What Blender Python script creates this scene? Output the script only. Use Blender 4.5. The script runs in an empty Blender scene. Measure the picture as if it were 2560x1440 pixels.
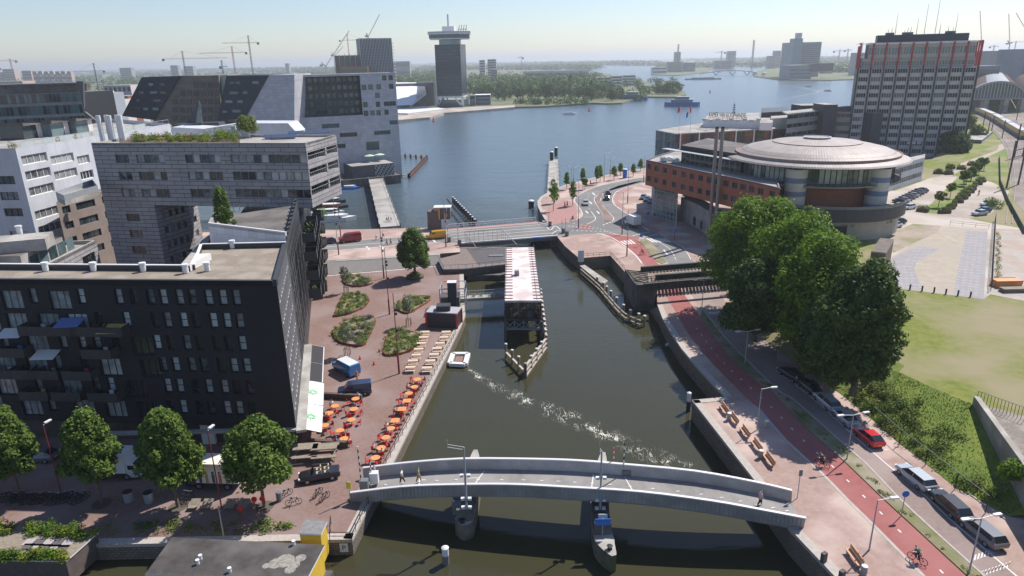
import bpy,math,random
from math import sin,cos,pi,radians,atan,atan2,hypot,sqrt,tan,degrees
from mathutils import Vector,Matrix
random.seed(7)
sc=bpy.context.scene
C=sc.collection
FPX=24/36*2560
PIT=atan(569.7/FPX)
ROLL=radians(1.2)
CZ=46.0
cd=bpy.data.cameras.new('camera');cam=bpy.data.objects.new('camera',cd);C.objects.link(cam)
cd.lens=24;cd.sensor_width=36;cd.clip_start=0.5;cd.clip_end=40000
_f=Vector((0,cos(PIT),-sin(PIT)));_r=Vector((1,0,0));_u=_r.cross(_f)
_c,_s=cos(ROLL),sin(ROLL)
_r2=_r*_c-_u*_s;_u2=_r*_s+_u*_c
cam.matrix_world=Matrix(((_r2.x,_u2.x,-_f.x,0),(_r2.y,_u2.y,-_f.y,0),(_r2.z,_u2.z,-_f.z,CZ),(0,0,0,1)))
sc.camera=cam
SUN_EL,SUN_AZ=radians(50),radians(40)
w=bpy.data.worlds.new('World');sc.world=w;w.use_nodes=True
nt=w.node_tree;bg=nt.nodes['Background']
sky=nt.nodes.new('ShaderNodeTexSky');sky.sky_type='NISHITA';sky.sun_disc=False
sky.sun_elevation=SUN_EL;sky.sun_rotation=pi/2-SUN_AZ
sky.air_density=1.0;sky.dust_density=0.35;sky.ozone_density=3.0
_mx=nt.nodes.new('ShaderNodeMix');_mx.data_type='RGBA';_mx.blend_type='MULTIPLY';_mx.inputs[0].default_value=1;_mx.inputs[7].default_value=(1.0,.99,1.05,1)
nt.links.new(sky.outputs[0],_mx.inputs[6]);nt.links.new(_mx.outputs[2],bg.inputs[0]);bg.inputs[1].default_value=0.09
sl=bpy.data.lights.new('sun','SUN');sl.energy=4.6;sl.angle=radians(0.5);sl.color=(1,0.95,0.88)
so=bpy.data.objects.new('sun',sl);C.objects.link(so)
_sd=Vector((cos(SUN_EL)*cos(SUN_AZ),cos(SUN_EL)*sin(SUN_AZ),sin(SUN_EL)))
so.rotation_euler=_sd.to_track_quat('Z','Y').to_euler()
sc.view_settings.view_transform='Standard';sc.view_settings.look='None'
sc.view_settings.exposure=0.5;sc.view_settings.gamma=1
sc.cycles.max_bounces=5;sc.cycles.diffuse_bounces=2;sc.cycles.glossy_bounces=3
sc.cycles.transmission_bounces=2;sc.cycles.transparent_max_bounces=6;sc.cycles.volume_bounces=0
def ray(px,py):
 u=(px-1280)/FPX;v=(py-720)/FPX
 a=u*_c-v*_s;b=u*_s+v*_c
 return(a,cos(PIT)-b*sin(PIT),-sin(PIT)-b*cos(PIT))
def P(px,py,z=1.8):
 x,y,q=ray(px,py);t=(z-CZ)/q
 return(x*t,y*t)
def PS(l,z):return[P(a,b,z)for a,b in l]
def proj(x,y,z):
 z-=CZ;Z=y*cos(PIT)-z*sin(PIT);b=(-y*sin(PIT)-z*cos(PIT))/Z;a=x/Z
 return(1280+(a*_c+b*_s)*FPX,720+(-a*_s+b*_c)*FPX)
def HT(p,py,z0):
 "height above z0 at plan point p that reaches photo row py"
 lo,hi=0,300
 for i in range(40):
  m=(lo+hi)/2
  if proj(p[0],p[1],z0+m)[1]>py:lo=m
  else:hi=m
 return m
def lerp(a,b,t):return tuple(x+(y-x)*t for x,y in zip(a,b))
ZW,ZL,ZR,ZP=0.0,1.8,2.8,6.0
MATS={}
def mat(n,c,c2=None,s=1.0,r=0.85,bump=0.0,met=0.0,spec=0.4,emit=None,s2=None,c3=None,alpha=None,coat=0,det=4,bs=None):
 if n in MATS:return MATS[n]
 m=bpy.data.materials.new(n);m.use_nodes=True;t=m.node_tree;N=t.nodes;L=t.links
 b=N['Principled BSDF'];b.inputs['Roughness'].default_value=r;b.inputs['Metallic'].default_value=met
 b.inputs['Specular IOR Level'].default_value=spec;b.inputs['Base Color'].default_value=(*c,1)
 if coat:b.inputs['Coat Weight'].default_value=coat;b.inputs['Coat Roughness'].default_value=.08
 if c2:
  g=N.new('ShaderNodeNewGeometry');x=N.new('ShaderNodeTexNoise');x.inputs['Scale'].default_value=s;x.inputs['Detail'].default_value=det
  x.inputs['Roughness'].default_value=.65
  rp=N.new('ShaderNodeValToRGB');rp.color_ramp.elements[0].position=.35;rp.color_ramp.elements[1].position=.65
  rp.color_ramp.elements[0].color=(*c,1);rp.color_ramp.elements[1].color=(*c2,1)
  L.new(g.outputs['Position'],x.inputs['Vector']);L.new(x.outputs[0],rp.inputs[0]);out=rp.outputs[0]
  if c3:
   x2=N.new('ShaderNodeTexNoise');x2.inputs['Scale'].default_value=s2 or s*.12;x2.inputs['Detail'].default_value=5
   L.new(g.outputs['Position'],x2.inputs['Vector'])
   r2=N.new('ShaderNodeValToRGB');r2.color_ramp.elements[0].position=.45;r2.color_ramp.elements[1].position=.62
   r2.color_ramp.elements[0].color=(0,0,0,1);r2.color_ramp.elements[1].color=(1,1,1,1)
   L.new(x2.outputs[0],r2.inputs[0]);mx=N.new('ShaderNodeMix');mx.data_type='RGBA'
   L.new(r2.outputs[0],mx.inputs[0]);L.new(out,mx.inputs[6]);mx.inputs[7].default_value=(*c3,1);out=mx.outputs[2]
  L.new(out,b.inputs['Base Color'])
  if bump:
   x3=N.new('ShaderNodeTexNoise');x3.inputs['Scale'].default_value=bs or s*3;x3.inputs['Detail'].default_value=3
   L.new(g.outputs['Position'],x3.inputs['Vector'])
   bp=N.new('ShaderNodeBump');bp.inputs['Strength'].default_value=bump;bp.inputs['Distance'].default_value=.1
   L.new(x3.outputs[0],bp.inputs['Height']);L.new(bp.outputs[0],b.inputs['Normal'])
 if emit:b.inputs['Emission Color'].default_value=(*emit[0],1);b.inputs['Emission Strength'].default_value=emit[1]
 MATS[n]=m;return m
def brickmat(n,c1,c2,mortar,bw,bh,ms=.02,r=.8,off=.5,bias=0.0,noise=.0,met=0,spec=.3):
 "UV in metres: courses or cladding panels"
 if n in MATS:return MATS[n]
 m=bpy.data.materials.new(n);m.use_nodes=True;t=m.node_tree;N=t.nodes;L=t.links
 b=N['Principled BSDF'];b.inputs['Roughness'].default_value=r;b.inputs['Metallic'].default_value=met;b.inputs['Specular IOR Level'].default_value=spec
 uv=N.new('ShaderNodeTexCoord');k=N.new('ShaderNodeTexBrick');k.offset=off
 for i,q in((1,c1),(2,c2),(3,mortar)):k.inputs[i].default_value=(*q,1)
 k.inputs['Scale'].default_value=1;k.inputs['Mortar Size'].default_value=ms;k.inputs['Brick Width'].default_value=bw;k.inputs['Row Height'].default_value=bh
 k.inputs['Bias'].default_value=bias;k.inputs['Mortar Smooth'].default_value=.1
 L.new(uv.outputs['UV'],k.inputs['Vector']);out=k.outputs[0]
 g=N.new('ShaderNodeNewGeometry');x=N.new('ShaderNodeTexNoise');x.inputs['Scale'].default_value=.35;x.inputs['Detail'].default_value=6;L.new(g.outputs['Position'],x.inputs['Vector'])
 mp=N.new('ShaderNodeMapRange');mp.inputs[3].default_value=.78;mp.inputs[4].default_value=1.2;L.new(x.outputs[0],mp.inputs[0])
 mx=N.new('ShaderNodeMix');mx.data_type='RGBA';mx.blend_type='MULTIPLY';mx.inputs[0].default_value=1
 L.new(out,mx.inputs[6]);L.new(mp.outputs[0],mx.inputs[7]);L.new(mx.outputs[2],b.inputs['Base Color'])
 MATS[n]=m;return m
def glassmat(n,dark,light,r=.12,p=.7,spec=.8,met=0):
 "window glass seen from outside: dark room or pale blind, chosen per window"
 if n in MATS:return MATS[n]
 m=bpy.data.materials.new(n);m.use_nodes=True;t=m.node_tree;N=t.nodes;L=t.links
 b=N['Principled BSDF'];b.inputs['Roughness'].default_value=r;b.inputs['Specular IOR Level'].default_value=spec;b.inputs['Metallic'].default_value=met
 o=N.new('ShaderNodeObjectInfo');g=N.new('ShaderNodeNewGeometry')
 x=N.new('ShaderNodeTexNoise');x.inputs['Scale'].default_value=.9;x.inputs['Detail'].default_value=2;L.new(g.outputs['Position'],x.inputs['Vector'])
 a=N.new('ShaderNodeMath');a.operation='MULTIPLY_ADD';a.inputs[1].default_value=.55;L.new(x.outputs[0],a.inputs[0]);L.new(o.outputs['Random'],a.inputs[2])
 rp=N.new('ShaderNodeValToRGB');e=rp.color_ramp.elements;e[0].position=p;e[0].color=(*dark,1);e[1].position=min(1,p+.45);e[1].color=(*light,1)
 sc2=N.new('ShaderNodeMath');sc2.operation='MULTIPLY';sc2.inputs[1].default_value=.8;L.new(a.outputs[0],sc2.inputs[0])
 L.new(sc2.outputs[0],rp.inputs[0]);L.new(rp.outputs[0],b.inputs['Base Color'])
 MATS[n]=m;return m
def leafmat(n,c1,c2,tr=.25):
 if n in MATS:return MATS[n]
 m=bpy.data.materials.new(n);m.use_nodes=True;t=m.node_tree;N=t.nodes;L=t.links
 b=N['Principled BSDF'];b.inputs['Roughness'].default_value=.6;b.inputs['Specular IOR Level'].default_value=.15
 g=N.new('ShaderNodeNewGeometry');x=N.new('ShaderNodeTexNoise');x.inputs['Scale'].default_value=.5;x.inputs['Detail'].default_value=5;L.new(g.outputs['Position'],x.inputs['Vector'])
 ri=N.new('ShaderNodeMath');ri.operation='MULTIPLY_ADD';ri.inputs[1].default_value=.35;L.new(g.outputs['Random Per Island'],ri.inputs[0]);L.new(x.outputs[0],ri.inputs[2])
 rp=N.new('ShaderNodeValToRGB');e=rp.color_ramp.elements;e[0].position=.4;e[0].color=(*c1,1);e[1].position=.95;e[1].color=(*c2,1)
 L.new(ri.outputs[0],rp.inputs[0]);L.new(rp.outputs[0],b.inputs['Base Color'])
 tl=N.new('ShaderNodeBsdfTranslucent');L.new(rp.outputs[0],tl.inputs[0]);ms=N.new('ShaderNodeMixShader');ms.inputs[0].default_value=tr
 L.new(b.outputs[0],ms.inputs[1]);L.new(tl.outputs[0],ms.inputs[2]);L.new(ms.outputs[0],N['Material Output'].inputs[0])
 MATS[n]=m;return m
class MB:
 def __init__(s):s.v=[];s.f=[];s.m=[];s.uv=[]
 def face(s,pts,mi=0,uv=None):
  n=len(s.v);s.v+=[tuple(p)for p in pts];s.f.append(tuple(range(n,n+len(pts))));s.m.append(mi)
  s.uv+=uv if uv else[(p[0],p[1])for p in pts]
 def box(s,c,d,rz=0.0,mi=0,tilt=None):
  x,y,z=d[0]/2,d[1]/2,d[2]/2;ca,sa=cos(rz),sin(rz)
  R=Matrix.Rotation(rz,3,'Z')
  if tilt:R=R@Matrix.Rotation(tilt[0],3,'X')@Matrix.Rotation(tilt[1],3,'Y')
  q=[Vector(c)+R@Vector((i*x,j*y,k*z))for k in(-1,1)for i,j in((-1,-1),(1,-1),(1,1),(-1,1))]
  for a in((0,3,2,1),(4,5,6,7),(0,1,5,4),(1,2,6,5),(2,3,7,6),(3,0,4,7)):
   p=[q[i]for i in a];e1=(p[1]-p[0]).length;e2=(p[2]-p[1]).length
   s.face(p,mi,[(0,0),(e1,0),(e1,e2),(0,e2)])
  return s
 def bar(s,a,b,w,h=None,mi=0):
  "square bar from a to b"
  a=Vector(a);b=Vector(b);d=b-a;L=d.length
  if L<1e-6:return s
  d/=L;up=Vector((0,0,1))if abs(d.z)<.95 else Vector((1,0,0))
  x=d.cross(up).normalized()*w/2;y=x.cross(d).normalized()*(h or w)/2
  q=[a-x-y,a+x-y,a+x+y,a-x+y,b-x-y,b+x-y,b+x+y,b-x+y]
  for k in((0,1,2,3),(7,6,5,4),(0,4,5,1),(1,5,6,2),(2,6,7,3),(3,7,4,0)):s.face([q[i]for i in k],mi)
  return s
 def tube(s,a,b,r0,r1=None,n=8,mi=0,cap=True):
  a=Vector(a);b=Vector(b);r1=r0 if r1 is None else r1;d=(b-a)
  if d.length<1e-6:return s
  d.normalize();up=Vector((0,0,1))if abs(d.z)<.95 else Vector((1,0,0));x=d.cross(up).normalized();y=x.cross(d)
  A=[a+(x*cos(2*pi*i/n)+y*sin(2*pi*i/n))*r0 for i in range(n)]
  B=[b+(x*cos(2*pi*i/n)+y*sin(2*pi*i/n))*r1 for i in range(n)]
  for i in range(n):j=(i+1)%n;s.face([A[j],A[i],B[i],B[j]],mi)
  if cap:s.face(A,mi);s.face(B[::-1],mi)
  return s
 def lathe(s,c,prof,n=16,mi=0,a0=0,a1=2*pi):
  c=Vector(c);R=[[c+Vector((r*cos(a0+(a1-a0)*i/n),r*sin(a0+(a1-a0)*i/n),z))for i in range(n+1)]for r,z in prof]
  for k in range(len(prof)-1):
   for i in range(n):
    p=[R[k][i],R[k][i+1],R[k+1][i+1],R[k+1][i]]
    ar=a1-a0;r_=max(prof[k][0],prof[k+1][0])
    s.face(p,mi,[(ar*i/n*r_,prof[k][1]),(ar*(i+1)/n*r_,prof[k][1]),(ar*(i+1)/n*r_,prof[k+1][1]),(ar*i/n*r_,prof[k+1][1])])
  return s
 def prism(s,poly,z0,z1,side=0,top=0,bottom=True):
  "poly counter-clockwise in plan; z1 may be a list"
  n=len(poly);zt=z1 if isinstance(z1,(list,tuple))else[z1]*n;u=0
  ar=sum(poly[i][0]*poly[(i+1)%n][1]-poly[(i+1)%n][0]*poly[i][1]for i in range(n))
  if ar<0:poly=poly[::-1];zt=list(zt)[::-1]
  for i in range(n):
   j=(i+1)%n;a,b=poly[i],poly[j];L=hypot(b[0]-a[0],b[1]-a[1])
   s.face([(*a,z0),(*b,z0),(*b,zt[j]),(*a,zt[i])],side,[(u,z0),(u+L,z0),(u+L,zt[j]),(u,zt[i])]);u+=L
  s.face([(*p,z)for p,z in zip(poly,zt)],top)
  if bottom:s.face([(*p,z0)for p in poly[::-1]],side)
  return s
 def wall(s,O,U,V,N,w,h,rects,depth=.3,mi=0,rmi=None):
  "plane wall with real openings; rects = (u,v,w,h)"
  us=sorted({0,w}|{round(r[0],3)for r in rects}|{round(r[0]+r[2],3)for r in rects});vs=sorted({0,h}|{round(r[1],3)for r in rects}|{round(r[1]+r[3],3)for r in rects})
  us=[x for x in us if 0<=x<=w];vs=[x for x in vs if 0<=x<=h]
  p=lambda u,v,d=0:O+U*u+V*v-N*d
  rects=[(round(a,3),round(b,3),c,e)for a,b,c,e in rects]
  for j in range(len(vs)-1):
   vm=(vs[j]+vs[j+1])/2;run=None;rr=[r for r in rects if r[1]<vm<r[1]+r[3]]
   def flush(u0,u1):s.face([p(u0,vs[j]),p(u1,vs[j]),p(u1,vs[j+1]),p(u0,vs[j+1])],mi,[(u0,vs[j]),(u1,vs[j]),(u1,vs[j+1]),(u0,vs[j+1])])
   for i in range(len(us)-1):
    um=(us[i]+us[i+1])/2;hole=any(r[0]<um<r[0]+r[2]for r in rr)
    if not hole and run is None:run=us[i]
    if hole and run is not None:flush(run,us[i]);run=None
   if run is not None:flush(run,us[-1])
  q=mi if rmi is None else rmi
  for a,b,c,e in rects:
   for(x0,y0),(x1,y1)in(((a,b),(a+c,b)),((a+c,b),(a+c,b+e)),((a+c,b+e),(a,b+e)),((a,b+e),(a,b))):
    s.face([p(x0,y0),p(x0,y0,depth),p(x1,y1,depth),p(x1,y1)],q,[(x0,y0),(x0+.3,y0),(x1+.3,y1),(x1,y1)])
  return s
 def mesh(s,name,mats):
  me=bpy.data.meshes.new(name);me.from_pydata(s.v,[],s.f)
  for m in(mats if isinstance(mats,(list,tuple))else[mats]):me.materials.append(m)
  me.polygons.foreach_set('material_index',s.m)
  l=me.uv_layers.new(name='UVMap');l.data.foreach_set('uv',[c for t in s.uv for c in t])
  me.update();return me
 def build(s,name,mats,parent=None,world=True,loc=None,rz=0,smooth=False):
  "world=True: coordinates are world ones; the parent has no rotation then"
  if parent is not None and world:
   o=parent.get('_o')or(0,0,0);s.v=[(x-o[0],y-o[1],z-o[2])for x,y,z in s.v]
  elif parent is None and world and s.v:
   n=len(s.v);o=(sum(p[0]for p in s.v)/n,sum(p[1]for p in s.v)/n,min(p[2]for p in s.v));s.v=[(x-o[0],y-o[1],z-o[2])for x,y,z in s.v];loc=o
  me=s.mesh(name,mats)
  if smooth:me.polygons.foreach_set('use_smooth',[True]*len(me.polygons))
  ob=bpy.data.objects.new(name,me);C.objects.link(ob)
  if loc:ob.location=loc
  ob.rotation_euler.z=rz
  if parent is not None:
   ob.parent=parent
   if world:ob['_o']=parent.get('_o')or(0,0,0)
  return ob
def tag(o,label=None,cat=None,group=None,kind=None):
 if label:o['label']=label
 if cat:o['category']=cat
 if group:o['group']=group
 if kind:o['kind']=kind
 return o
def thing(name,label,cat,loc=(0,0,0),rz=0,group=None):
 o=bpy.data.objects.new(name,None);C.objects.link(o);o.location=loc;o.rotation_euler.z=rz;o.empty_display_size=.5
 o['_o']=tuple(loc);return tag(o,label,cat,group)
KIDS={}
def dup(root,loc,rz=0,label=None,group=None,s=None,recolor=None):
 def cp(o,par):
  c=o.copy();C.objects.link(c)
  if par is not None:c.parent=par
  for ch in o.children:cp(ch,c)
  return c
 r=cp(root,None);r.location=loc;r.rotation_euler=(0,0,rz)
 if s:r.scale=s if isinstance(s,tuple)else(s,s,s)
 if label:r['label']=label
 if group:r['group']=group
 return r
def repaint(root,old,new):
 "give a copied thing its own paint"
 for ch in root.children_recursive:
  if ch.type=='MESH' and any(x.name==old for x in ch.data.materials):
   me=ch.data.copy();ch.data=me
   for i,x in enumerate(me.materials):
    if x.name==old:me.materials[i]=new
def sheet(name,pts,z,m,kind='structure',thick=0,label=None,cat=None):
 mb=MB();
 if thick:mb.prism(pts,z-thick,z)
 else:
  n=len(pts);ar=sum(pts[i][0]*pts[(i+1)%n][1]-pts[(i+1)%n][0]*pts[i][1]for i in range(n))
  mb.face([(*p,z)for p in(pts if ar>0 else pts[::-1])])
 o=mb.build(name,m);tag(o,label,cat,kind=kind);return o
def strip(mb,pts,w,z,mi=0,h=0):
 "ribbon along a polyline"
 for i in range(len(pts)-1):
  a,b=Vector(pts[i]),Vector(pts[i+1]);d=b-a
  if d.length<1e-6:continue
  n=Vector((-d.y,d.x)).normalized()*w/2
  q=[a-n,b-n,b+n,a+n]
  if h:mb.prism([tuple(p)for p in q],z,z+h,mi,mi)
  else:mb.face([(p.x,p.y,z)for p in q],mi)
def dashes(mb,pts,w,z,on,off,mi=0):
 t=0
 for i in range(len(pts)-1):
  a,b=Vector(pts[i]),Vector(pts[i+1]);L=(b-a).length;d=(b-a)/L;x=-t
  while x<L:
   s0,s1=max(x,0),min(x+on,L)
   if s1>s0:strip(mb,[tuple(a+d*s0),tuple(a+d*s1)],w,z,mi)
   x+=on+off
  t=L-(x-on-off)
def curve(pts,n=4):
 "smooth polyline through points"
 out=[];m=len(pts)
 for i in range(m-1):
  p0,p1,p2,p3=(Vector(pts[max(i-1,0)]),Vector(pts[i]),Vector(pts[i+1]),Vector(pts[min(i+2,m-1)]))
  for k in range(n):
   t=k/n;out.append(tuple(.5*((2*p1)+(p2-p0)*t+(2*p0-5*p1+4*p2-p3)*t*t+(3*p1-p0-3*p2+p3)*t**3)))
 out.append(tuple(pts[-1]));return out
def text(s,size,M4,m,parent=None,name='lettering',ext=.01,align='CENTER',rel=None):
 cu=bpy.data.curves.new(name,'FONT');cu.body=s;cu.size=size;cu.extrude=ext;cu.align_x=align;cu.align_y='CENTER'
 t=bpy.data.objects.new(name,cu);C.objects.link(t)
 me=bpy.data.meshes.new_from_object(t);bpy.data.objects.remove(t);me.materials.clear();me.materials.append(m)
 o=bpy.data.objects.new(name,me);C.objects.link(o)
 if parent is not None:
  o.parent=parent
  if parent.get('_o')is not None and rel is None:M4=Matrix.Translation(-Vector(parent['_o']))@M4
 o.matrix_local=M4;return o
WCACHE={}
def window(parent,O,U,V,N,r,glass,frame,bars=1,hb=0,depth=.3,fw=.08,count=None):
 a,b,c,e=r;key=(round(c,2),round(e,2),bars,hb,fw,glass.name,frame.name)
 cnt=parent.get('_n',0);parent['_n']=cnt+1
 if cnt<96:
  if key not in WCACHE:
   mb=MB();mb.face([(0,0,-.02),(c,0,-.02),(c,e,-.02),(0,e,-.02)],0)
   def fr(x,y,w,h):mb.box((x+w/2,y+h/2,.02),(w,h,.07),0,1)
   fr(0,0,fw,e);fr(c-fw,0,fw,e);fr(fw,0,c-2*fw,fw);fr(fw,e-fw,c-2*fw,fw)
   for i in range(1,bars):fr(c*i/bars-fw/2,fw,fw,e-2*fw)
   for i in range(1,hb+1):fr(fw,e*i/(hb+1)-fw/2,c-2*fw,fw*.8)
   WCACHE[key]=mb.mesh('window',[glass,frame])
  o=bpy.data.objects.new('window',WCACHE[key]);C.objects.link(o);o.parent=parent
  p=O+U*a+V*b-N*depth-Vector(parent.get('_o')or(0,0,0))
  o.matrix_local=Matrix(((U.x,V.x,N.x,p.x),(U.y,V.y,N.y,p.y),(U.z,V.z,N.z,p.z),(0,0,0,1)))
 else:
  k=REST.setdefault(parent.name,(parent,{}))[1].setdefault((glass.name,frame.name),MB())
  q=lambda u,v,d:O+U*(a+u)+V*(b+v)-N*(depth-d)
  k.face([q(0,0,-.02),q(c,0,-.02),q(c,e,-.02),q(0,e,-.02)],0)
  for x0,x1,y0,y1 in[(0,fw,0,e),(c-fw,c,0,e),(fw,c-fw,0,fw),(fw,c-fw,e-fw,e)]+[(c*i/bars-fw/2,c*i/bars+fw/2,fw,e-fw)for i in range(1,bars)]:
   k.face([q(x0,y0,.03),q(x1,y0,.03),q(x1,y1,.03),q(x0,y1,.03)],1)
REST={}
def flush_rest():
 for n,(par,d)in REST.items():
  big=MB();ml=[]
  for(g,f),k in d.items():
   i0=len(ml);ml+=[MATS[g],MATS[f]]
   b0=len(big.v);big.v+=k.v;big.f+=[tuple(i+b0 for i in fc)for fc in k.f];big.m+=[x+i0 for x in k.m];big.uv+=k.uv
  big.build('remaining_windows',ml,par)['kind']='stuff'
def vframe(a,b,z0):
 "vertical facade frame, a left and b right as seen from outside"
 U=Vector((b[0]-a[0],b[1]-a[1],0));L=U.length;U/=L
 return Vector((a[0],a[1],z0)),U,Vector((0,0,1)),Vector((U.y,-U.x,0)),L
def facade(mb,parent,a,b,z0,z1,rects,glass,frame,bars=1,hb=0,depth=.3,mi=0,rmi=None,fw=.08):
 O,U,V,N,L=vframe(a,b,z0);rects=[r for r in rects if r[0]>=0 and r[0]+r[2]<=L+.01]
 mb.wall(O,U,V,N,L,z1-z0,[r[:4]for r in rects],depth,mi,rmi)
 for r in rects:window(parent,O,U,V,N,r[:4],glass,frame,r[4]if len(r)>4 else bars,hb,depth,fw)
def grid(L,n,w,rows,h,m=None,skip=()):
 "n columns over length L, rows = sill heights"
 pitch=L/n
 return[((i+.5)*pitch-w/2,v,w,h)for v in rows for i in range(n)if(i not in skip)]
def watermat():
 m=bpy.data.materials.new('water');m.use_nodes=True;t=m.node_tree;N=t.nodes;L=t.links;b=N['Principled BSDF']
 b.inputs['Roughness'].default_value=.05;b.inputs['IOR'].default_value=1.333;b.inputs['Specular IOR Level'].default_value=.5
 g=N.new('ShaderNodeNewGeometry');n0=N.new('ShaderNodeTexNoise');n0.inputs['Scale'].default_value=.012;n0.inputs['Detail'].default_value=4;L.new(g.outputs['Position'],n0.inputs['Vector'])
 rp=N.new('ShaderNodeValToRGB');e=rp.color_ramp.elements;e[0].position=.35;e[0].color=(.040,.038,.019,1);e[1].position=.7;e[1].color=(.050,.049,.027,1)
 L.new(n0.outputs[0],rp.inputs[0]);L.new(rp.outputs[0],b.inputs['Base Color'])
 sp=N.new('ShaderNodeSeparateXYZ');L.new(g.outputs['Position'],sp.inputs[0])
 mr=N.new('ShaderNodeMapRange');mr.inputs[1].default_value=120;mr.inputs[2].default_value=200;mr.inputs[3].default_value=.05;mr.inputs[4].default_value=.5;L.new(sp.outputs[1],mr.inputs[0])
 fb=N.new('ShaderNodeMix');fb.data_type='RGBA';fb.inputs[7].default_value=(.08,.115,.145,1);fm_=N.new('ShaderNodeMapRange');fm_.inputs[1].default_value=150;fm_.inputs[2].default_value=260;L.new(sp.outputs[1],fm_.inputs[0]);L.new(fm_.outputs[0],fb.inputs[0]);L.new(rp.outputs[0],fb.inputs[6]);L.new(fb.outputs[2],b.inputs['Base Color'])  # far water's base colour turned paler blue to stand in for sky sheen
 mp=N.new('ShaderNodeMapping');mp.inputs['Scale'].default_value=(1,1.9,1);mp.inputs['Rotation'].default_value=(0,0,.35);L.new(g.outputs['Position'],mp.inputs[0])
 n1=N.new('ShaderNodeTexNoise');n1.inputs['Scale'].default_value=.55;n1.inputs['Detail'].default_value=5;n1.inputs['Roughness'].default_value=.6;L.new(mp.outputs[0],n1.inputs['Vector'])
 n2=N.new('ShaderNodeTexNoise');n2.inputs['Scale'].default_value=.06;n2.inputs['Detail'].default_value=3;L.new(mp.outputs[0],n2.inputs['Vector'])
 ad=N.new('ShaderNodeMath');ad.operation='MULTIPLY_ADD';ad.inputs[1].default_value=3.0;L.new(n2.outputs[0],ad.inputs[0]);L.new(n1.outputs[0],ad.inputs[2])
 bp=N.new('ShaderNodeBump');bp.inputs['Distance'].default_value=.5;L.new(mr.outputs[0],bp.inputs['Strength']);L.new(ad.outputs[0],bp.inputs['Height']);L.new(bp.outputs[0],b.inputs['Normal'])
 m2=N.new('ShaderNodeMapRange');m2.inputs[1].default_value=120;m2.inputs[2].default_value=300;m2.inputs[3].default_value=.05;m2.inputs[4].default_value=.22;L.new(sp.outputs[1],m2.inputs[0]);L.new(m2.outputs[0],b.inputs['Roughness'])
 return m
WATER=watermat()
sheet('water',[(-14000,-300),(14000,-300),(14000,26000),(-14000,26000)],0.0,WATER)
PAVE=mat('plaza_clinker',(.18,.112,.092),(.235,.152,.13),2.2,.9,c3=(.25,.18,.165),s2=.13,det=6)
PAVE2=mat('street_clinker',(.29,.195,.165),(.36,.255,.22),1.6,.9,c3=(.47,.36,.315),s2=.14,det=6)
ROADB=mat('road_brick',(.215,.16,.145),(.26,.195,.175),2.5,.9,c3=(.30,.235,.215),s2=.15)
ASPH=mat('asphalt',(.145,.14,.138),(.185,.18,.175),1.4,.92,c3=(.21,.2,.195),s2=.12)
ASPHD=mat('dark_asphalt',(.10,.095,.095),(.135,.13,.128),1.4,.92)
BIKE=mat('red_asphalt',(.27,.085,.08),(.315,.11,.10),1.2,.9,c3=(.33,.13,.12),s2=.1)
BIKE2=mat('faded_red_asphalt',(.33,.17,.155),(.37,.21,.19),1.0,.9)
KERB=mat('kerb_stone',(.36,.32,.29),(.45,.40,.36),3,.9)
MARK=mat('road_paint',(.72,.69,.66),(.55,.52,.5),6,.7)
CONC=mat('concrete',(.33,.31,.285),(.42,.40,.37),.8,.9,c3=(.26,.245,.22),s2=.25)
CONCD=mat('dark_concrete',(.10,.095,.09),(.15,.14,.13),.7,.9,c3=(.07,.065,.06),s2=.3)
QUAY=brickmat('quay_masonry',(.16,.13,.105),(.23,.19,.155),(.09,.08,.065),.55,.28,.04)
GRASS=mat('short_grass',(.10,.155,.02),(.175,.215,.035),.35,.95,c3=(.25,.22,.115),s2=.05,det=8,bump=.4,bs=2)
FIELD=mat('field_grass',(.105,.145,.014),(.195,.195,.04),.8,.95,c3=(.25,.215,.125),s2=.055,det=9,bump=.4,bs=2)
DRY=mat('dry_verge',(.22,.19,.12),(.14,.16,.05),.5,.95,c3=(.30,.25,.19),s2=.2,bump=.4,bs=3)
GRAVEL=mat('gravel',(.17,.145,.125),(.24,.205,.18),4,.95,c3=(.29,.25,.22),s2=.5,bump=.5,bs=8)
SAND=mat('sandy_lot',(.34,.29,.23),(.40,.345,.28),.5,.92,c3=(.36,.31,.26),s2=.07)
LOT=mat('parking_paving',(.30,.255,.215),(.36,.31,.265),.9,.92,c3=(.47,.41,.36),s2=.06)
LOTG=mat('grey_paving',(.27,.255,.265),(.315,.295,.30),.6,.92)
FARG=mat('far_ground',(.10,.125,.055),(.16,.16,.09),.02,.95)
WALLC=mat('retaining_concrete',(.36,.33,.30),(.45,.42,.385),.5,.9,c3=(.29,.26,.23),s2=.3)
qe=PS([(880,1349),(929,1251),(980,1161),(1151,818),(1163,788),(1158,668)],ZL)
plaza=[(-190,qe[0][1])]+qe+[P(1150,600,ZL),(-190,190)]
sheet('plaza',plaza,ZL,PAVE)
mb=MB();cp=MB()
def quaywall(pts,z1,z0=-2,cop=.9,m=None):
 for a,b in zip(pts,pts[1:]):
  L=hypot(b[0]-a[0],b[1]-a[1]);mb.face([(*a,z0),(*b,z0),(*b,z1),(*a,z1)],0,[(0,z0),(L,z0),(L,z1),(0,z1)])
 if cop:
  for a,b in zip(pts,pts[1:]):
   A,B=Vector(a),Vector(b);d=(B-A).normalized();n=Vector((-d.y,d.x))*cop;o=Vector((d.y,-d.x))*.04
   cp.prism([tuple(A+o),tuple(B+o),tuple(B+n),tuple(A+n)],z1-.3,z1+.06)
quaywall([(-190,qe[0][1])]+qe,ZL)
tag(mb.build('quay_wall',QUAY),kind='structure');tag(cp.build('quay_coping',KERB),kind='structure')
rs=PS([(790,652),(1100,634),(1152,630)],ZR);st_b=PS([(790,690),(1100,664)],ZL)
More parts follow.
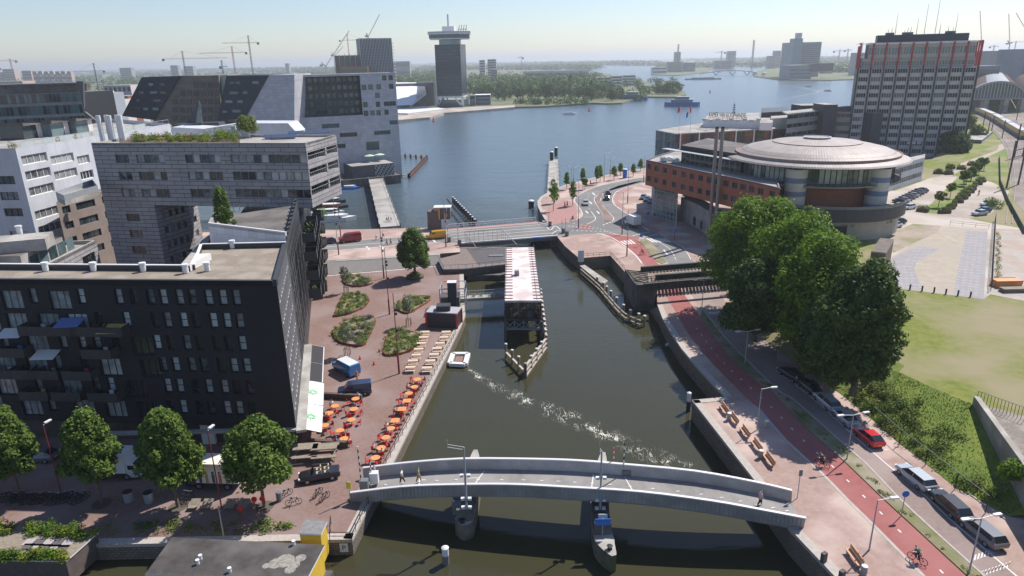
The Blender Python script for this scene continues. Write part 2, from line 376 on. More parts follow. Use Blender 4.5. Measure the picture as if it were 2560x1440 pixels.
rn=PS([(770,575),(905,573),(1075,569),(1110,572)],ZR)
d0=Vector(rs[0])-Vector(rs[1]);d0.normalize();fl=tuple(Vector(rs[0])+d0*170)
d1=Vector(rn[0])-Vector(rn[2]);d1.normalize();fn=tuple(Vector(rn[0])+d1*170)
mb=MB();mb.prism([fl]+rs+[P(1147,612,ZR)]+rn[::-1]+[fn],-2,ZR,0,1,False)
tag(mb.build('street_left',[CONCD,PAVE2]),kind='structure')
ST1=mat('light_step',(.42,.39,.36),(.48,.45,.42),3);ST2=mat('dark_step',(.13,.12,.115),(.17,.155,.15),3)
mb=MB();n=15
for i in range(n):
 z=ZL+(ZR-ZL)*(1-i/n)-.01;k0,k1=i/n,(i+1)/n
 a0,b0,a1,b1=lerp(rs[0],st_b[0],k0),lerp(rs[1],st_b[1],k0),lerp(rs[0],st_b[0],k1),lerp(rs[1],st_b[1],k1)
 am,bm=lerp(a0,a1,.45),lerp(b0,b1,.45)
 mb.prism([a1,b1,bm,am],ZL-.2,z,1,1,False);mb.prism([am,bm,b0,a0],ZL-.2,z-.004,0,0,False)
o=mb.build('steps',[ST1,ST2]);tag(o,'wide flight of shallow striped steps between street and plaza','steps')
mb=MB();z=ZR+.008
asl=[P(790,606,ZR),P(985,594,ZR),P(1075,588,ZR),P(1140,583,ZR),P(1147,607,ZR),P(1075,606,ZR),P(985,613,ZR),P(790,630,ZR)]
asl[0]=tuple(Vector(asl[0])+(Vector(asl[0])-Vector(asl[1])).normalized()*120);asl[-1]=tuple(Vector(asl[-1])+(Vector(asl[-1])-Vector(asl[-2])).normalized()*120)
sheet('roadway_left',asl,ZR+.004,ASPH)
mk=MB()
for a,b,wd in(((790,630),(1100,605),.25),((790,619),(1100,597),.2),((790,607),(1100,586),.2)):strip(mk,PS([a,b],ZR),wd,z)
for a,b in(((840,652),(1100,636)),):strip(mk,PS([a,b],ZR),.35,z)
strip(mk,PS([(790,692),(1100,665)],ZL),.35,ZL+.01)
for q in((920,620),(1085,602),(955,618)):strip(mk,PS([(q[0]-4,q[1]-4),(q[0]+4,q[1]+4)],ZR),.5,z)
def PR(l):return PS(l,ZR)
shore=PR([(1611,421),(1554,430),(1489,443),(1414,462),(1372,480),(1352,492),(1344,503),(1345,516),(1351,529),(1362,548),(1395,594),(1412,615),(1447,645),(1455,645),(1526,639),(1558,675),(1582,705),(1639,705),(1644,762),(1656,794),(1678,832),(1704,871),(1736,909),(1770,946),(1815,993),(1731,1001),(1893,1208),(1979,1326),(2083,1436)])
e=Vector(shore[-1])-Vector(shore[-2]);e.normalize();shore.append(tuple(Vector(shore[-1])+e*40))
up=PR([(1760,330),(2000,285),(2140,262),(2260,225)])
right=shore+[(400,0),(1600,0),(1600,1800),(700,1150)]+up[::-1]
mb=MB();mb.prism(right,-2,ZR,0,1,False);tag(mb.build('street_ground',[QUAY,PAVE2]),kind='structure')
mb=MB()
for i in(0,1,2,3,4,5,6,7,8,18,19,20,21,22,23,24,25,26,27,28):
 a,b=Vector(shore[i]),Vector(shore[i+1]);d=(b-a).normalized();nn=Vector((-d.y,d.x));o_=-nn*.06
 mb.prism([tuple(a+o_),tuple(b+o_),tuple(b+nn*.9),tuple(a+nn*.9)],ZR-.3,ZR+.05)
tag(mb.build('quay_coping',KERB),kind='structure')
wl=PS([(1622,777),(1644,809),(1660,835),(1676,860),(1704,893),(1732,927),(1789,993)],0)
tp=shore[18:25]
mb=MB();ml_=MB()
for i in range(6):
 a,b,c_,d=wl[i],wl[i+1],tp[i+1],tp[i];L=hypot(b[0]-a[0],b[1]-a[1])
 mb.face([(*a,0),(*b,0),(*c_,ZR-.35),(*d,ZR-.35)],0,[(0,0),(L,0),(L,3),(0,3)])
 a2,b2=lerp(a,d,.13),lerp(b,c_,.13);a0,b0=lerp(a,d,-.05),lerp(b,c_,-.05);ml_.face([(*a0,.02),(*b0,.02),(*b2,.55),(*a2,.55)])
tag(mb.build('stone_bank',QUAY),kind='structure');tag(ml_.build('moss',mat('moss',(.13,.15,.02),(.07,.08,.02),4,.95)),kind='structure')
jr=[(1339,553),(1395,590),(1474,584),(1509,583),(1543,585),(1597,594),(1612,596),(1629,607),(1650,630),(1667,652),(1700,700),(1755,772),(1779,802),(1809,841),(1854,888),(1901,935),(1957,986),(1980,997),(2077,1083),(2167,1163),(2240,1240),(2333,1327),(2450,1433),(2620,1590)]
jl=[(2760,1480),(2560,1330),(2463,1265),(2387,1208),(2313,1150),(2247,1098),(2177,1038),(2100,978),(2014,917),(1939,865),(1888,838),(1854,811),(1836,785),(1800,735),(1770,690),(1729,649),(1716,628),(1699,613),(1680,604),(1646,585),(1626,576),(1600,549),(1567,533),(1539,515),(1531,501),(1536,487),(1547,476),(1576,466),(1611,457),(1680,442),(1680,430),(1611,443),(1554,452),(1504,463),(1476,472),(1453,483),(1439,494),(1437,504),(1450,521),(1456,535),(1448,546),(1420,555),(1382,561)]
sheet('roadway_junction',PR(jr[:11]+[(1770,690)]+jl[15:]),ZR+.004,ASPH)
rl=curve(PR(jr[10:]),2);rr=curve(PR(jl[:15][::-1]),2)
sheet('roadway_quay',rl+rr[::-1],ZR+.006,ROADB)
pk=curve(PR([(1785,750),(1800,772),(1824,815),(1854,845),(1888,871),(1942,928),(1987,960),(2067,1027),(2127,1083),(2173,1123),(2240,1180),(2310,1237),(2380,1303),(2470,1380),(2600,1490)]),2)
strip(mk,pk[10:],.15,ZR+.016)
dk=MB()
for i in range(0,8):pass
cyc_l=PR([(1509,583),(1541,604),(1567,621),(1586,634),(1607,658),(1642,703),(1650,716),(1686,774),(1712,821),(1736,856),(1776,903),(1832,961),(1881,1008),(1903,1025),(1967,1100),(2057,1182),(2120,1247),(2193,1318),(2313,1440),(2420,1550)])
cyc_r=PR([(1597,594),(1609,615),(1624,637),(1642,656),(1687,705),(1725,757),(1751,792),(1781,834),(1819,886),(1864,929),(1907,965),(1923,970),(1983,1037),(2043,1095),(2117,1160),(2200,1240),(2287,1320),(2417,1440),(2530,1540)])
cl,cr=curve(cyc_l,2),curve(cyc_r,2)
sheet('cycle_path',cl+cr[::-1],ZR+.008,BIKE)
vl=cr[12:];vr=curve(PR(jr[11:]),2)
mb=MB();mb.prism(vl+vr[::-1],ZR,ZR+.1,0,0,False);tag(mb.build('verge',DRY),kind='structure')
mb=MB();mb.prism(PR([(1590,600),(1612,598),(1629,609),(1650,632),(1667,655),(1655,660),(1642,654),(1624,635),(1609,613)]),ZR,ZR+.1,0,0,False);tag(mb.build('verge',DRY),kind='structure')
kb=MB();strip(kb,vr,.22,ZR,0,.13);strip(kb,[tuple(Vector(a)+Vector((-.15,0)))for a in cl[26:]],.35,ZR,0,.02)
mid=[lerp(a,b,.5)for a,b in zip(curve(PR([(1700,790),(1790,905),(1905,1020),(2030,1140),(2160,1260),(2365,1440)]),4),curve(PR([(1745,790),(1820,893),(1925,990),(2050,1110),(2165,1215),(2380,1420)]),4))]
mid=curve([lerp(a,b,.5)for a,b in((P(1712,821,ZR),P(1771,820,ZR)),(P(1776,903,ZR),P(1835,903,ZR)),(P(1881,1008,ZR),P(1955,1008,ZR)),(P(1967,1100,ZR),P(2048,1100,ZR)),(P(2057,1182,ZR),P(2140,1182,ZR)),(P(2193,1318,ZR),P(2285,1318,ZR)),(P(2313,1440,ZR),P(2417,1440,ZR)))],6)
dashes(mk,mid,.16,ZR+.014,.45,2.3)
bay=MB();pki=pk[10:];bo=curve(PR([(1942,865),(1967,884),(2014,917),(2100,978),(2177,1038),(2247,1098),(2313,1150),(2387,1208),(2463,1265),(2560,1330),(2700,1430)]),2)
sheet('parking_bays',pki+bo[::-1],ZR+.010,PAVE2)
def bayline(px,py):
 p=Vector(P(px,py,ZR));j=min(range(len(pk)-1),key=lambda i:(Vector(pk[i])-p).length);d=(Vector(pk[j+1])-Vector(pk[j])).normalized()
 strip(mk,[tuple(p),tuple(p+Vector((-d.y,d.x))*2.0)],.1,ZR+.016)
for q in((1985,960),(2027,993),(2072,1030),(2125,1080),(2180,1128),(2234,1173),(2322,1245),(2384,1304)):bayline(*q)
strip(kb,bo,.15,ZR,0,.1)
foot=curve(PR([(1826,750),(1836,776),(1856,809),(1888,834),(1967,890),(2014,927)]),3)
def pmk(pts,off=.014):q=PR(pts);mk.face([(*p,ZR+off)for p in(q if sum(q[i][0]*q[(i+1)%len(q)][1]-q[(i+1)%len(q)][0]*q[i][1]for i in range(len(q)))>0 else q[::-1])])
A_=lambda x,y:(1380+x/5.3333,540+y/5.3333)
B_=lambda x,y:(1320+x/6.4,360+y/6.4)
for i in range(6):
 x=1250+i*46;pmk([A_(x,300-i*.5),A_(x+26,298),A_(x+120,350),A_(x+92,352)])
for i in range(4):
 x=905+i*40;
 if i!=3 or 1:pmk([A_(x,335-i*6),A_(x+22,332-i*6),A_(x+95,378-i*3),A_(x+72,382-i*3)])
def ln(pts,wd=.16,off=.014,f=A_,dash=None):
 q=curve(PR([f(*p)for p in pts]),3)
 if dash:dashes(mk,q,wd,ZR+off,*dash)
 else:strip(mk,q,wd,ZR+off)
ln([(600,228),(760,270),(900,350),(1020,440),(1120,530),(1200,630)],.3)
ln([(1080,262),(1310,208)],.5,dash=(.6,.5));ln([(1180,295),(1410,240)],.5,dash=(.6,.5))
ln([(1010,165),(1190,230)]);ln([(1440,355),(1560,430),(1620,510)],.15);ln([(1620,510),(1660,600)],.15,dash=(1.6,1))
ln([(1600,340),(1700,390),(1790,470),(1850,580)],.15)
pmk([A_(1170,115),A_(1310,195),A_(1265,185)]);pmk([A_(1480,450),A_(1500,450),A_(1530,500),A_(1575,515),A_(1565,527),A_(1520,510)])
for p in([(1440,680),(1150,800),(1060,880),(1100,970),(1190,1110),(1220,1230)],[(1600,630),(1350,710),(1200,800),(1160,890),(1200,1000),(1370,1180),(1340,1240)],[(1860,530),(1500,590),(1180,660),(1000,720),(850,790),(760,860),(750,920),(830,1030),(870,1120),(820,1190),(640,1250)],[(1840,620),(1640,680),(1450,740),(1380,810),(1350,900),(1400,990),(1580,1110)],[(1010,1080),(1080,1180),(1050,1230),(940,1285)]):ln(p,.22,.016,B_)
ln([(880,1168),(1060,1170)],.2,.014,B_);ln([(1310,695),(1000,790),(960,880),(990,1050)],.14,.014,B_,(1.2,2.5))
ln([(1200,1300),(1340,1240)],.4,.014,B_,(1,.8));ln([(640,1310),(1050,1360)],.3,.014,B_,(.6,.6));ln([(700,1385),(1250,1400)],.3,.014,B_,(.6,.6));ln([(720,1270),(1100,1345),(1400,1440)],.25,.014,B_,(.6,.8))
for x,y in((940,1090),(1120,1095),(1050,800),(1000,940)):pmk([B_(x-30,y-18),B_(x-12,y-22),B_(x+30,y+12),B_(x+15,y+25)])
ln([(190,1260),(400,1290),(230,1230),(420,1220)],.2,.014,B_);ln([(290,1320),(360,1380),(430,1310),(520,1370)],.25,.014,B_);ln([(380,1440),(480,1380),(580,1420),(640,1440)],.25,.014,B_)
mm=MB();med=PR([B_(*p)for p in((1850,575),(1440,675),(1150,795),(1065,880),(1105,970),(1195,1110),(1222,1235),(1340,1238),(1365,1180),(1195,1000),(1155,890),(1195,800),(1350,705),(1600,625),(1850,592))])
mm.prism(med,ZR,ZR+.12,1,0,False);tag(mm.build('traffic_island',[PAVE,KERB]),kind='structure')
mm=MB();mm.prism(PR([B_(*p)for p in((820,1320),(940,1290),(1060,1330),(910,1365))]),ZR,ZR+.012,0,0,False);tag(mm.build('crossing_patch',BIKE),kind='structure')
sheet('cycle_lane',PR([B_(*p)for p in((1450,735),(1640,690),(1700,700),(1500,800),(1430,900),(1560,1030),(1540,1070),(1420,985),(1375,900),(1400,810))]),ZR+.008,BIKE2)
sheet('cycle_lane',PR([A_(*p)for p in((1180,85),(1330,130),(1450,190),(1440,225),(1390,230),(1320,200))]),ZR+.010,BIKE2)
sheet('cycle_lane',PR([(1446,560),(1440,520),(1432,505),(1410,500),(1372,520),(1356,535),(1366,552),(1385,562)]),ZR+.002,BIKE2)
for k in range(12):
 a=Vector(P(1764+k*4,774-k*.2,ZR));
for r0,n_,sgn in(((2425,1405),9,1),((2455,1428),9,-1)):
 for k in range(n_):x,y=r0[0]+k*8.5,r0[1]-k*3;pmk([(x,y),(x+5,y-2),(x+8*sgn,y-16+30*(sgn<0)),(x+4*sgn,y-15+30*(sgn<0))])
for k in range(9):x,y=1766+k*3.6,776-k*.2;pmk([(x,y),(x+1.6,y),(x-1,y-6),(x-2,y-5)]);pmk([(x+4,y+4),(x+6,y+4),(x+9,y+10),(x+7,y+10)])
tag(kb.build('kerb',KERB),kind='structure')
toe=PR([(1800,700),(1826,748),(1836,776),(1856,809),(1888,834),(1967,890),(2014,925),(2100,984),(2177,1046),(2247,1108),(2313,1158),(2387,1218),(2463,1283)])
cr6=[P(1890,690,ZP)]*0
crest=[]
for i,p in enumerate(toe):
 a=Vector(toe[max(i-1,0)]);b=Vector(toe[min(i+1,len(toe)-1)]);d=(b-a).normalized();crest.append(tuple(Vector(p)+Vector((-d.y,d.x))*(9 if i<8 else 9)))
W1=P(2432,1003,ZP+.4);W2=P(2556,1178,ZP+.4)
for i,q in zip((8,9,10),((2245,930),(2313,962),(2380,992))):crest[i]=P(*q,ZP)
crest[11]=W1;_w=(Vector(W2)-Vector(W1)).normalized();crest[12]=tuple(Vector(W1)+_w*(Vector(toe[12])-Vector(W1)).dot(_w));toe[12]=lerp(toe[12],crest[12],.6)
mb=MB();rows=5
def emb(i,k):
 t=k/rows;p=lerp(toe[i],crest[i],t);return(*p,ZR+((ZP if i<12 else ZR+.4)-ZR)*(t**.9)+.05)
for i in range(len(toe)-1):
 for k in range(rows):mb.face([emb(i,k),emb(i+1,k),emb(i+1,k+1),emb(i,k+1)])
tag(mb.build('embankment',GRASS),kind='structure')
wd_=(Vector(W2)-Vector(W1)).normalized();W3=tuple(Vector(W2)+wd_*40)
plat=crest[:12]+[W3,(200,0),(900,60),(900,1400)]+PS([(2420,262),(2395,300),(2400,345),(2330,398),(2180,408),(2170,435)],ZP)+PS([(2010,500),(1880,600)],ZP)
mb=MB();mb.prism(plat,ZR-.1,ZP,1,0,False);tag(mb.build('railway_field',[FIELD,WALLC]),kind='structure')
def PP(l):return PS(l,ZP)
z6=ZP
D_=lambda x,y:(2200+x/4.236,420+y/4.236)
E_=lambda x,y:(2160+x/6.4,240+y/6.4)
sheet('parking_ground',PP([D_(-120,600),D_(-60,250),D_(160,240),D_(420,150),D_(545,100),D_(700,80),D_(840,95),D_(1000,110),D_(1180,150),D_(1260,185),D_(1230,215),D_(1380,240),D_(1280,380),D_(1180,480),D_(940,535),D_(1200,590),D_(1525,640),D_(1900,690),D_(1900,1100),D_(1525,1260),D_(1200,1310),D_(1100,1390),D_(780,1350),D_(170,1275),D_(60,1000)]),z6+.004,LOT)
sheet('lawn',PP([D_(830,90),D_(480,440),D_(470,470),D_(640,490),D_(700,480),D_(1060,130),D_(1000,110)]),z6+.03,GRASS)
sheet('lawn',PP([E_(1110,1070),E_(1500,1030),E_(2160,760),E_(2230,700),E_(2000,700),E_(1600,900)]),z6+.02,GRASS)
sheet('lawn',PP([E_(1400,1260),E_(1600,1160),E_(2250,850),E_(2300,1000),E_(2320,1400),E_(2160,1400),E_(1900,1330)]),z6+.024,GRASS)
sheet('footpath',PP([E_(1200,1285),E_(1390,1285),E_(1600,1160),E_(2240,850),E_(2290,800),E_(2220,760),E_(2160,790),E_(2130,870),E_(1540,1080),E_(1520,1150),E_(1330,1240)]),z6+.028,SAND)
sheet('bare_ground',PP([D_(50,720),D_(350,590),D_(640,610),D_(620,670),D_(140,900)]),z6+.012,mat('bare_earth',(.30,.24,.20),(.36,.30,.25),.5,.95,c3=(.2,.2,.08),s2=.12))
sheet('event_ground',PP([D_(640,660),D_(740,620),D_(1140,650),D_(1100,1390),D_(170,1275),D_(60,1000),D_(140,930)]),z6+.016,SAND)
sheet('event_paving',PP([D_(410,830),D_(625,857),D_(385,1000),D_(360,1070),D_(452,1295),D_(180,1270),D_(80,1050),D_(150,940)]),z6+.020,LOTG)
sheet('event_paving',PP([D_(910,660),D_(1140,680),D_(1098,1392),D_(772,1345)]),z6+.020,LOTG)
m6=MB()
for k in range(24):
 t=k/23;a=P(*D_(905-125*t,672+650*t),ZP);b=P(*D_(1105-60*t,690+660*t),ZP);dashes(m6,[a,b],.1,z6+.026,.5,.5)
for k in range(14):
 t=k/13;y=850+410*t;x0=380-260*t if t<.4 else 140+60*(t-.4);x1=600-240*min(1,t*2)if t<.5 else 360+90*(t-.5)*2
 dashes(m6,[P(*D_(x0-20,y),ZP),P(*D_(x1-15,y+8),ZP)],.1,z6+.026,.5,.5)
o=m6.build('ground_dashes',MARK);tag(o,kind='structure')
tag(mk.build('road_markings',MARK),kind='structure')
sheet('construction_ground',PP([D_(1200,640),D_(1525,660),D_(2000,700),D_(2000,1500),D_(1170,1340)]),z6+.02,mat('pale_slab',(.34,.30,.265),(.41,.37,.33),.4,.9,c3=(.36,.28,.23),s2=.25))
sheet('gravel_patch',PP([(2448,1010),(2600,1050),(2700,1300),(2575,1190)]),z6+.01,GRAVEL)
mb=MB();nn=Vector((-wd_.y,wd_.x));T=[Vector(W1),Vector(W3)]
mb.prism([tuple(T[0]-nn*0),tuple(T[1]-nn*0),tuple(T[1]+nn*.6),tuple(T[0]+nn*.6)],ZR-.3,ZP+1.1)
o=tag(mb.build('retaining_wall',WALLC),'grey concrete retaining wall with graffiti at the foot of the gravel field','wall')
def PY(px,py,y):
 a,b,q=ray(px,py);return(a/b*y,y,CZ+q/b*y)
def onplane(px,py,p0,d):
 x,y,q=ray(px,py);det=x*(-d[1])+d[0]*y;t=(p0[0]*(-d[1])+d[0]*p0[1])/det
 return Vector((t*x,t*y,CZ+t*q))
DBRICK=brickmat('black_brick',(.022,.022,.026),(.035,.034,.038),(.015,.015,.017),.24,.08,.012,r=.75)
CLAD=brickmat('grey_slab_cladding',(.30,.285,.29),(.37,.35,.35),(.035,.033,.035),3.2,.78,.045,r=.75,off=.5)
CLADW=brickmat('pale_panel',(.58,.57,.58),(.66,.65,.66),(.36,.36,.37),1.4,3.1,.02,r=.7)
WMET=brickmat('white_ribbed_metal',(.55,.56,.59),(.60,.61,.64),(.40,.41,.44),.35,30,.03,r=.5,off=0)
BRED=brickmat('red_brick',(.33,.105,.055),(.40,.14,.075),(.25,.12,.09),.5,.16,.015,r=.85)
FRD=mat('dark_frame',(.025,.028,.035),r=.5);FRG=mat('grey_frame',(.16,.165,.18),r=.5);FRW=mat('white_frame',(.68,.67,.66),r=.5)
FRB=mat('charcoal_metal',(.045,.047,.052),r=.5)
GL=glassmat('window_glass',(.012,.016,.02),(.40,.41,.41),p=.62);GLD=glassmat('dark_glass',(.008,.012,.016),(.05,.07,.075),p=.5,r=.06)
GLB=glassmat('blue_glass',(.03,.05,.055),(.14,.20,.21),p=.35,r=.08);GLS=glassmat('shaded_room_glass',(.02,.025,.03),(.55,.60,.62),p=.50,r=.15)
RGRAV=mat('roof_gravel',(.20,.165,.125),(.27,.225,.18),5,.95,c3=(.31,.265,.215),s2=.35,bump=.4,bs=9)
RBIT=mat('roof_felt',(.085,.075,.073),(.12,.108,.102),1.2,.9,c3=(.16,.145,.135),s2=.2)
RGREY=mat('roof_grey',(.32,.30,.28),(.40,.375,.35),1.0,.9,c3=(.26,.24,.22),s2=.15)
WHITE=mat('white_render',(.72,.71,.70),(.78,.77,.76),.3,.7);ALU=mat('aluminium',(.55,.56,.57),r=.35,met=.6);STEEL=mat('galvanised_steel',(.42,.44,.46),(.50,.52,.54),3,.45,met=.5)
BLACK=mat('black_metal',(.02,.02,.022),r=.5);WOOD=mat('bench_wood',(.50,.27,.15),(.60,.34,.20),3,.7);TIMB=mat('weathered_timber',(.20,.165,.125),(.29,.245,.19),3,.9)
STW=mat('steel_white',(.68,.68,.68),r=.4)
def vent(parent,p,z,name='roof_vent',s=1):
 mb=MB();mb.tube((p[0],p[1],z),(p[0],p[1],z+1.1*s),.42*s,.42*s,12);mb.tube((p[0],p[1],z+1.1*s),(p[0],p[1],z+1.35*s),.5*s,.5*s,12)
 o=mb.build(name,STW,parent);return o
def parapet(poly,z0,z1,t,m,parent,name='parapet',closed=True):
 mb=MB();n=len(poly)
 for i in range(n if closed else n-1):
  a,b=Vector(poly[i]),Vector(poly[(i+1)%n]);d=(b-a)
  if d.length<.01:continue
  d.normalize();q=Vector((-d.y,d.x))*t
  mb.prism([tuple(a),tuple(b-d*.0),tuple(b+q-d*t*0),tuple(a+q)],z0,z1)
 return mb.build(name,m,parent)
 # A  black brick block
ZB=23.4;FD=Vector((-.238,.971));F0=Vector((-26.0,71.9));f=lambda s:tuple(F0+FD*s)
A=thing('apartment_block','black brick corner block with a flat gravel roof and white framed openings','building',(*f(0),ZL))
back=[P(100,665,ZB),P(480,665,ZB),P(500,612,ZB),P(715,607,ZB)]
L0=(-78.0,76.5);foot=[L0,f(0),back[3],back[2],back[1],(-78.0,82.5)]
mb=MB();z1=ZB;zg=ZL+3.3
O,U,V,N,L=vframe(L0,f(0),zg)
rows=[(225,[865,980,1100,1195,1315,1410,1530,1635,1735]),(390,[1135,1225,1345,1435,1565,1665,1760]),(560,[1150,1250,1370,1465,1590,1680,1780]),(705,[1190,1285,1405,1495,1620,1715,1810]),(860,[1225,1315,1430,1530,1645,1735,1835]),(1010,[1250,1340,1460,1550,1665,1755,1850])]
FRONT=[]
fp0=(L0[0],L0[1]);fdv=(Vector(f(0))-Vector(L0)).normalized()
for k,(ry,xs)in enumerate(rows):
 zc=None
 for x in xs:
  h=onplane(x/2.977,680+(ry+20)/2.977,fp0,tuple(fdv));u=(Vector((h.x,h.y))-Vector(L0)).length;v=17.0-k*2.78-2.0+.15
  FRONT.append((u,v+.2,.95,1.85,1))
us={}
rnd=random.Random(3)
for k in range(6):
 u=2.0+(k%3)*.9;v=17.0-k*2.78-2.0+.15
 lim=min(r[0]for r in FRONT if abs(r[1]-v-.2)<.1)-1.5
 while u<lim:
  wd=rnd.choice((.95,.95,2.6));FRONT.append((u,v+.2 if wd<1 else v-.55,wd,1.85 if wd<1 else 2.3,1 if wd<1 else 3));u+=wd+rnd.choice((.9,1.4,2.4))
FRONT=[r for r in FRONT if r[0]+r[2]<L-.5]
mb.wall(O,U,V,N,L,z1-zg,[r[:4]for r in FRONT],.35,0)
order=sorted(FRONT,key=lambda r:-r[0])
for r in order[:60]:window(A,O,U,V,N,r[:4],GLS,FRD,r[4],1 if r[4]==1 else 0,.35)
mbp=MB()
LS=17.9;O2,U2,V2,N2,L2=vframe(f(0),f(LS),zg);SIDE=[]
for k in range(6):
 v=15.4-k*2.78
 u=.9+(k%2)*.55
 i=0
 while u<LS-1.4:SIDE.append((u,v,.8,2.0));u+=1.35 if(i+k)%3 else 2.1;i+=1
mb.wall(O2,U2,V2,N2,L2,z1-zg,SIDE,.3,3,2)
for r in SIDE[:36]:window(A,O2,U2,V2,N2,r,GLD,FRD,1,0,.3)
for r in order[60:]:window(A,O,U,V,N,r[:4],GLS,FRD,r[4],0,.35)
for r in SIDE[36:]:window(A,O2,U2,V2,N2,r,GLD,FRD,1,0,.3)
pts=foot[2:]
for a,b in zip(pts,pts[1:]+[L0]):mb.face([(*a,zg),(*b,zg),(*b,z1),(*a,z1)],1,[(0,0),(hypot(b[0]-a[0],b[1]-a[1]),0),(hypot(b[0]-a[0],b[1]-a[1]),18),(0,18)])
mb.build('wall',[DBRICK,CLADW,FRW,brickmat('sunlit_black_brick',(.10,.095,.10),(.14,.13,.135),(.06,.06,.06),.24,.08,.012)],A)  # side wall's paler brick has the grazing sunlight put into its colour
mb=MB();mb.face([(*p,z1-.55)for p in foot]);mb.build('roof',RGRAV,A)
parapet([L0,f(0),back[3]],z1-.6,z1+.004,.45,FRB,A,closed=False)
parapet([back[3],back[2],back[1],(-78.0,82.5)],z1-.6,z1+.1,.28,FRB,A,'parapet',closed=False);parapet([back[3],back[2],back[1],(-78.0,82.5)],z1+.1,z1+.2,.34,FRW,A,'parapet_cap',closed=False)  # white parapet's inner face coloured charcoal for its shade, cap left white
mb=MB();q=[P(475,668,ZB),P(490,641,ZB),P(528,640,ZB)];mb.prism(q,z1-.5,z1+.35);mb.build('roof_upstand',FRW,A)
for x,y in((115,677),(235,677),(359,678),(465,682),(519,677),(582,620)):vent(A,P(x,y,ZB-.5),ZB-.5,s=.8)
mb=MB();mb.prism([(L0[0],L0[1]+2),(F0.x-.9,F0.y+1.8),tuple(Vector(f(LS))+Vector((-1.6,0))),(-60,95)],ZL,zg-.002,0,0,False);mb.build('shop_floor',[mat('dark_shopfront',(.05,.045,.045),(.09,.08,.075),.8,.4)],A)
mb=MB();Nn=Vector((.971,.238))
def strip3(s0,s1,w0,w1,za,zb):
 a,b=Vector(f(s0)),Vector(f(s1));mb.prism([tuple(a+Nn*w0),tuple(a+Nn*w1),tuple(b+Nn*w1),tuple(b+Nn*w0)],za,zb)
strip3(-.8,26,.02,1.15,zg-.35,zg-.02);mb.box(((L0[0]+F0.x)/2+13,F0.y-.15,zg-.2),(26,.6,.3));mb.build('canopy_ledge',CONC,A)
for i in range(5):
 mb=MB();s=1.5+i*3.2;a,b=Vector(f(s))+Nn*.2,Vector(f(s+2.6))+Nn*.2
 mb.face([(a.x,a.y,ZL+.3),(b.x,b.y,ZL+.3),(b.x,b.y,ZL+2.8),(a.x,a.y,ZL+2.8)]);mb.build('shop_window',GLB,A)
mb=MB()
for x in(525,540):p=P(x,1100,ZL);mb.box((p[0],74.2,ZL+1.6),(.8,.5,3.1))
mb.build('white_column',FRW,A)
def balcony(parent,c,d,n,w,dep,z,m=None,h=1.0,name='balcony'):
 mb=MB();c=Vector(c);d=Vector(d);n=Vector(n);a,b=c-d*w/2,c+d*w/2;t=.06
 def slab(p,q,za,zb,tt=t):
  e=(q-p).normalized();o=Vector((-e.y,e.x))*tt;mb.prism([tuple(p),tuple(q),tuple(q+o),tuple(p+o)],za,zb)
 mb.prism([tuple(a),tuple(b),tuple(b+n*dep),tuple(a+n*dep)],z-.2,z)
 slab(a+n*dep,b+n*dep,z,z+h);slab(a,a+n*dep,z,z+h);slab(b,b+n*dep,z,z+h)
 o=mb.build(name,m or FRB,parent);return o
CLOTH=[mat('cloth_%d'%i,c,r=.8)for i,c in enumerate(((.55,.50,.44),(.35,.08,.06),(.10,.16,.35),(.65,.63,.6),(.5,.35,.1),(.12,.22,.08)))]
bn=Vector((fdv.y,-fdv.x))
bl=[(300,310),(690,330),(130,480),(540,420),(870,450),(370,620),(790,600),(650,770),(250,740),(830,900),(330,900),(560,880),(90,760)]
for i,(x,y)in enumerate(bl):
 h=onplane(x/2.977,680+(y+30)/2.977,fp0,tuple(fdv));b=balcony(A,(h.x,h.y),fdv,bn,3.6,1.6,round((h.z-1)/2.78)*2.78+.6,mat('balcony_steel',(.035,.035,.037),(.055,.052,.052),3,.6),.95)
 mbb=MB();z=round((h.z-1)/2.78)*2.78+.6;cc=Vector((h.x,h.y))+bn*.8
 mbb.box((cc.x-.5,cc.y,z+.4),(.9,.6,.06));mbb.box((cc.x-.5,cc.y,z+.2),(.1,.1,.4));mbb.box((cc.x+.6,cc.y,z+.25),(.5,.5,.5));mbb.box((cc.x+.6,cc.y+.22,z+.65),(.5,.06,.45))
 mbb.build('balcony_furniture',CLOTH[i%6],b)
for x,y,c in((555,375,2),(130,452,3),(380,610,3),(870,420,4)):
 h=onplane(x/2.977,680+y/2.977,fp0,tuple(fdv));mbb=MB();a=Vector((h.x,h.y));q=Vector((h.x,h.y))+bn*1.7
 mbb.face([(a.x-1.4,a.y,h.z+.6),(q.x-1.4,q.y,h.z),(q.x+1.4,q.y,h.z),(a.x+1.4,a.y,h.z+.6)]);mbb.build('sunshade',CLOTH[c],A)
def awning(cs,m,label,leaf):
 t=thing('awning',label,'awning',(*P(cs[0][0],cs[0][1],4.6),4.6),group='awnings over the terrace side of the black block');mb=MB()
 up_,lo_=[],[]
 a,d=[(*P(*cs[i],4.9),4.9)for i in(0,3)];b,c_=[(*P(*cs[i],4.0),4.0)for i in(1,2)]
 mb.face([a,d,c_,b]);mb.face([(p[0],p[1],p[2]-.05)for p in(a,b,c_,d)]);mb.build('canopy',m,t)
 m2=MB();m2.bar(b,c_,.12);m2.bar(a,lerp(b,a,.0),.06);m2.bar(d,c_,.06);m2.build('front_rail',STW,t)
CRM=mat('cream_canvas',(.80,.75,.70),r=.9);BCV=mat('black_canvas',(.035,.033,.038),r=.9)
awning([(773,861),(810,868),(808,911),(768,904)],BCV,'farther of the two black awnings, nearest the flower beds',0)
awning([(768,904),(808,911),(806,957),(764,951)],BCV,'nearer black awning, right behind the cream ones',0)
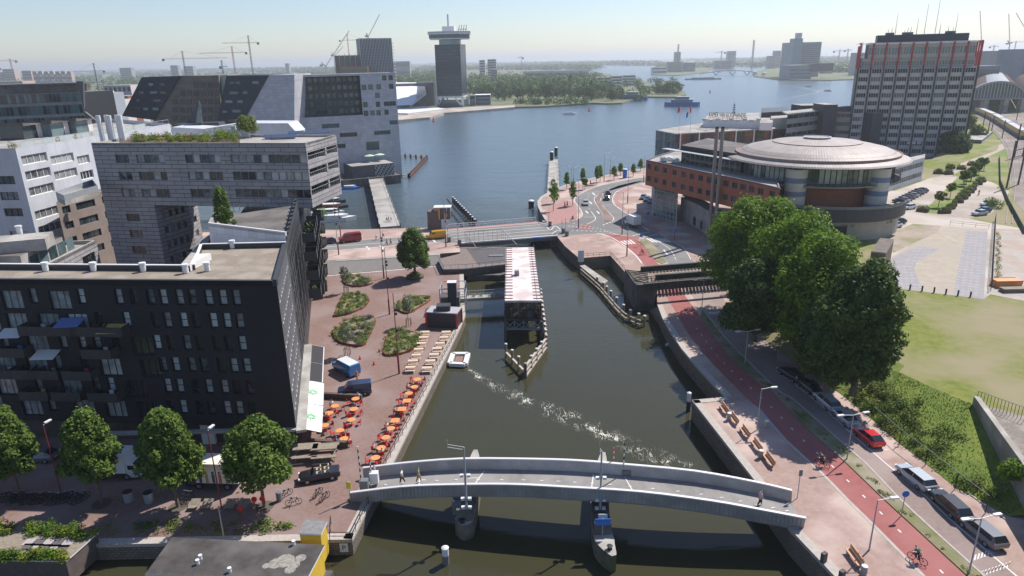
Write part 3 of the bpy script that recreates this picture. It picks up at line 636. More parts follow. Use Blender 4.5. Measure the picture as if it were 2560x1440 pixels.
for q,lb in(([(761,950),(809,959),(807,1014),(754,1005)],'farther cream awning with a green leaf print, touching the black awning'),([(754,1006),(807,1016),(803,1081),(745,1069)],'cream awning with a green leaf print at the building corner')):
 awning(q,CRM,lb,0)
for o in[x for x in C.objects if x.name.startswith('awning')and 'leaf' in x['label']]:
 can=[c for c in o.children if c.name.startswith('canopy')][0];vs=[Vector(v.co)for v in can.data.vertices][:4];o_=sum(vs,Vector())/4;u=(vs[3]-vs[0]).normalized();v=(vs[0]-vs[1]).normalized();n=u.cross(v).normalized();n=n if n.z>0 else-n;o_=o_+n*.12
 lf=MB()
 for k in range(12):
  an=2*pi*k/12;dr=u*cos(an)+v*sin(an);sd=u*-sin(an)+v*cos(an);r_=.85+.25*(k%2);lf.face([o_+dr*.3-sd*.12,o_+dr*r_,o_+dr*.3+sd*.12])
 lf.build('printed_leaf',mat('print_green',(.12,.55,.22),r=.8),o,world=False)
 # A2  block behind the notch, with stacked balconies
A2=thing('apartment_block','dark block with stacked black box balconies along the plaza side','building',(*f(18),ZL))
W2_=.995
p0,p1,p2=f(18.0),f(50.5),f(92)
left1,left2=P(524,583,23.2),P(554,539,22.3)
mb=MB();zt=23.0
B2=[]
O,U,V,N,L=vframe(p0,p1,ZL)
rc=[(u,v,1.0,2.1)for k in range(7)for u in[1.5+i*3.1+(k%2)for i in range(10)]for v in[3.2+k*2.75]]
mb.wall(O,U,V,N,L,zt-ZL-.8,rc,.3,0)
wins=[(O,U,V,N,r)for r in rc[::-1]]
O,U,V,N,L=vframe(p1,p2,ZL);rc2=[(u,v,1.0,2.1)for k in range(4)for u in[2+i*3.3 for i in range(12)]for v in[3.2+k*2.75]]
mb.wall(O,U,V,N,L,18.4-ZL,rc2,.3,0);wins+=[(O,U,V,N,r)for r in rc2]
for w_ in wins[:80]:window(A2,*w_[:4],w_[4],GLD,FRG,1,0,.3)
fr=[left1,p0];mb.face([(*left1,ZL),(*p0,ZL),(*p0,24.6),(*left1,24.6)],1,[(0,0),(13,0),(13,23),(0,23)])
mb.face([(*left2,ZL),(*left1,ZL),(*left1,24.6),(*left2,22.8)],0);mb.face([(*p2,ZL),(-60,161,ZL),(-60,161,18.4),(*p2,18.4)],0)
mb.face([(-60,161,ZL),(*left2,ZL),(*left2,18.4),(-60,161,18.4)],0)
mb.build('wall',[FRB,CLADW],A2)
mb=MB();mb.face([(*p0,22.2),(*p1,22.2),(*left2,22.2),(*left1,22.2)]);mb.face([(*p1,18.4),(*p2,18.4),(-60,161,18.4),(*left2,18.4)]);mb.face([(*left2,18.4),(*left2,22.2),(*p1,22.2),(*p1,18.4)]);mb.build('roof_terrace',RBIT,A2)
parapet([p0,f(26),p1],21.5,23.3,.3,FRB,A2,closed=False);parapet([left1,p0],24.2,24.75,.3,FRW,A2,closed=False);parapet([left2,left1],21.5,24.7,.3,CONC,A2,closed=False)
zs=10.6
for k in range(9):
 s=33+k*6.6;zz=10.9-min(k*1.9,8)+(k%2)*1.5
 while zz<(22 if s<50 else 16):
  b=balcony(A2,Vector(f(s))+Nn*1.25,FD,Nn*1,3.4,.0+1.9 if 1 else 0,zz,BLACK if k%2 else FRB,1.25)
  if(k+int(zz))%2==0:
   mbb=MB();q=Vector(f(s))+Nn*2.1
   for _ in range(30):
    a=Vector((q.x+rnd.uniform(-.6,.6),q.y+rnd.uniform(-1,1),zz+rnd.uniform(.2,1.5)));d1=Vector((rnd.uniform(-1,1),rnd.uniform(-1,1),rnd.uniform(-1,1)))*.25;d2=Vector((rnd.uniform(-1,1),rnd.uniform(-1,1),rnd.uniform(-1,1)))*.25;mbb.face([a,a+d1,a+d1+d2,a+d2])
   mbb.build('balcony_plant',mat('balcony_green',(.08,.14,.03),(.16,.2,.05),5,.8),b)
  zz+=3.05
mb=MB();
for k in range(14):q=Vector(lerp(left2,p1,k/14));mb.box((q.x,q.y+3,22.2+.6),(.08,.08,1.2))
mb.bar((*left2,23.4),(*lerp(left2,p1,.93),23.4),.06);mb.build('terrace_railing',FRG,A2)
mb=MB();mb.prism([P(449,664,21),P(474,664,21),P(524,600,21),P(524,586,21),P(505,600,21)],ZL,21,0,1,False)
o=mb.build('courtyard_wing',[FRB,RGREY]);tag(o,'narrow flat-roofed courtyard wing between the black block and the grey gate building','building')
# B  grey gate building
zb,zt=21.0,32.7
r0,r1=P(782,520,zb),P(855,485,zb);l0=P(228,358,zt);l0=(l0[0],l0[1]);vv=Vector(r1)-Vector(r0);l1=tuple(Vector(l0)+vv)
B=thing('apartment_block','grey slab-clad gate building bridging a dark passage, with a planted roof','building',(*r0,ZL))
O,U,V,N,L=vframe(l0,r0,zb);mb=MB();k=L/(766-228)
def uw(x0,x1,ym):
 o=[]
 for x in(x0,x1):
  h=onplane(x/2.977,280+ym/2.977,l0,tuple((Vector(r0)-Vector(l0)).normalized()));o.append((Vector((h.x,h.y))-Vector(l0)).length)
 return o[0],o[1]-o[0]
WB=[]
for y,segs in((350,((860,960,2),(1015,1225,4),(1380,1640,5),(1715,2285,10))),(477,((885,985,2),(1035,1245,4),(1400,1660,5),(1735,2310,10))),(605,((905,1005,2),(1055,1265,4),(1420,1650,5),(1755,2310,10)))):
 for a,b,n in segs:
  u,w_=uw(a,b,y);h=onplane(a/2.977,280+y/2.977,l0,tuple((Vector(r0)-Vector(l0)).normalized()));WB.append((u,h.z-.75-zb,min(w_,L-u-.05),1.6,n))
mb.wall(O,U,V,N,L,zt-zb,[r[:4]for r in WB],.3,0)
for r in WB:
 u,v,w_,h_,n=r
 for i in range(n):window(B,O,U,V,N,(u+w_*i/n,v,w_/n,h_),GL,FRG,1,0,.28,.09)
c1=P(359,520,zb);dd=(Vector(r0)-Vector(l0)).normalized();c1=tuple(Vector(l0)+dd*(Vector(c1)-Vector(l0)).length);c2=P(468,492,zb);c3=P(488,478,zb)
O1,U1,V1,N1,L1=vframe(l0,c1,ZL);LW=[(uw(*s_,y)[0],0,uw(*s_,y)[1],1.5,y,s_)for y,s_ in((785,(940,1040)),(905,(965,1062)),(1025,(985,1085)))]
LW=[(a,onplane(s_[0]/2.977,280+y/2.977,l0,tuple(dd)).z-.75-ZL,w_,h_,2)for a,_,w_,h_,y,s_ in LW]+[(11,2,2,1.5,2),(11,5,2,1.5,2),(4,5,2,1.5,2)]
mb.wall(O1,U1,V1,N1,L1,zb-ZL,[r[:4]for r in LW],.3,0)
for r in LW:window(B,O1,U1,V1,N1,r[:4],GL,FRG,2,0,.28)
for a,b,n in((c1,c2,4),(c2,c3,1)):
 O1,U1,V1,N1,L1=vframe(a,b,ZL);rc=[(1.5+i*(L1-2)/n,zb-ZL-3.0*(j+1),min(2.6,L1/n-1),1.4)for j in range(5)for i in range(n)]
 mb.wall(O1,U1,V1,N1,L1,zb-ZL,rc,.3,0)
 for r in rc:window(B,O1,U1,V1,N1,r,GL,FRG,3,0,.28)
mb.face([(*c3,ZL),(*l1,ZL),(*l1,zb),(*c3,zb)],0);mb.face([(*l1,ZL),(*l0,ZL),(*l0,zt),(*l1,zt)],0,[(0,0),(15,0),(15,30),(0,30)])
mb.face([(*r1,zb),(*l1,zb),(*l1,zt),(*r1,zt)],0,[(0,0),(L,0),(L,12),(0,12)]);mb.face([(*l0,zb),(*l1,zb),(*r1,zb),(*r0,zb)],0)
O3,U3,V3,N3,L3=vframe(r0,r1,zb);lg=[(.35,2.3,L3*.55,1.55),(L3*.62,2.3,L3*.36,1.55),(.35,5.4,L3*.55,1.55),(L3*.62,5.4,L3*.36,1.55),(.35,8.45,L3*.55,1.5),(L3*.62,8.45,L3*.36,1.5)]
mb.wall(O3,U3,V3,N3,L3,zt-zb,lg,2.2,0)
mb.build('wall',[CLAD],B)
for r in lg:
 m3=MB();q=lambda u,v,d:O3+U3*u+V3*v-N3*d;m3.face([q(r[0],r[1],2.15),q(r[0]+r[2],r[1],2.15),q(r[0]+r[2],r[1]+r[3],2.15),q(r[0],r[1]+r[3],2.15)])
 m3.build('loggia_window',GLD,B);m4=MB();m4.bar(q(r[0],r[1]+.9,.1),q(r[0]+r[2],r[1]+.9,.1),.07)
 for i in range(9):m4.bar(q(r[0]+r[2]*i/8,r[1],.1),q(r[0]+r[2]*i/8,r[1]+.9,.1),.04)
 m4.build('loggia_railing',STEEL,B)
mb=MB();rf=[l0,r0,r1,l1];mb.face([(*p,zt-.35)for p in rf]);mb.build('roof',RGREY,B);parapet(rf,zt-.4,zt+.05,.35,CONC,B)
RZ=zt-.3
def rp(px,py):return P(px,py,RZ)
mb=MB();mb.prism([rp(300,357),rp(600,357),rp(600,346),rp(300,346)],RZ,RZ+.1);mb.build('planter_bed',mat('soil',(.10,.07,.045),(.14,.1,.07),3,.95),B)
for x,y in((312,343),):vent(B,rp(x,y),RZ)
for x in(583,590,615):q=rp(x,343);mb=MB();mb.box((q[0],q[1],RZ+.8),(1.6,1.2,1.6));mb.tube((q[0],q[1],RZ+1.6),(q[0],q[1],RZ+2.3),.3);mb.build('air_unit',STW,B)
SOL=mat('solar_cell',(.03,.05,.10),(.05,.075,.14),3,.55)
for i,(x,y)in enumerate(((680,347),(700,347),(722,346),(740,337),(765,338),(790,336),(810,334))):
 q=rp(x,y);mb=MB();mb.box((q[0],q[1],RZ+.5),(3.0,1.7,.05),.17,0,(.25,0));mb.box((q[0],q[1],RZ+.2),(2.6,.5,.35),.17,1);mb.build('solar_panel',[SOL,STEEL],B)
CH=thing('flue_stack','bundle of tall white flue pipes standing on the roof edge','chimney',(*rp(285,352),RZ));q=rp(285,352)
for i in range(5):
 m3=MB();x=q[0]-2.2+i*1.05;m3.tube((x,q[1]+(i%2),RZ),(x,q[1]+(i%2),RZ+4.9),.42,.42,12);m3.build('flue_pipe',STW,CH)
 # C  white metal block at the left edge
zc=32.0
k0,k1,k2=P(38,371,zc),P(266,335,zc),P(425,309,zc)
Cc=thing('apartment_block','white ribbed-metal block with white framed windows at the left edge','building',(*k0,ZL))
dC=(Vector(k2)-Vector(k0)).normalized();Lc=(Vector(k2)-Vector(k0)).length
O,U,V,N,L=vframe(k0,k2,ZL);mb=MB();WC=[]
for y,segs in((345,((160,348),(378,545),(575,660))),(460,((190,375),(405,572),(600,690))),(580,((218,402),)),(755,((262,438),)),(870,((290,462),))):
 for a,b in segs:
  h0=onplane(a/2.977,280+(y+10)/2.977,k0,tuple(dC));h1=onplane(b/2.977,280+(y-30)/2.977,k0,tuple(dC));u0=(Vector((h0.x,h0.y))-Vector(k0)).length;u1=(Vector((h1.x,h1.y))-Vector(k0)).length
  WC.append((u0,h0.z-1.1-ZL,u1-u0,1.75))
WC.append((26,27.0,5,1.75));WC.append((34,27.0,5,1.75))
WC=[r for r in WC if r[0]+r[2]<L and r[1]>0]
mb.wall(O,U,V,N,L,zc-ZL,WC,.35,0,1)
for r in WC:window(Cc,O,U,V,N,r,GL,FRW,4,0,.3,.13)
kl=tuple(Vector(k0)+Vector((-38,3)));O,U,V,N,L=vframe(kl,k0,ZL)
rc=[(L-5.5-i*8,v,3.8,1.6)for v in(27.3-3.9+.0,20.3,17.1,12.5,9.0)for i in range(3)]
mb.wall(O,U,V,N,L,zc-ZL,rc,.3,0)
for r in rc:window(Cc,O,U,V,N,r,GL,FRD,3,0,.3)
kb=tuple(Vector(k2)+Vector((-30,25)));mb.face([(*k2,ZL),(*kb,ZL),(*kb,zc),(*k2,zc)],0);mb.build('wall',[WMET,FRW],Cc)
mb=MB();mb.face([(*p,zc-1.0)for p in(kl,k0,k2,kb)]);mb.build('roof_terrace',RGREY,Cc)
mb=MB();nC=Vector((-dC.y,dC.x))
for i in range(22):q=Vector(k0)+dC*(Lc*i/21)+nC*.4;mb.box((q.x,q.y,zc+.5),(.07,.07,1.0))
mb.bar((*(Vector(k0)+nC*.4),zc+1.0),(*(Vector(k2)+nC*.4),zc+1.0),.09);mb.build('terrace_railing',STEEL,Cc)
for i in range(8):
 a=Vector(k0)+dC*(2+i*5.2)+nC*.35;b=a+dC*3.8;m3=MB();m3.face([(a.x,a.y,zc),(b.x,b.y,zc),(b.x,b.y,zc+.9),(a.x,a.y,zc+.9)]);m3.build('glass_screen',mat('milky_glass',(.42,.48,.47),(.5,.55,.54),.5,.25),Cc)
for i,(x,y)in enumerate(((62,349),(132,342),(194,335))):
 q=Vector(P(x,y,zc-1));m3=MB();d=dC;e=Vector((d.y,-d.x))*-1
 pt=[q,q+d*5.5,q+d*5.5+nC*6,q+nC*6];m3.prism([tuple(p)for p in pt],zc-1,[zc+2.2,zc+1.6,zc+1.6,zc+2.2],0,1);rv=[q-d*.5-nC*.8,q+d*6.5-nC*.8,q+d*6.5+nC*6.3,q-d*.5+nC*6.3]
 m3.prism([tuple(p)for p in rv],zc+2.2,[zc+2.6,zc+2.0,zc+2.0,zc+2.6],1,1)if 0 else None
 m3.build('roof_pavilion',[GLB,RBIT],Cc);m4=MB();w_=q+d*4.2-nC*.1;m4.prism([tuple(w_),tuple(w_+d*1.6),tuple(w_+d*1.6+nC*.3),tuple(w_+nC*.3)],zc-1,zc+2.0);m4.build('pale_panel',mat('pale_render',(.62,.56,.55),(.68,.62,.6),.5,.8),Cc)
 m5=MB();m5.prism([tuple(p)for p in rv],zc+2.05,[zc+2.75,zc+2.15,zc+2.15,zc+2.75]);m5.build('pavilion_roof',RBIT,Cc)
tq=[P(140,486,25.5),P(160,495,25.5),P(245,470,25.5),P(232,455,25.5)]
mb=MB();mb.prism(tq,24.2,25.0);mb.build('projecting_terrace',CONC,Cc);parapet(tq,25.0,26.0,.06,STEEL,Cc,'terrace_railing')
wq=[P(140,505,21),P(245,480,21)]
Cw=thing('apartment_wing','brownish courtyard wing in shade between the white block and the gate building','building',(*wq[0],ZL))
O,U,V,N,L=vframe(wq[0],tuple(Vector(wq[1])+(Vector(wq[1])-Vector(wq[0]))*.3),ZL);mb=MB();rc=[(u,v,w_,1.5)for v in(16.5,13.3,10.1,6.9)for u,w_ in((1,2),(4.5,5),(11.5,2))]
rc=[r for r in rc if r[0]+r[2]<L];mb.wall(O,U,V,N,L,21-ZL,rc,.3,0);mb.face([(*wq[0],21),(*wq[1],21),(*(Vector(wq[1])+Vector((0,12))),21),(*(Vector(wq[0])+Vector((0,12))),21)],1)
for r in rc:window(Cw,O,U,V,N,r,GLD,FRD,3,0,.3)
mb.build('wall',[mat('brown_panel',(.24,.19,.165),(.29,.23,.20),.4,.9),RBIT],Cw)
# D  low stepped grey building lower left
zd=17.0
D=thing('apartment_block','low stepped grey building with a roof hut behind the black block','building',(*P(60,690,zd),ZL))
d0,d1=P(52,693,zd),P(240,600,zd);dD=(Vector(d1)-Vector(d0)).normalized();nD=Vector((-dD.y,dD.x))
O,U,V,N,L=vframe(tuple(Vector(d0)-dD*6),d1,ZL);mb=MB();rc=[(L-5.5,11.6,4.2,1.9),(L-8,11.2,1.5,1.0),(L-5.5,8,4.2,1.7)]
mb.wall(O,U,V,N,L,zd-ZL,rc,.3,0)
for r in rc:window(D,O,U,V,N,r,GL,FRD,3,0,.28)
e0=tuple(Vector(d1)+nD*9);e1=tuple(Vector(d0)-dD*6+nD*30);mb.face([(*d1,ZL),(*e0,ZL),(*e0,zd),(*d1,zd)],0);ll=tuple(Vector(d0)-dD*6);mb.face([(ll[0]-40,ll[1],ZL),(*ll,ZL),(*ll,zd-1),(ll[0]-40,ll[1],zd-1)],0)
mb.build('wall',[CLAD],D)
mb=MB();mb.face([(*ll,zd-.6),(*d1,zd-.6),(*e0,zd-.6),(*e1,zd-.6)]);mb.build('roof',RGREY,D);parapet([ll,d1,e0],zd-.6,zd+.02,.35,CONC,D,closed=False)
zu=zd+2.9;u0,u1=P(50,640,zu),P(155,592,zu);dd2=(Vector(u1)-Vector(u0)).normalized();mb=MB();poly=[tuple(Vector(u0)-dd2*0),u1,tuple(Vector(u1)+nD*12),tuple(Vector(u0)+nD*16-dd2*20),tuple(Vector(u0)+Vector((-20,1)))]
mb.prism(poly,zd-.6,zu,0,1);mb.build('upper_storey',[CONC,mat('brown_felt',(.13,.105,.09),(.17,.14,.12),.6,.9)],D)
for i in range(5):
 a=Vector(u0)+dd2*(2+i*2.6);b=a+dd2*2.2;m3=MB();q=Vector((dd2.y,-dd2.x))*.05;m3.face([(*(a+q),zd+.2),(*(b+q),zd+.2),(*(b+q),zu-.7),(*(a+q),zu-.7)]);m3.build('window',GLB,D)
hq=P(15,606,zu+1.6);mb=MB();mb.box((hq[0],hq[1]+2,zu+.9),(9,5,1.8),.35);mb.build('roof_hut',CONC,D);vent(D,P(50,585,zu+1.7),zu+1.7)
# round-roofed hall with its brick wing
cx,cy,RR,zr=75.3,169.2,21.0,22.0
MROOF=brickmat('standing_seam_roof',(.33,.285,.265),(.39,.345,.32),(.2,.17,.155),.62,3.4,.06,r=.6,off=0,met=.1)
STB=mat('blue_band',(.16,.20,.30),(.19,.23,.33),1,.8);CREAM=mat('cream_band',(.52,.49,.42),(.58,.55,.48),.6,.85)
Dm=thing('round_hall','hall with a large shallow round metal roof on striped stair towers','building',(cx,cy,ZR))
c0=(cx,cy,0)
mb=MB();mb.lathe(c0,[(RR,zr),(RR-.4,zr+.35),(RR-2.3,zr+.95),(RR-2.3,zr+1.25),(RR-2.6,zr+1.3)],96);mb.lathe(c0,[(RR-2.6,zr+1.3),(16,zr+2.4),(13,zr+3.1),(10.2,zr+3.6)],96);mb.lathe(c0,[(10.2,zr+3.75),(6,zr+4.2),(3.2,zr+4.4)],96);mb.lathe(c0,[(3.2,zr+4.4),(2.9,zr+4.7),(2.2,zr+4.7),(.01,zr+4.75)],48)
mb.build('round_roof',MROOF,Dm);mb=MB();mb.lathe(c0,[(RR-3.2,zr-.5),(RR-.3,zr-.15),(RR,zr)],96);mb.build('roof_soffit',FRB,Dm)
for r_,z_ in((RR-2.3,zr+1.3),(3.0,zr+4.7)):mb=MB();mb.lathe(c0,[(r_-.12,z_),(r_-.12,z_+.14),(r_+.12,z_+.14),(r_+.12,z_)],72);mb.build('roof_ring',STW if r_<5 else mat('rust_ring',(.30,.13,.10),r=.6),Dm)
R1=RR-3.4;zg0=zr-4.2
mb=MB();mb.lathe(c0,[(R1-.25,zg0),(R1-.25,zr-.4)],72);mb.build('inner_drum',mat('dark_room',(.03,.04,.04),r=.6),Dm)
for i in range(60):
 a0=radians(150+i*4.0);a1=a0+radians(3.55)
 if 150+i*4>385:break
 mb=MB();p=lambda a,z:(cx+R1*cos(a),cy+R1*sin(a),z);mb.face([p(a0,zg0+.5),p(a1,zg0+.5),p(a1,zr-.6),p(a0,zr-.6)]);am=(a0+a1)/2
 mb.bar(p(a0,zg0+.2),p(a0,zr-.4),.16,mi=1);mb.build('window',[glassmat('hall_glass',(.05,.07,.06),(.34,.40,.36),p=.35,r=.08),FRB],Dm)
mb=MB();mb.lathe(c0,[(R1-.2,zg0),(R1+1.5,zg0),(R1+1.5,zg0-.35),(R1-1.5,zg0-1.0),(R1-2.2,zg0-1.0)],96);mb.build('balcony_deck',CREAM if 0 else mat('olive_concrete',(.22,.21,.16),(.27,.25,.20),.5,.9),Dm)
mb=MB()
for h in(.35,.65,1.0):mb.lathe(c0,[(R1+1.42,zg0+h),(R1+1.42,zg0+h+.06),(R1+1.48,zg0+h+.06),(R1+1.48,zg0+h)],96)
for i in range(60):a=radians(150+i*4);mb.bar((cx+(R1+1.45)*cos(a),cy+(R1+1.45)*sin(a),zg0),(cx+(R1+1.45)*cos(a),cy+(R1+1.45)*sin(a),zg0+1.05),.06)
mb.build('balcony_railing',mat('blue_grey_metal',(.12,.15,.19),r=.5),Dm)
mb=MB();mb.lathe(c0,[(R1-2.4,ZR),(R1-2.4,zg0-.9)],64);mb.build('brick_drum',BRED,Dm)
def stripes(x,y,r,z0,z1):
 mb=MB();z=z1;k=0
 while z>z0:n=max(z0,z-(1.15 if k%2 else 1.9));mb.lathe((x,y,0),[(r,n),(r,z)],28,k%2);z=n;k+=1
 return mb.build('striped_tower',[CREAM,STB],Dm)
ang=lambda px:min((abs(proj(cx+(RR-3.0)*cos(a),cy+(RR-3.0)*sin(a),18)[0]-px),a)for a in[radians(180+i)for i in range(180)])[1]
for px in(1990,2200):
 a=ang(px);stripes(cx+(RR-3.4)*cos(a),cy+(RR-3.4)*sin(a),2.35,ZR,zr-.6)
a=ang(1990)
mb=MB();q=(cx+(RR-1.1)*cos(a),cy+(RR-1.1)*sin(a));mb.box((q[0]+.2,q[1]-.02,11.2),(1.1,.5,1.2));mb.build('tower_window',GLD,Dm)
a0,a1=ang(2000),ang(2225)+.12;n=14;RT=RR-.6
ar=[a0+(a1-a0)*i/n for i in range(n+1)];mb=MB();rr_=lambda i:RT+2.0-2.0*abs(i/n-.6)
for i in range(n):
 p=lambda a,r,z:(cx+r*cos(a),cy+r*sin(a),z)
 mb.face([p(ar[i],rr_(i),10.4),p(ar[i+1],rr_(i+1),10.4),p(ar[i+1],rr_(i+1),13.2),p(ar[i],rr_(i),13.2)]);mb.face([p(ar[i],rr_(i),13.2),p(ar[i+1],rr_(i+1),13.2),p(ar[i+1],rr_(i+1)-.3,13.2),p(ar[i],rr_(i)-.3,13.2)])
 mb.face([p(ar[i],rr_(i)-.3,12.3),p(ar[i+1],rr_(i+1)-.3,12.3),p(ar[i+1],14,12.3),p(ar[i],14,12.3)],1);mb.face([p(ar[i],rr_(i)-.3,13.2),p(ar[i+1],rr_(i+1)-.3,13.2),p(ar[i+1],rr_(i+1)-.3,12.3),p(ar[i],rr_(i)-.3,12.3)][::-1],1)
 mb.face([p(ar[i],rr_(i)-1.2,ZR),p(ar[i+1],rr_(i+1)-1.2,ZR),p(ar[i+1],rr_(i+1)-1.2,10.4),p(ar[i],rr_(i)-1.2,10.4)],2);mb.face([p(ar[i],rr_(i)-1.2,10.4),p(ar[i+1],rr_(i+1)-1.2,10.4),p(ar[i+1],rr_(i+1),10.4),p(ar[i],rr_(i),10.4)],2)
 mb.face([p(ar[i],rr_(i)+.0,13.25),p(ar[i+1],rr_(i+1),13.25),p(ar[i+1],rr_(i+1),13.9),p(ar[i],rr_(i),13.9)],3)
mb.build('terrace_base',[FRB,RBIT,mat('ochre_concrete',(.33,.30,.25),(.39,.36,.30),.5,.9),mat('rail_glass',(.16,.18,.18),r=.2)],Dm)
mb=MB();a=ang(2095);q=(cx+(RT+.75)*cos(a),cy+(RT+.75)*sin(a));mb.box((q[0],q[1],ZP+1.6),(4.2,.6,3.4),a+pi/2-0);mb.build('garage_door',mat('garage_dark',(.03,.028,.028),r=.7),Dm)
for i in range(9):
 a=a0+(a1-a0)*(.38+i*.055);q=Vector((cx+(RT+.35)*cos(a),cy+(RT+.35)*sin(a)));mb=MB();mb.box((q.x,q.y,9.4),(.9,.3,.55),a+pi/2);mb.build('base_window',mat('base_pane',(.20,.17,.10),r=.6),Dm)
for i in range(5):
 a=a0+(a1-a0)*(.5+i*.05);q=Vector((cx+(RT-1.2)*cos(a),cy+(RT-1.2)*sin(a)));mb=MB();mb.box((q.x,q.y,12.75),(1.1,.7,.08),a);mb.box((q.x,q.y,12.5),(.1,.1,.5));mb.build('terrace_table',STW,Dm)
zb0,zt0=11.8,18.76
W0=P(1613,462,zb0)
cv=curve([W0,P(1700,417.5,zt0),P(1785,435,zt0),P(1870,452,zt0),P(1950,471,zt0)],2)
Wg=thing('brick_wing','long red-brick office wing with small square windows raised over a glazed corner','building',(*W0,ZR))
mb=MB();tot=0
for i in range(len(cv)-1):
 O,U,V,N,L=vframe(cv[i],cv[i+1],zb0);n=max(1,round(L/3.4));rc=[((j+.5)*L/n-.85,v,1.7,1.45)for v in(4.55,1.3)for j in range(n)]
 mb.wall(O,U,V,N,L,zt0-zb0,rc,.25,0,1)
 for r in rc:window(Wg,O,U,V,N,r,GLD,FRG,3,0,.22)
bk=[tuple(Vector(cv[-1])+Vector((4,12))),(80,200),P(1700,372,zt0),P(1640,390,zt0)]
allp=cv+bk
for a,b in zip([cv[-1]]+bk,bk+[cv[0]]):mb.face([(*a,zb0),(*b,zb0),(*b,zt0),(*a,zt0)],0,[(0,0),(hypot(a[0]-b[0],a[1]-b[1]),0),(hypot(a[0]-b[0],a[1]-b[1]),7),(0,7)])
mb.face([(*p,zb0)for p in allp[::-1]],1);mb.build('wall',[BRED,FRB],Wg)
mb=MB();mb.face([(*p,zt0-.3)for p in allp]);mb.build('roof',RGREY,Wg);parapet(allp,zt0-.3,zt0+.06,.3,FRG,Wg)
for x,y in((1672,398),(1684,400),(1660,401),(1688,404)):q=P(x,y,zt0);mb=MB();mb.box((q[0],q[1],zt0+.3),(2.0,1.2,.9));mb.build('air_unit',STW,Wg)
g0,g1=P(1632,540,ZR),P(1692,556,ZR);ins=lambda p,k=2.0:tuple(Vector(p)+Vector((.5,1))*k)
mb=MB();O,U,V,N,L=vframe(g0,g1,ZR)
for r in grid(L,7,L/7-.15,[i*1.28 for i in range(7)],1.18):window(Wg,O,U,V,N,r,GLB,STW,1,0,0,.05)
gb=tuple(Vector(g0)+Vector((4,22)));O,U,V,N,L=vframe(gb,g0,ZR)
for r in grid(L,6,L/6-.15,[i*2.9 for i in range(3)],2.8):window(Wg,O,U,V,N,r,GLB,STW,1,0,0,.05)
mb.prism([tuple(Vector(g0)+Vector((.3,.3))),tuple(Vector(g1)+Vector((-.2,.4))),tuple(Vector(g1)+Vector((4,20))),tuple(Vector(gb)+Vector((.3,0)))],ZR,zb0-.01);mb.build('lobby_core',mat('dark_lobby',(.035,.035,.035),r=.7),Wg)
cw=curve([P(1700,540,ZR+1),P(1745,562,ZR+1),P(1800,600,ZR+1),P(1860,620,ZR+1)],3);mb=MB()
for a,b in zip(cw,cw[1:]):mb.face([(*a,ZR),(*b,ZR),(*b,9.0),(*a,9.0)]);mb.face([(*a,9.0),(*b,9.0),(b[0]+3,b[1]+8,9.0),(a[0]+3,a[1]+8,9.0)])
mb.build('curved_base_wall',CONC,Wg)
for i in range(5):
 k_=2+i;a,b=Vector(cw[k_]),Vector(cw[k_+1]);m_=(a+b)/2;d=(b-a).normalized();nn_=Vector((d.y,-d.x))*.06;mb=MB()
 pts_=[(-.8,0),(.8,0),(.8,1.6)]+[(.8*cos(radians(t)),1.6+.8*sin(radians(t)))for t in(30,60,90,120,150)]+[(-.8,1.6)]
 mb.face([(*(m_+d*u+nn_),ZR+.4+v)for u,v in pts_]);mb.build('arched_window',GLD,Wg)
zpv=zt0+4.3
pv0,pv1,pv2,pv3=P(1702,363,zpv),P(1850,385,zpv),P(1882,362,zpv),P(1770,345,zpv)
mb=MB();mb.prism([pv0,pv1,pv2,pv3],zpv-1.1,zpv,0,1);mb.build('pavilion_lid',[BLACK,RBIT],Wg)
base=[tuple(Vector(pv0)+Vector((0,-1.2))),tuple(Vector(pv1)+Vector((0,-1.2)))]
O,U,V,N,L=vframe(base[0],base[1],zt0-.3)
for r in grid(L,12,L/12-.1,[.2],3.0):window(Wg,O,U,V,N,r,glassmat('pavilion_glass',(.02,.03,.035),(.25,.30,.30),p=.5,r=.05),STEEL,1,1,0,.05)
mb=MB();mb.prism([tuple(Vector(base[0])+Vector((.1,.2))),tuple(Vector(base[1])+Vector((0,.2))),pv2,pv3],zt0-.3,zpv-1.1);mb.build('pavilion_core',mat('dark_lobby',(.035,.035,.035),r=.7),Wg)
mb=MB();q0,q1=Vector(base[0]),Vector(base[1]);d=(q1-q0).normalized();nn_=Vector((d.y,-d.x));mb.prism([tuple(q0+nn_*2-d*6),tuple(q1+nn_*2),tuple(q1),tuple(q0-d*6)],zpv-1.35,zpv-1.2);mb.build('sun_canopy',STEEL,Wg)
tm=thing('twin_chimneys','pair of tall slim metal chimneys in front of the red-brick wing','chimney',(*P(1787,600,ZR),ZR))
for px in(1778,1792):
 s_=P(px+1,527+8,zb0-4);
 q=onplane(px,520,tuple(Vector(cv[4])+Vector((-.6,-1.2))),(cv[5][0]-cv[4][0],cv[5][1]-cv[4][1]));mb=MB();mb.tube((q.x,q.y,ZR),(q.x,q.y,ZR+HT((q.x,q.y),322,ZR)),.42,.42,14);mb.tube((q.x,q.y,ZR+HT((q.x,q.y),322,ZR)),(q.x,q.y,ZR+HT((q.x,q.y),322,ZR)+.5),.36,.36,14,1);mb.build('chimney_pipe',[mat('brown_steel',(.26,.22,.21),(.31,.27,.26),.5,.45,met=.3),BLACK],tm)
w0,w1=P(2235,475,ZP),P(2303,452,ZP);zw=13.6
Ww=thing('office_wing','pale grey two-storey office wing with window ribbons behind the round hall','building',(*w1,ZP))
O,U,V,N,L=vframe(tuple(Vector(w0)-(Vector(w1)-Vector(w0)).normalized()*6),w1,ZP);L_=L;mb=MB();rc=[]
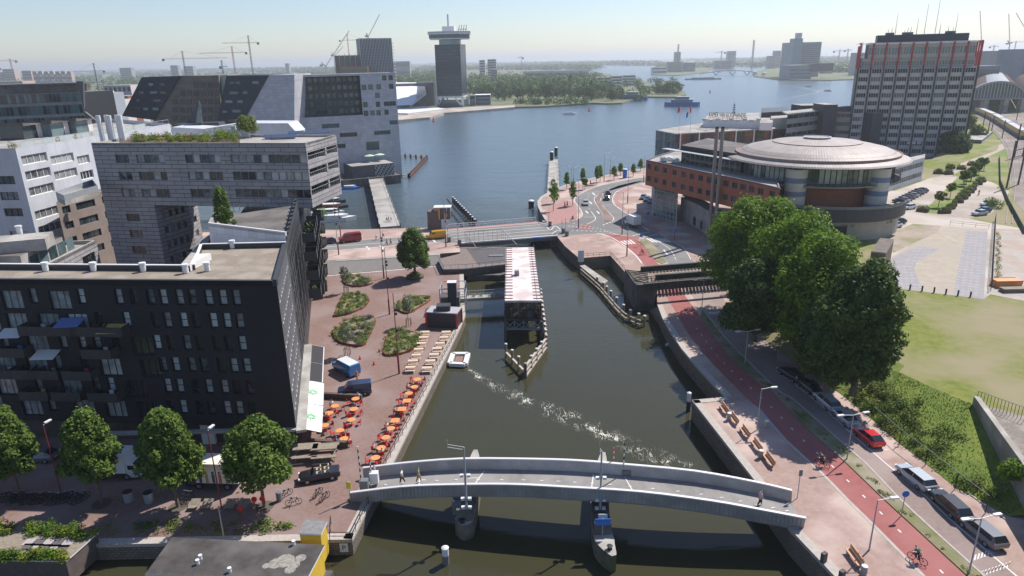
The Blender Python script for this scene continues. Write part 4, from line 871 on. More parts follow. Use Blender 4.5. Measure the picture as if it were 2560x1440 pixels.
for v in(1.6,4.9):
 rc+=[(1+i*(L_-2)/18,v,(L_-2)/18-.12,1.5)for i in range(18)]
mb.wall(O,U,V,N,L_,zw-ZP,rc,.25,0)
for r in rc:window(Ww,O,U,V,N,r,glassmat('tan_glass',(.08,.07,.04),(.35,.33,.22),p=.4),FRG,1,0,.2,.06)
wb=(w1[0]+6,w1[1]+10);mb.face([(*w1,ZP),(*wb,ZP),(*wb,zw),(*w1,zw)]);mb.build('wall',mat('pale_cladding',(.50,.51,.53),(.56,.57,.59),.4,.6),Ww)
mb=MB();mb.face([(O.x,O.y,zw-.3),(*w1,zw-.3),(*wb,zw-.3),(O.x+6,O.y+12,zw-.3)]);mb.build('roof',RGREY,Ww)
# glass chamber building with rooftop letters
zk=15.2;K0,K1,K2=P(1640,325,zk),P(1688,334,zk),P(2005,318,zk);K3=P(1775,300,zk)
K=thing('glass_office','glass-fronted office with brick behind, rooftop letters and a white rooftop house','building',(*K1,ZR))
for(a,b,n,g)in((K0,K1,8,GLB),(K1,K2,26,glassmat('reddish_glass',(.02,.022,.025),(.20,.07,.035),p=.42,r=.08))):
 O,U,V,N,L=vframe(a,b,ZR)
 for r in grid(L,n,L/n-.12,[.1,4.2,8.3],3.9):window(K,O,U,V,N,r,g,FRG,1,1,.0,.08)
mb=MB();mb.prism([tuple(Vector(K0)+Vector((.3,0))),tuple(Vector(K1)+Vector((.1,.3))),tuple(Vector(K2)+Vector((0,.3))),(125,350),(99,344)],ZR,zk-.4);mb.build('core',mat('dark_lobby',(.035,.035,.035),r=.7),K)
mb=MB();mb.prism([K0,K1,K2,(125,350),(99,344)],zk-.4,zk,0,1);mb.build('roof',[STEEL,RGREY],K)
for i in range(7):mb=MB();q=lerp(K1,K2,i/7+.04);mb.box((q[0],q[1]-.3,(ZR+zk)/2),(.5,.5,zk-ZR));mb.build('white_column',STW,K)
for(a,b,c_,d,h,m_)in(((1757,318),(1898,322),(1898,300),(1775,302),3.6,WHITE),((1898,326),(1930,326),(1930,312),(1898,312),3.2,WHITE),((1925,318),(1966,316),(1966,304),(1925,306),3.8,WHITE)):
 mb=MB();mb.prism([P(*p,zk)for p in(a,b,c_,d)],zk,zk+h,0,1);mb.build('rooftop_house',[m_,RGREY],K)
mb=MB();mb.prism([P(1902,312,zk),P(1968,308,zk),P(1968,296,zk),P(1902,298,zk)],zk,zk+5.5);mb.build('plant_room',FRB,K)
for i in range(9):q=P(1760+i*17,301+(i%2)*3,zk+3.6);mb=MB();mb.box((q[0],q[1],zk+4.0),(1.5,1.5,.9));mb.build('air_unit',STEEL,K)
a,b=P(1772,298,zk+3.6),P(1866,301,zk+3.6);a=Vector(a);b=Vector(b);d=(b-a).normalized();mid_=(a+b)/2;w_=(b-a).length;up_z=Vector((0,0,1));nn_=Vector((d.y,-d.x,0));LET=mat('sign_letters',(.10,.045,.045),r=.6)
M4=Matrix(((d.x,0,nn_.x,mid_.x),(d.y,0,nn_.y,mid_.y),(0,1,0,zk+5.6),(0,0,0,1)))
tx=text('KAMER VAN KOOPHANDEL',2.6,M4,LET,K,'rooftop_letters',.12);tx.matrix_local=Matrix.Translation(-Vector(K['_o']))@M4@Matrix.Diagonal((w_/((max(v.co.x for v in tx.data.vertices)-min(v.co.x for v in tx.data.vertices))),1.15,1,1))
mb=MB();mb.bar((*a,zk+4.3),(*b,zk+4.3),.15);[mb.bar((*lerp(a,b,i/8),zk+3.6),(*lerp(a,b,i/8),zk+4.6),.12)for i in range(9)];mb.build('letter_frame',FRG,K)
q=P(1833,300,zk+3.6);mb=MB();mb.tube((*q,zk+3.6),(*q,zk+11),.12,.08,6)
for i in range(4):mb.box((q[0],q[1],zk+7+i),(1.3-i*.15,.3,.5))
mb.build('mast',FRG,K)
for i,(x,c)in enumerate(((1697,0),(1725,1))):
 q=P(x,331,ZR+12.5);t=thing('flag',('red flag on a mast left of the rooftop letters','red, white and blue flag on a mast beside the red flag')[i],'flag',(*q,ZR),group='flags at the glass office');mb=MB();hh=HT(q,264,ZR);mb.tube((*q,ZR),(*q,ZR+hh),.12,.06,6);mb.build('flagpole',STW,t)
 mb=MB();z=ZR+hh-.2;ox=-1 if i==0 else-2.0
 for k in range(3 if i else 1):mb.face([(q[0]+ox*k/(3 if i else 1),q[1],z-k*1.0),(q[0]+ox*(k+1)/(3 if i else 1),q[1]+.1,z-(k+1)*1.0),(q[0]+ox*(k+1)/(3 if i else 1),q[1],z-(k+1)*1.0-2.2),(q[0]+ox*k/(3 if i else 1),q[1],z-k-2.2)],k if i else 0)
 mb.build('cloth',[mat('flag_red',(.65,.05,.04),r=.8),mat('flag_white',(.8,.8,.8),r=.8),mat('flag_blue',(.04,.08,.4),r=.8)],t)
 # grey L-shaped offices behind
SP=mat('spandrel',(.28,.28,.265),(.34,.335,.32),.5,.8);SPD=mat('dark_core',(.055,.055,.06),(.075,.075,.08),.5,.8)
Lg=thing('office_block','low grey office block with dark stair cores at the foot of the tower','building',(*PY(2075,345,318)[:2],ZR))
def ribbon(parent,a,b,z0,z1,floors,glass=GLD,sp=SP,n=10,gap=None,frac=.5,bars=1,fm=FRG,dep=.25):
 O,U,V,N,L=vframe(a,b,z0);H_=z1-z0;fh=H_/floors;rc=[(.2+i*(L-.4)/n,fh*k+fh*(1-frac)*.75,(L-.4)/n-(gap or .0)-.001,fh*frac)for k in range(floors)[::-1]for i in range(n)]
 mbw=MB();mbw.wall(O,U,V,N,L,H_,rc,dep,0)
 for r in rc:window(parent,O,U,V,N,r,glass,fm,bars,0,dep-.04,.1)
 return mbw
def pxy(px,y):v=PY(px,300,y);return(v[0],v[1])
for(xa,ya,xb,yb,pt,fl,n)in((1968,300,2062,318,285,5,7),(2088,312,2180,306,281,5,8)):
 a,b=pxy(xa,ya),pxy(xb,yb);ht=PY(xa,pt,ya)[2];m_=ribbon(Lg,a,b,ZR,ht,fl,n=n,frac=.45);m_.build('wall',SP,Lg)
 mb=MB();mb.prism([tuple(Vector(a)+Vector((0,.4))),tuple(Vector(b)+Vector((0,.4))),(b[0]+3,b[1]+14),(a[0]+3,a[1]+14)],ht-.6,ht,0,1);mb.build('roof',[SP,RGREY],Lg)
for(xa,xb,y,pt)in((2058,2090,309,262),(2000,2050,330,264),(2180,2206,300,284)):
 a,b=pxy(xa,y),pxy(xb,y);ht=PY(xa,pt,y)[2];mb=MB();mb.prism([a,b,(b[0],b[1]+12),(a[0],a[1]+12)],ZR,ht,0,1);mb.build('stair_core',[SPD,RGREY],Lg)
mb=MB();q=pxy(2118,314);mb.box((q[0],q[1]+5,PY(2118,281,314)[2]+1.2),(7,5,2.4));mb.build('roof_hut',FRG,Lg)
# office tower with red-framed crown
TL,TR=pxy(2128,309),(.659*292.5,292.5);TZ=50.3
T=thing('office_tower','tall grey office slab with dark ribs and a red framed top storey','building',(*TR,ZR))
O,U,V,N,L=vframe(TL,TR,ZR);bays=9;mb=MB();zt1=39.6;fl=11;fh=(zt1-ZR)/fl;rc=[]
for k in range(fl)[::-1]:
 for i in range(bays):rc.append((i*L/bays+.55,k*fh+1.15,L/bays-1.1,2.0))
mb.wall(O,U,V,N,L,zt1-ZR,rc,.35,0)
TG=glassmat('tower_glass',(.008,.010,.013),(.16,.18,.19),p=.8,r=.25,spec=.25)
for r in rc:window(T,O,U,V,N,r,TG,mat('pale_mullion',(.48,.48,.47),r=.6),4,0,.25,.16)
dpt=Vector((-N.x,-N.y))*16;TRb,TLb=tuple(Vector(TR)+dpt),tuple(Vector(TL)+dpt)
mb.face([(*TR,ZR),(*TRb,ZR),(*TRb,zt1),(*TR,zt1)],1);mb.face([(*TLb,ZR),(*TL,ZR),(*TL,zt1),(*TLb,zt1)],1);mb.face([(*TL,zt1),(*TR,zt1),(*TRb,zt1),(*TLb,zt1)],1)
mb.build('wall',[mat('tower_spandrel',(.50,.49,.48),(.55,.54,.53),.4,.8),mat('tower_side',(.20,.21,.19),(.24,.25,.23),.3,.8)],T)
for i in range(bays+1):
 m_=MB();q=O+U*(i*L/bays)+N*.35;m_.box((q.x,q.y,(ZR+zt1)/2),(.55,.9,zt1-ZR),atan2(U.y,U.x));m_.build('rib',mat('dark_rib',(.04,.036,.038),r=.6),T)
for(z0,z1,ins_)in((zt1,43.6,2.2),(43.6,TZ-1.2,1.0)):
 O2=O+U*(1.2 if z0<41 else 3.2)-N*ins_;L2_=L-(2.4 if z0<41 else 5.0);m_=MB();Oz=Vector((O2.x,O2.y,z0));rr2=[(i*L2_/9+.15,.9 if z0<41 else 1.4,L2_/9-.3,2.0 if z0<41 else 3.0)for i in range(9)]
 m_.wall(Oz,U,V,N,L2_,z1-z0,rr2,.3,0);
 for r in rr2:window(T,Oz,U,V,N,r,GLB,STW,4,1 if z0>41 else 0,.25,.1)
 q0=Vector((O2.x,O2.y));q1=q0+Vector((U.x,U.y))*L2_;m_.face([(*q1,z0),(*(q1+dpt),z0),(*(q1+dpt),z1),(*q1,z1)]);m_.build('upper_wall',mat('light_spandrel',(.46,.45,.44),r=.7),T)
 mb=MB();qi=-Vector((N.x,N.y))*.35;mb.prism([tuple(q0+qi),tuple(q1+qi),tuple(q1+dpt),tuple(q0+dpt)],z0+.01,z1+.02);mb.build('roof',RBIT,T)
mb=MB();q0=Vector((O.x,O.y))+Vector((U.x,U.y))*3;q1=q0+Vector((U.x,U.y))*(L-5);mb.prism([tuple(q0),tuple(q1),tuple(q1+dpt),tuple(q0+dpt)],TZ-1.2,TZ-.4);mb.build('crown_slab',STW,T)
RED=mat('red_steel',(.42,.035,.035),r=.5)
for i in range(bays+1):
 m_=MB();q=O+U*(i*L/bays)+N*.3;z1=TZ-.6;m_.bar((q.x,q.y,zt1-1),(q.x,q.y,z1),.55,.5)
 if i in(0,bays):m_.bar((q.x,q.y,z1),tuple(q+Vector((-N.x,-N.y,0))*8+Vector((0,0,z1-ZR))),.5)
 m_.build('red_frame',RED,T)
for i in range(3):
 m_=MB();q=O+U*(L+.2)-N*(2+i*4);m_.bar((q.x,q.y,zt1),(q.x,q.y,TZ-.6),.5);m_.build('red_frame',RED,T)
 m_=MB();q=O-U*.3-N*(2+i*3);m_.bar((q.x,q.y,zt1),(q.x,q.y,TZ-1.6),.4);m_.build('red_frame',RED,T)
q0=Vector((O.x,O.y))+Vector((U.x,U.y))*(L*.14)+dpt*.25;q1=q0+Vector((U.x,U.y))*(L*.76);m_=MB();m_.prism([tuple(q0),tuple(q1),tuple(q1+dpt*.5),tuple(q0+dpt*.5)],TZ-.4,TZ+2.6);m_.build('plant_storey',mat('navy_cladding',(.022,.028,.05),(.03,.036,.06),.5,.5),T)
rnd=random.Random(5)
for px,h in((2190,2.5),(2210,9),(2236,2),(2252,3.2),(2268,7),(2289,12),(2318,16),(2330,4),(2352,3),(2371,8),(2365,2.6),(2200,3),(2244,3)):
 t_=(px-2160)/(2405-2160);q=q0+(q1-q0)*max(.02,min(.98,(t_)))+dpt*.2;m_=MB();m_.tube((*q,TZ+2.6),(*q,TZ+2.6+h),.16 if h<7 else .12,.05,5)
 if h<4:m_.box((q.x,q.y,TZ+3.0),(1.6,1.4,1.2))
 m_.build('antenna',FRG,T)
for i,(x,y)in enumerate(((2272,357),(2283,357),(2297,357))):
 h_=onplane(x,y,TL,(TR[0]-TL[0],TR[1]-TL[1]));m_=MB();m_.box((h_.x,h_.y-.3,h_.z),(1.7,.3,1.1));m_.build('window_sticker',STW,T)
hz=ZP+HT(P(2180,675,ZP),622,ZP)
a,b,c_=P(2178,628+0,hz),P(2215,632,hz),P(2235,598,hz);d=tuple(Vector(a)+Vector(c_)-Vector(b))
t=thing('brick_hut','dark brick transformer hut standing between the big trees and the paved lot','hut',(*b,ZP));mb=MB();mb.prism([a,b,c_,d],ZR,hz-.25,0,1);mb.build('wall',[brickmat('old_brick',(.14,.10,.075),(.19,.14,.11),(.09,.08,.07),.24,.09,.015),RBIT],t)
mb=MB();mb.prism([a,b,c_,d],hz-.25,hz,0,1);mb.build('roof',[CONC,mat('brown_felt',(.13,.105,.09),(.17,.14,.12),.6,.9)],t)
mb=MB();q=lerp(a,b,.35);mb.box((q[0],q[1]-.03,ZP+1.6),(2.2,.1,1.6),atan2(b[1]-a[1],b[0]-a[0]));mb.build('door',mat('teal_door',(.03,.14,.15),r=.6),t)
sa,sb,sc_=P(2450,377,ZR),P(2463,350,ZR),0
q0,q1,q2,q3=P(2408,375,ZR),P(2450,377,ZR),P(2478,352,ZR),P(2432,350,ZR);hz=ZR+HT(q1,350,ZR)
t=thing('annex_building','small grey annex with a flat roof by the railway embankment','building',(*q1,ZR));m_=ribbon(t,q0,q1,ZR,hz,3,n=4,frac=.3);m_.build('wall',mat('annex_grey',(.12,.125,.13),r=.8),t)
m_=ribbon(t,q1,q2,ZR,hz,3,n=8,frac=.45,glass=GLB);m_.build('side_wall',mat('annex_pale',(.35,.36,.38),r=.8),t);mb=MB();mb.face([(*p,hz-.1)for p in(q0,q1,q2,q3)]);mb.build('roof',RGREY,t)
def pz(px,py,y):return PY(px,py,y)
def rect_at(xa,ya,xb,yb,depth):
 a,b=pxy(xa,ya),pxy(xb,yb);d=(Vector(b)-Vector(a)).normalized();n=Vector((-d.y,d.x))*depth;return[a,b,tuple(Vector(b)+n),tuple(Vector(a)+n)]
IJW=brickmat('pale_stone_panels',(.44,.43,.46),(.52,.51,.54),(.34,.33,.36),1.6,1.1,.03,r=.7)
IJD=mat('shaded_slate_face',(.035,.038,.055),(.05,.053,.07),.6,.6);IJB=brickmat('brown_stone_panels',(.20,.165,.135),(.25,.21,.17),(.14,.12,.10),1.6,1.1,.03,r=.8)  # slanting faces: dark cladding with shade also put into the colour
GRN=glassmat('green_glass',(.02,.035,.035),(.10,.17,.16),p=.4,r=.08)
# dock building with courtyard face
ya,yb=264.0,289.0
X0,X1=pxy(600,ya),pxy(996,yb)
J=thing('dock_building','large pale stone dock building with a dark recessed courtyard face over the water','building',(*X1,0))
O,U,V,N,L=vframe(X0,X1,0);H_=42.2
def uvp(px,py):
 h=onplane(px,py,X0,(X1[0]-X0[0],X1[1]-X0[1]));return(Vector((h.x,h.y))-Vector(X0)).dot(Vector((U.x,U.y))),h.z
def rpx(x0,y0,x1,y1,ox,oy,s):
 "zoomed photo rectangle -> wall rectangle"
 u0,v0=uvp(ox+x0/s,oy+y1/s);u1,v1=uvp(ox+x1/s,oy+y0/s);return(u0,v0,u1-u0,v1-v0)
RJ=[rpx(*q,0,0,2.977)for q in((2035,585,2070,625),(1990,655,2110,692),(2130,650,2185,690),(1948,728,1982,765),(2035,722,2138,762),(1900,795,1938,838),(1955,795,1990,838),(2042,790,2148,830),(2000,860,2035,902),(2050,858,2085,900),(2120,855,2152,897),(2062,940,2162,982),(2398,917,2525,957))]
RJ+=[rpx(*q,840,0,2.977)for q in((165,565,268,605),(345,560,375,600),(392,558,422,598),(192,630,224,670),(240,628,272,668),(302,626,334,666),(395,623,427,663),(292,690,324,730),(202,757,234,800),(298,755,328,797),(358,752,445,790),(208,822,240,864),(255,820,287,860),(302,818,332,860),(362,815,392,855),(400,893,458,928),(285,968,405,1006),(30,983,158,1023),(228,1050,320,1120),(0,1068,70,1105))]
CT=rpx(735,186,899,296,0,0,1)
RJ=[r for r in RJ if r[0]>.5 and r[0]+r[2]<L-.2 and r[1]>.5 and r[1]+r[3]<H_-.3 and not(r[0]+r[2]>CT[0]and r[0]<CT[0]+CT[2]and r[1]+r[3]>CT[1])]
CT=(CT[0],CT[1],CT[2],H_-.8-CT[1])
lowcut=rpx(870,378,955,400,0,0,1)
mb=MB();mb.wall(O,U,V,N,L,H_,RJ+[CT],.5,0)
for r in RJ:window(J,O,U,V,N,r,GRN,FRG,max(1,round(r[2]/1.4)),0,.4,.1)
xr=tuple(Vector(X1)+Vector((-7,26)));mb.face([(*X1,0),(*xr,0),(*xr,H_),(*X1,H_)],0);xl=tuple(Vector(X0)+Vector((4,26)));mb.face([(*xl,0),(*X0,0),(*X0,H_),(*xl,H_)],0);mb.build('wall',IJW,J)
mb=MB();mb.face([(*p,H_-.2)for p in(X0,X1,xr,xl)]);mb.build('roof',RGREY,J)
m2=MB();Oc=O+U*CT[0]-N*3+V*CT[1];rc=[(i*CT[2]/12+.3,CT[3]*k/5+.9,CT[2]/12-.6,CT[3]/5-1.4)for k in range(5)for i in range(12)]
m2.wall(Oc,U,V,N,CT[2],CT[3],rc,.3,0);[window(J,Oc,U,V,N,r,GRN,FRG,2,0,.25)for r in rc]
q=lambda u,v,d:O+U*u+V*v-N*d
for u in(CT[0],CT[0]+CT[2]):m2.face([q(u,CT[1],.5),q(u,CT[1],3.3),q(u,CT[1]+CT[3],3.3),q(u,CT[1]+CT[3],.5)])
m2.face([q(CT[0],CT[1],.5),q(CT[0]+CT[2],CT[1],.5),q(CT[0]+CT[2],CT[1],3.3),q(CT[0],CT[1],3.3)],1);m2.build('courtyard_wall',[mat('courtyard_slate',(.05,.05,.052),(.07,.07,.072),.5,.6),CONC],J)
def slab4(parent,pts,y,th,m,name,wins=(),gl=GLD,yl=None):
 "flat face outlined in the photo, given its own distance and a real thickness"
 a=pxy(pts[0][0],y);xs=[p[0]for p in pts];pa,pb=(pxy(min(xs),yl or y),pxy(max(xs),y));v=[onplane(px,py,pa,(pb[0]-pa[0],pb[1]-pa[1]))for px,py in pts]
 n=(v[1]-v[0]).cross(v[2]-v[1]).normalized();n=n if n.y<0 else-n;w_=[p-n*th for p in v];m_=MB()
 if(v[1]-v[0]).cross(v[2]-v[1]).dot(n)<0:v=v[::-1];w_=w_[::-1]
 m_.face(v,0,[((p-v[0]).dot(Vector((1,0,0))),p.z)for p in v]);m_.face(w_[::-1])
 for i in range(len(v)):j=(i+1)%len(v);m_.face([v[i],w_[i],w_[j],v[j]][::1])
 m_.build(name,m,parent)
 d=Vector((pb[0]-pa[0],pb[1]-pa[1],0)).normalized()
 for(wx0,wy0,wx1,wy1)in wins:
  h0=onplane(wx0,wy1,pa,(pb[0]-pa[0],pb[1]-pa[1]));h1=onplane(wx1,wy0,pa,(pb[0]-pa[0],pb[1]-pa[1]));c_=(h0+h1)/2;mm=MB();mm.box((c_.x+n.x*.1,c_.y+n.y*.1,c_.z),(abs((h1-h0).dot(d)),.3,abs(h1.z-h0.z)),atan2(d.y,d.x));mm.build('window',gl,parent)
z1_=lambda x,y:(x/2.977,y/2.977)
J2=thing('sloping_wing','dark slate wing with a slanting end beside the pale dock building','building',(*pxy(600,250),0))
ws=[(z1_(x,y)+z1_(x+w_,y+22))for x,y,w_ in((1710,605,40),(1760,605,30),(1880,603,45),(1710,680,60),(1810,678,30),(1680,745,50),(1770,745,35),(1660,820,30),(1730,815,60),(1700,885,70))]
slab4(J2,[(566,189),(672,188),(606,310),(542,312)],262.5,22,IJD,'slanting_face',ws,GLB)
slab4(J2,[(672,188.2),(736,186),(736,340),(590,340),(606,310)],262.8,22,IJW,'gable_wall')
J3=thing('sloping_block','brown stone block with a dark slanting end left of the dock building','building',(*pxy(470,276),0))
ws=[(z1_(x,y)+z1_(x+w_,y+20))for x,y,w_ in((1110,618,30),(1195,618,30),(1040,678,30),(1120,678,50),(1195,680,45),(1010,738,28),(1145,738,50),(985,798,60),(1070,800,30),(1140,800,40))]
slab4(J3,[(354,193),(450,190),(385,300),(305,290)],275,24,IJD,'slanting_face',ws,GLB)
ws=[(z1_(1290+i*52+k*0,612+k*62)+z1_(1290+i*52+30,612+k*62+40))for k in range(5)for i in range(7)if 1290+i*52>1400-k*62]
slab4(J3,[(450,190),(546,188),(556,312),(380,312),(385,300)],276,24,IJB,'stone_face',ws,mat('brown_pane',(.09,.075,.06),(.14,.12,.09),.4,.4))
slab4(J3,[(546,188),(568,187),(554,312),(556,312)],278,14,mat('pale_green_panel',(.42,.46,.38),(.48,.52,.44),.4,.8),'pale_return_wall')
J4=thing('glass_spike','small pointed glass and slate roof feature in front of the brown block','roof feature',(*pxy(490,225),20))
slab4(J4,[(497,252),(466,308),(505,308)],225,.6,IJD,'slate_fin');slab4(J4,[(497,252),(489,308),(505,308),(508,325),(501,262)],224.5,.4,GLB,'glass_fin');slab4(J4,[(430,312),(545,306),(552,318),(540,326),(430,326)],226,5,IJB if 0 else FRB,'podium')
sl_=thing('podium_building','low pale podium seen between the roof garden and the slanted blocks','building',(*pxy(600,215),0));slab4(sl_,[(430,318),(510,322),(600,308),(720,308),(740,330),(740,350),(430,350)],215,10,WMET,'wall')
pt_=[(885,405),(1000,408),(1003,458),(888,470)]
W_=thing('dock_terrace','dark dock wall with a terrace, parasols and patterned steel screen below the pale building','terrace',(*P(950,465,0),0))
a,b=P(888,470,0),P(1003,458,0);zt_=HT(a,418,0);mb=MB();d=(Vector(b)-Vector(a)).normalized();n=Vector((-d.y,d.x));poly=[a,b,tuple(Vector(b)+n*14),tuple(Vector(a)+n*14)];mb.prism([tuple(Vector(a)-d*30),b,tuple(Vector(b)+n*30),tuple(Vector(a)+n*30-d*30)],-1,3.4);mb.build('dock_wall',CONCD,W_)
mb=MB();q0=Vector(a)+n*2;mb.prism([tuple(q0),tuple(q0+d*17),tuple(q0+d*17+n*12),tuple(q0+n*12)],3.4,zt_,0,1);mb.build('terrace_block',[mat('slate_panel',(.07,.075,.085),(.1,.105,.115),1,.7),RGREY],W_)
mb=MB();p0_,p1_=q0+d*9-n*.3,q0+d*17-n*.3
for i in range(14):
 for k in range(6):
  c_=p0_+(p1_-p0_)*((i+.5)/14);
  if(i*7+k*5)%3:mb.box((c_.x,c_.y,3.6+k*.75),(.42,.1,.55),atan2(d.y,d.x),0,(0,.5*((i+k)%2)))
mb.build('patterned_screen',STEEL,W_)
for i,(x,y)in enumerate(((925,393),(950,390))):
 q=P(x,y+12,zt_);mb=MB();mb.tube((*q,zt_),(*q,zt_+2.6),.06);[mb.face([(*q,zt_+3.1),(q[0]+2.2*cos(a_),q[1]+2.2*sin(a_),zt_+2.5),(q[0]+2.2*cos(a_+pi/4),q[1]+2.2*sin(a_+pi/4),zt_+2.5)])for a_ in[k*pi/4 for k in range(8)]]
 tag(mb.build('parasol',mat('pale_green_canvas',(.42,.58,.42),r=.9)),('left pale green parasol on the dock terrace','right pale green parasol on the dock terrace')[i],'parasol','parasols on the dock terrace')
t=thing('timber_guard','V-shaped timber mooring guard with rusty posts beside the dock terrace','mooring guard',(*P(1040,410,0),0))
tri=PS([(1000,388),(1067,393),(1022,440),(1003,436)],1.0)
for s_ in((0,1),(1,2),(2,3)):
 mb=MB();strip(mb,[tri[s_[0]],tri[s_[1]]],.7,.8,0,.25);mb.build('walkway_beam',TIMB,t);Ls=(Vector(tri[s_[1]])-Vector(tri[s_[0]])).length;n_=max(1,int(Ls/3.4))
 for i in range(n_+1):c_=lerp(tri[s_[0]],tri[s_[1]],i/n_);mb=MB();mb.box((c_[0],c_[1],.6),(.9,.9,2.6));mb.build('post',mat('rusty_timber',(.20,.075,.05),(.26,.11,.08),1,.9),t)
 # glass block far left
E0,E1=pxy(-60,240),pxy(215,256);ht=pz(200,206,256)[2]
G1=thing('glass_block','long dark glass block with an angled end wall at the left edge','building',(*E1,0));m_=ribbon(G1,E0,E1,10,ht-3.2,7,n=26,frac=.78,glass=GRN,sp=FRG,fm=FRG);m_.build('wall',mat('slab_edge',(.22,.21,.21),(.28,.27,.26),.5,.8),G1)
mb=MB();mb.prism([tuple(Vector(E0)+Vector((0,.5))),tuple(Vector(E1)+Vector((0,.5))),tuple(Vector(E1)+Vector((3,16))),tuple(Vector(E0)+Vector((3,16)))],0,ht-3.3,0,1);mb.build('core',[FRB,RGREY],G1)
mb=MB();mb.prism([tuple(Vector(E0)+Vector((0,3))),tuple(Vector(E1)+Vector((-6,3))),tuple(Vector(E1)+Vector((-3,12))),tuple(Vector(E0)+Vector((3,12)))],ht-3.2,ht-.5);mb.build('set_back_storey',mat('roof_glass',(.14,.12,.12),(.24,.22,.21),.5,.4),G1)
mb=MB();mb.prism([tuple(Vector(E0)+Vector((0,1))),tuple(Vector(E1)+Vector((-1,1))),tuple(Vector(E1)+Vector((2,14))),tuple(Vector(E0)+Vector((3,14)))],ht-.5,ht);mb.build('roof_slab',FRG,G1)
slab4(G1,[(190,203),(207,203),(210,278),(238,300),(238,312),(202,282),(198,220)],256.2,1.0,mat('end_wall',(.13,.125,.13),r=.7),'end_wall')
# generic far blocks
def block(label,xa,xb,ptop,y,base=1.5,depth=15,m=None,floors=0,win=None,name='apartment_block',group=None,yb=None,roof=RGREY,cat='building',bandh=.45,nwin=0):
 R_=rect_at(xa,y,xb,yb or y,depth);z1=pz((xa+xb)/2,ptop,(y+(yb or y))/2)[2]
 t=thing(name,label,cat,(*R_[0],base),group=group);mb=MB();mb.prism(R_,base,z1,0,1);mb.build('wall',[m or SP,roof],t)
 d=(Vector(R_[1])-Vector(R_[0]));Lw=d.length;d.normalize();n=Vector((d.y,-d.x));fh=(z1-base)/max(1,floors)
 for k in range(floors):
  zc=base+fh*(k+.55)
  if nwin:
   for i in range(nwin):mb=MB();c_=Vector(R_[0])+d*Lw*(i+.5)/nwin+n*.02;mb.box((c_.x,c_.y,zc),(Lw/nwin*.5,.3,fh*bandh),atan2(d.y,d.x));mb.build('window',win or GLD,t)
  else:mb=MB();c_=Vector(R_[0])+d*Lw/2;mb.box((c_.x,c_.y,zc),(Lw*.94,.3,fh*bandh),atan2(d.y,d.x));mb.build('window_band',win or GLD,t)
 return t
PINK=mat('pinkish_brick',(.42,.30,.27),(.5,.37,.33),.1,.9);PALE=mat('pale_block',(.50,.48,.46),(.58,.56,.54),.1,.8);GREYB=mat('grey_block',(.25,.26,.28),(.3,.31,.33),.05,.8);BLUEG=mat('bluish_block',(.14,.18,.23),(.19,.23,.29),.05,.5)
block('white apartment slab with dark window bands right of the glass block',208,244,233,330,floors=8,m=WHITE,depth=14,yb=322)
block('white narrow end block catching the sun behind the glass block',244,262,229,320,floors=6,m=WHITE,depth=12,nwin=2)
block('stepped pink and cream terrace block left of the slanting blocks',262,305,250,345,floors=6,m=mat('cream_pink',(.55,.46,.42),(.62,.53,.5),.3,.9),depth=14,nwin=3)
block('pinkish balcony block behind the stepped terraces',275,342,213,420,floors=7,m=mat('pale_balcony',(.50,.42,.42),(.58,.5,.5),.2,.9),depth=16,nwin=6)
block('dark brick block under the pinkish balcony block',300,330,240,370,floors=4,m=mat('russet',(.22,.10,.07),r=.9),depth=12)
# north bank
NB=PS([(-300,345),(600,320),(985,300),(1040,297),(1075,292),(1109,280),(1176,277),(1287,267),(1364,265),(1478,257),(1520,258),(1555,257),(1609,241),(1690,242),(1715,236),(1712,228),(1660,222),(1620,205),(1560,190),(1500,182),(1400,178),(1300,172.5)],1.5)
mb=MB();far=[(-400,5200),(-14000,6500),(-14000,500)];mb.prism(NB+far,-1,1.5,0,0,False);tag(mb.build('north_shore',FARG),kind='structure')
mb=MB();q=PS([(960,305),(1040,297),(1075,294),(1109,283),(1287,268.5),(1287,263),(1180,268),(1090,272),(960,285)],1.6);mb.prism(q,0,1.9);tag(mb.build('quay',LOT),kind='structure')
for nm,pts in(('far_shore',[(1300,158),(1640,156),(1640,161),(1560,164),(1400,166),(1300,168)]),('island',[(1628,186),(1700,188),(1765,180),(1790,168),(1880,164),(1890,159),(1640,159)]),('island',[(1640,208),(1680,214),(1712,212),(1690,204),(1650,200)]),('east_shore',[(1885,190),(1945,199),(2060,200),(2200,196),(2400,180),(2400,158),(2100,158),(1950,164),(1890,178)])):
 mb=MB();mb.prism(PS(pts,1.5),-1,1.5,0,0,False);tag(mb.build(nm,FARG),kind='structure')
for nm,pts in(('distant_land',[(-8000,5600),(14000,4800),(14000,26000),(-14000,26000),(-14000,6400)]),('city_ground',[(700,1150),(1600,1800),(3200,3600),(9000,4300),(14000,4800),(14000,0),(400,0),(600,700)])):
 mb=MB();mb.face([(*p,1.2)for p in(pts if nm=='distant_land' else pts[::-1])]);tag(mb.build(nm,FARG),kind='structure')
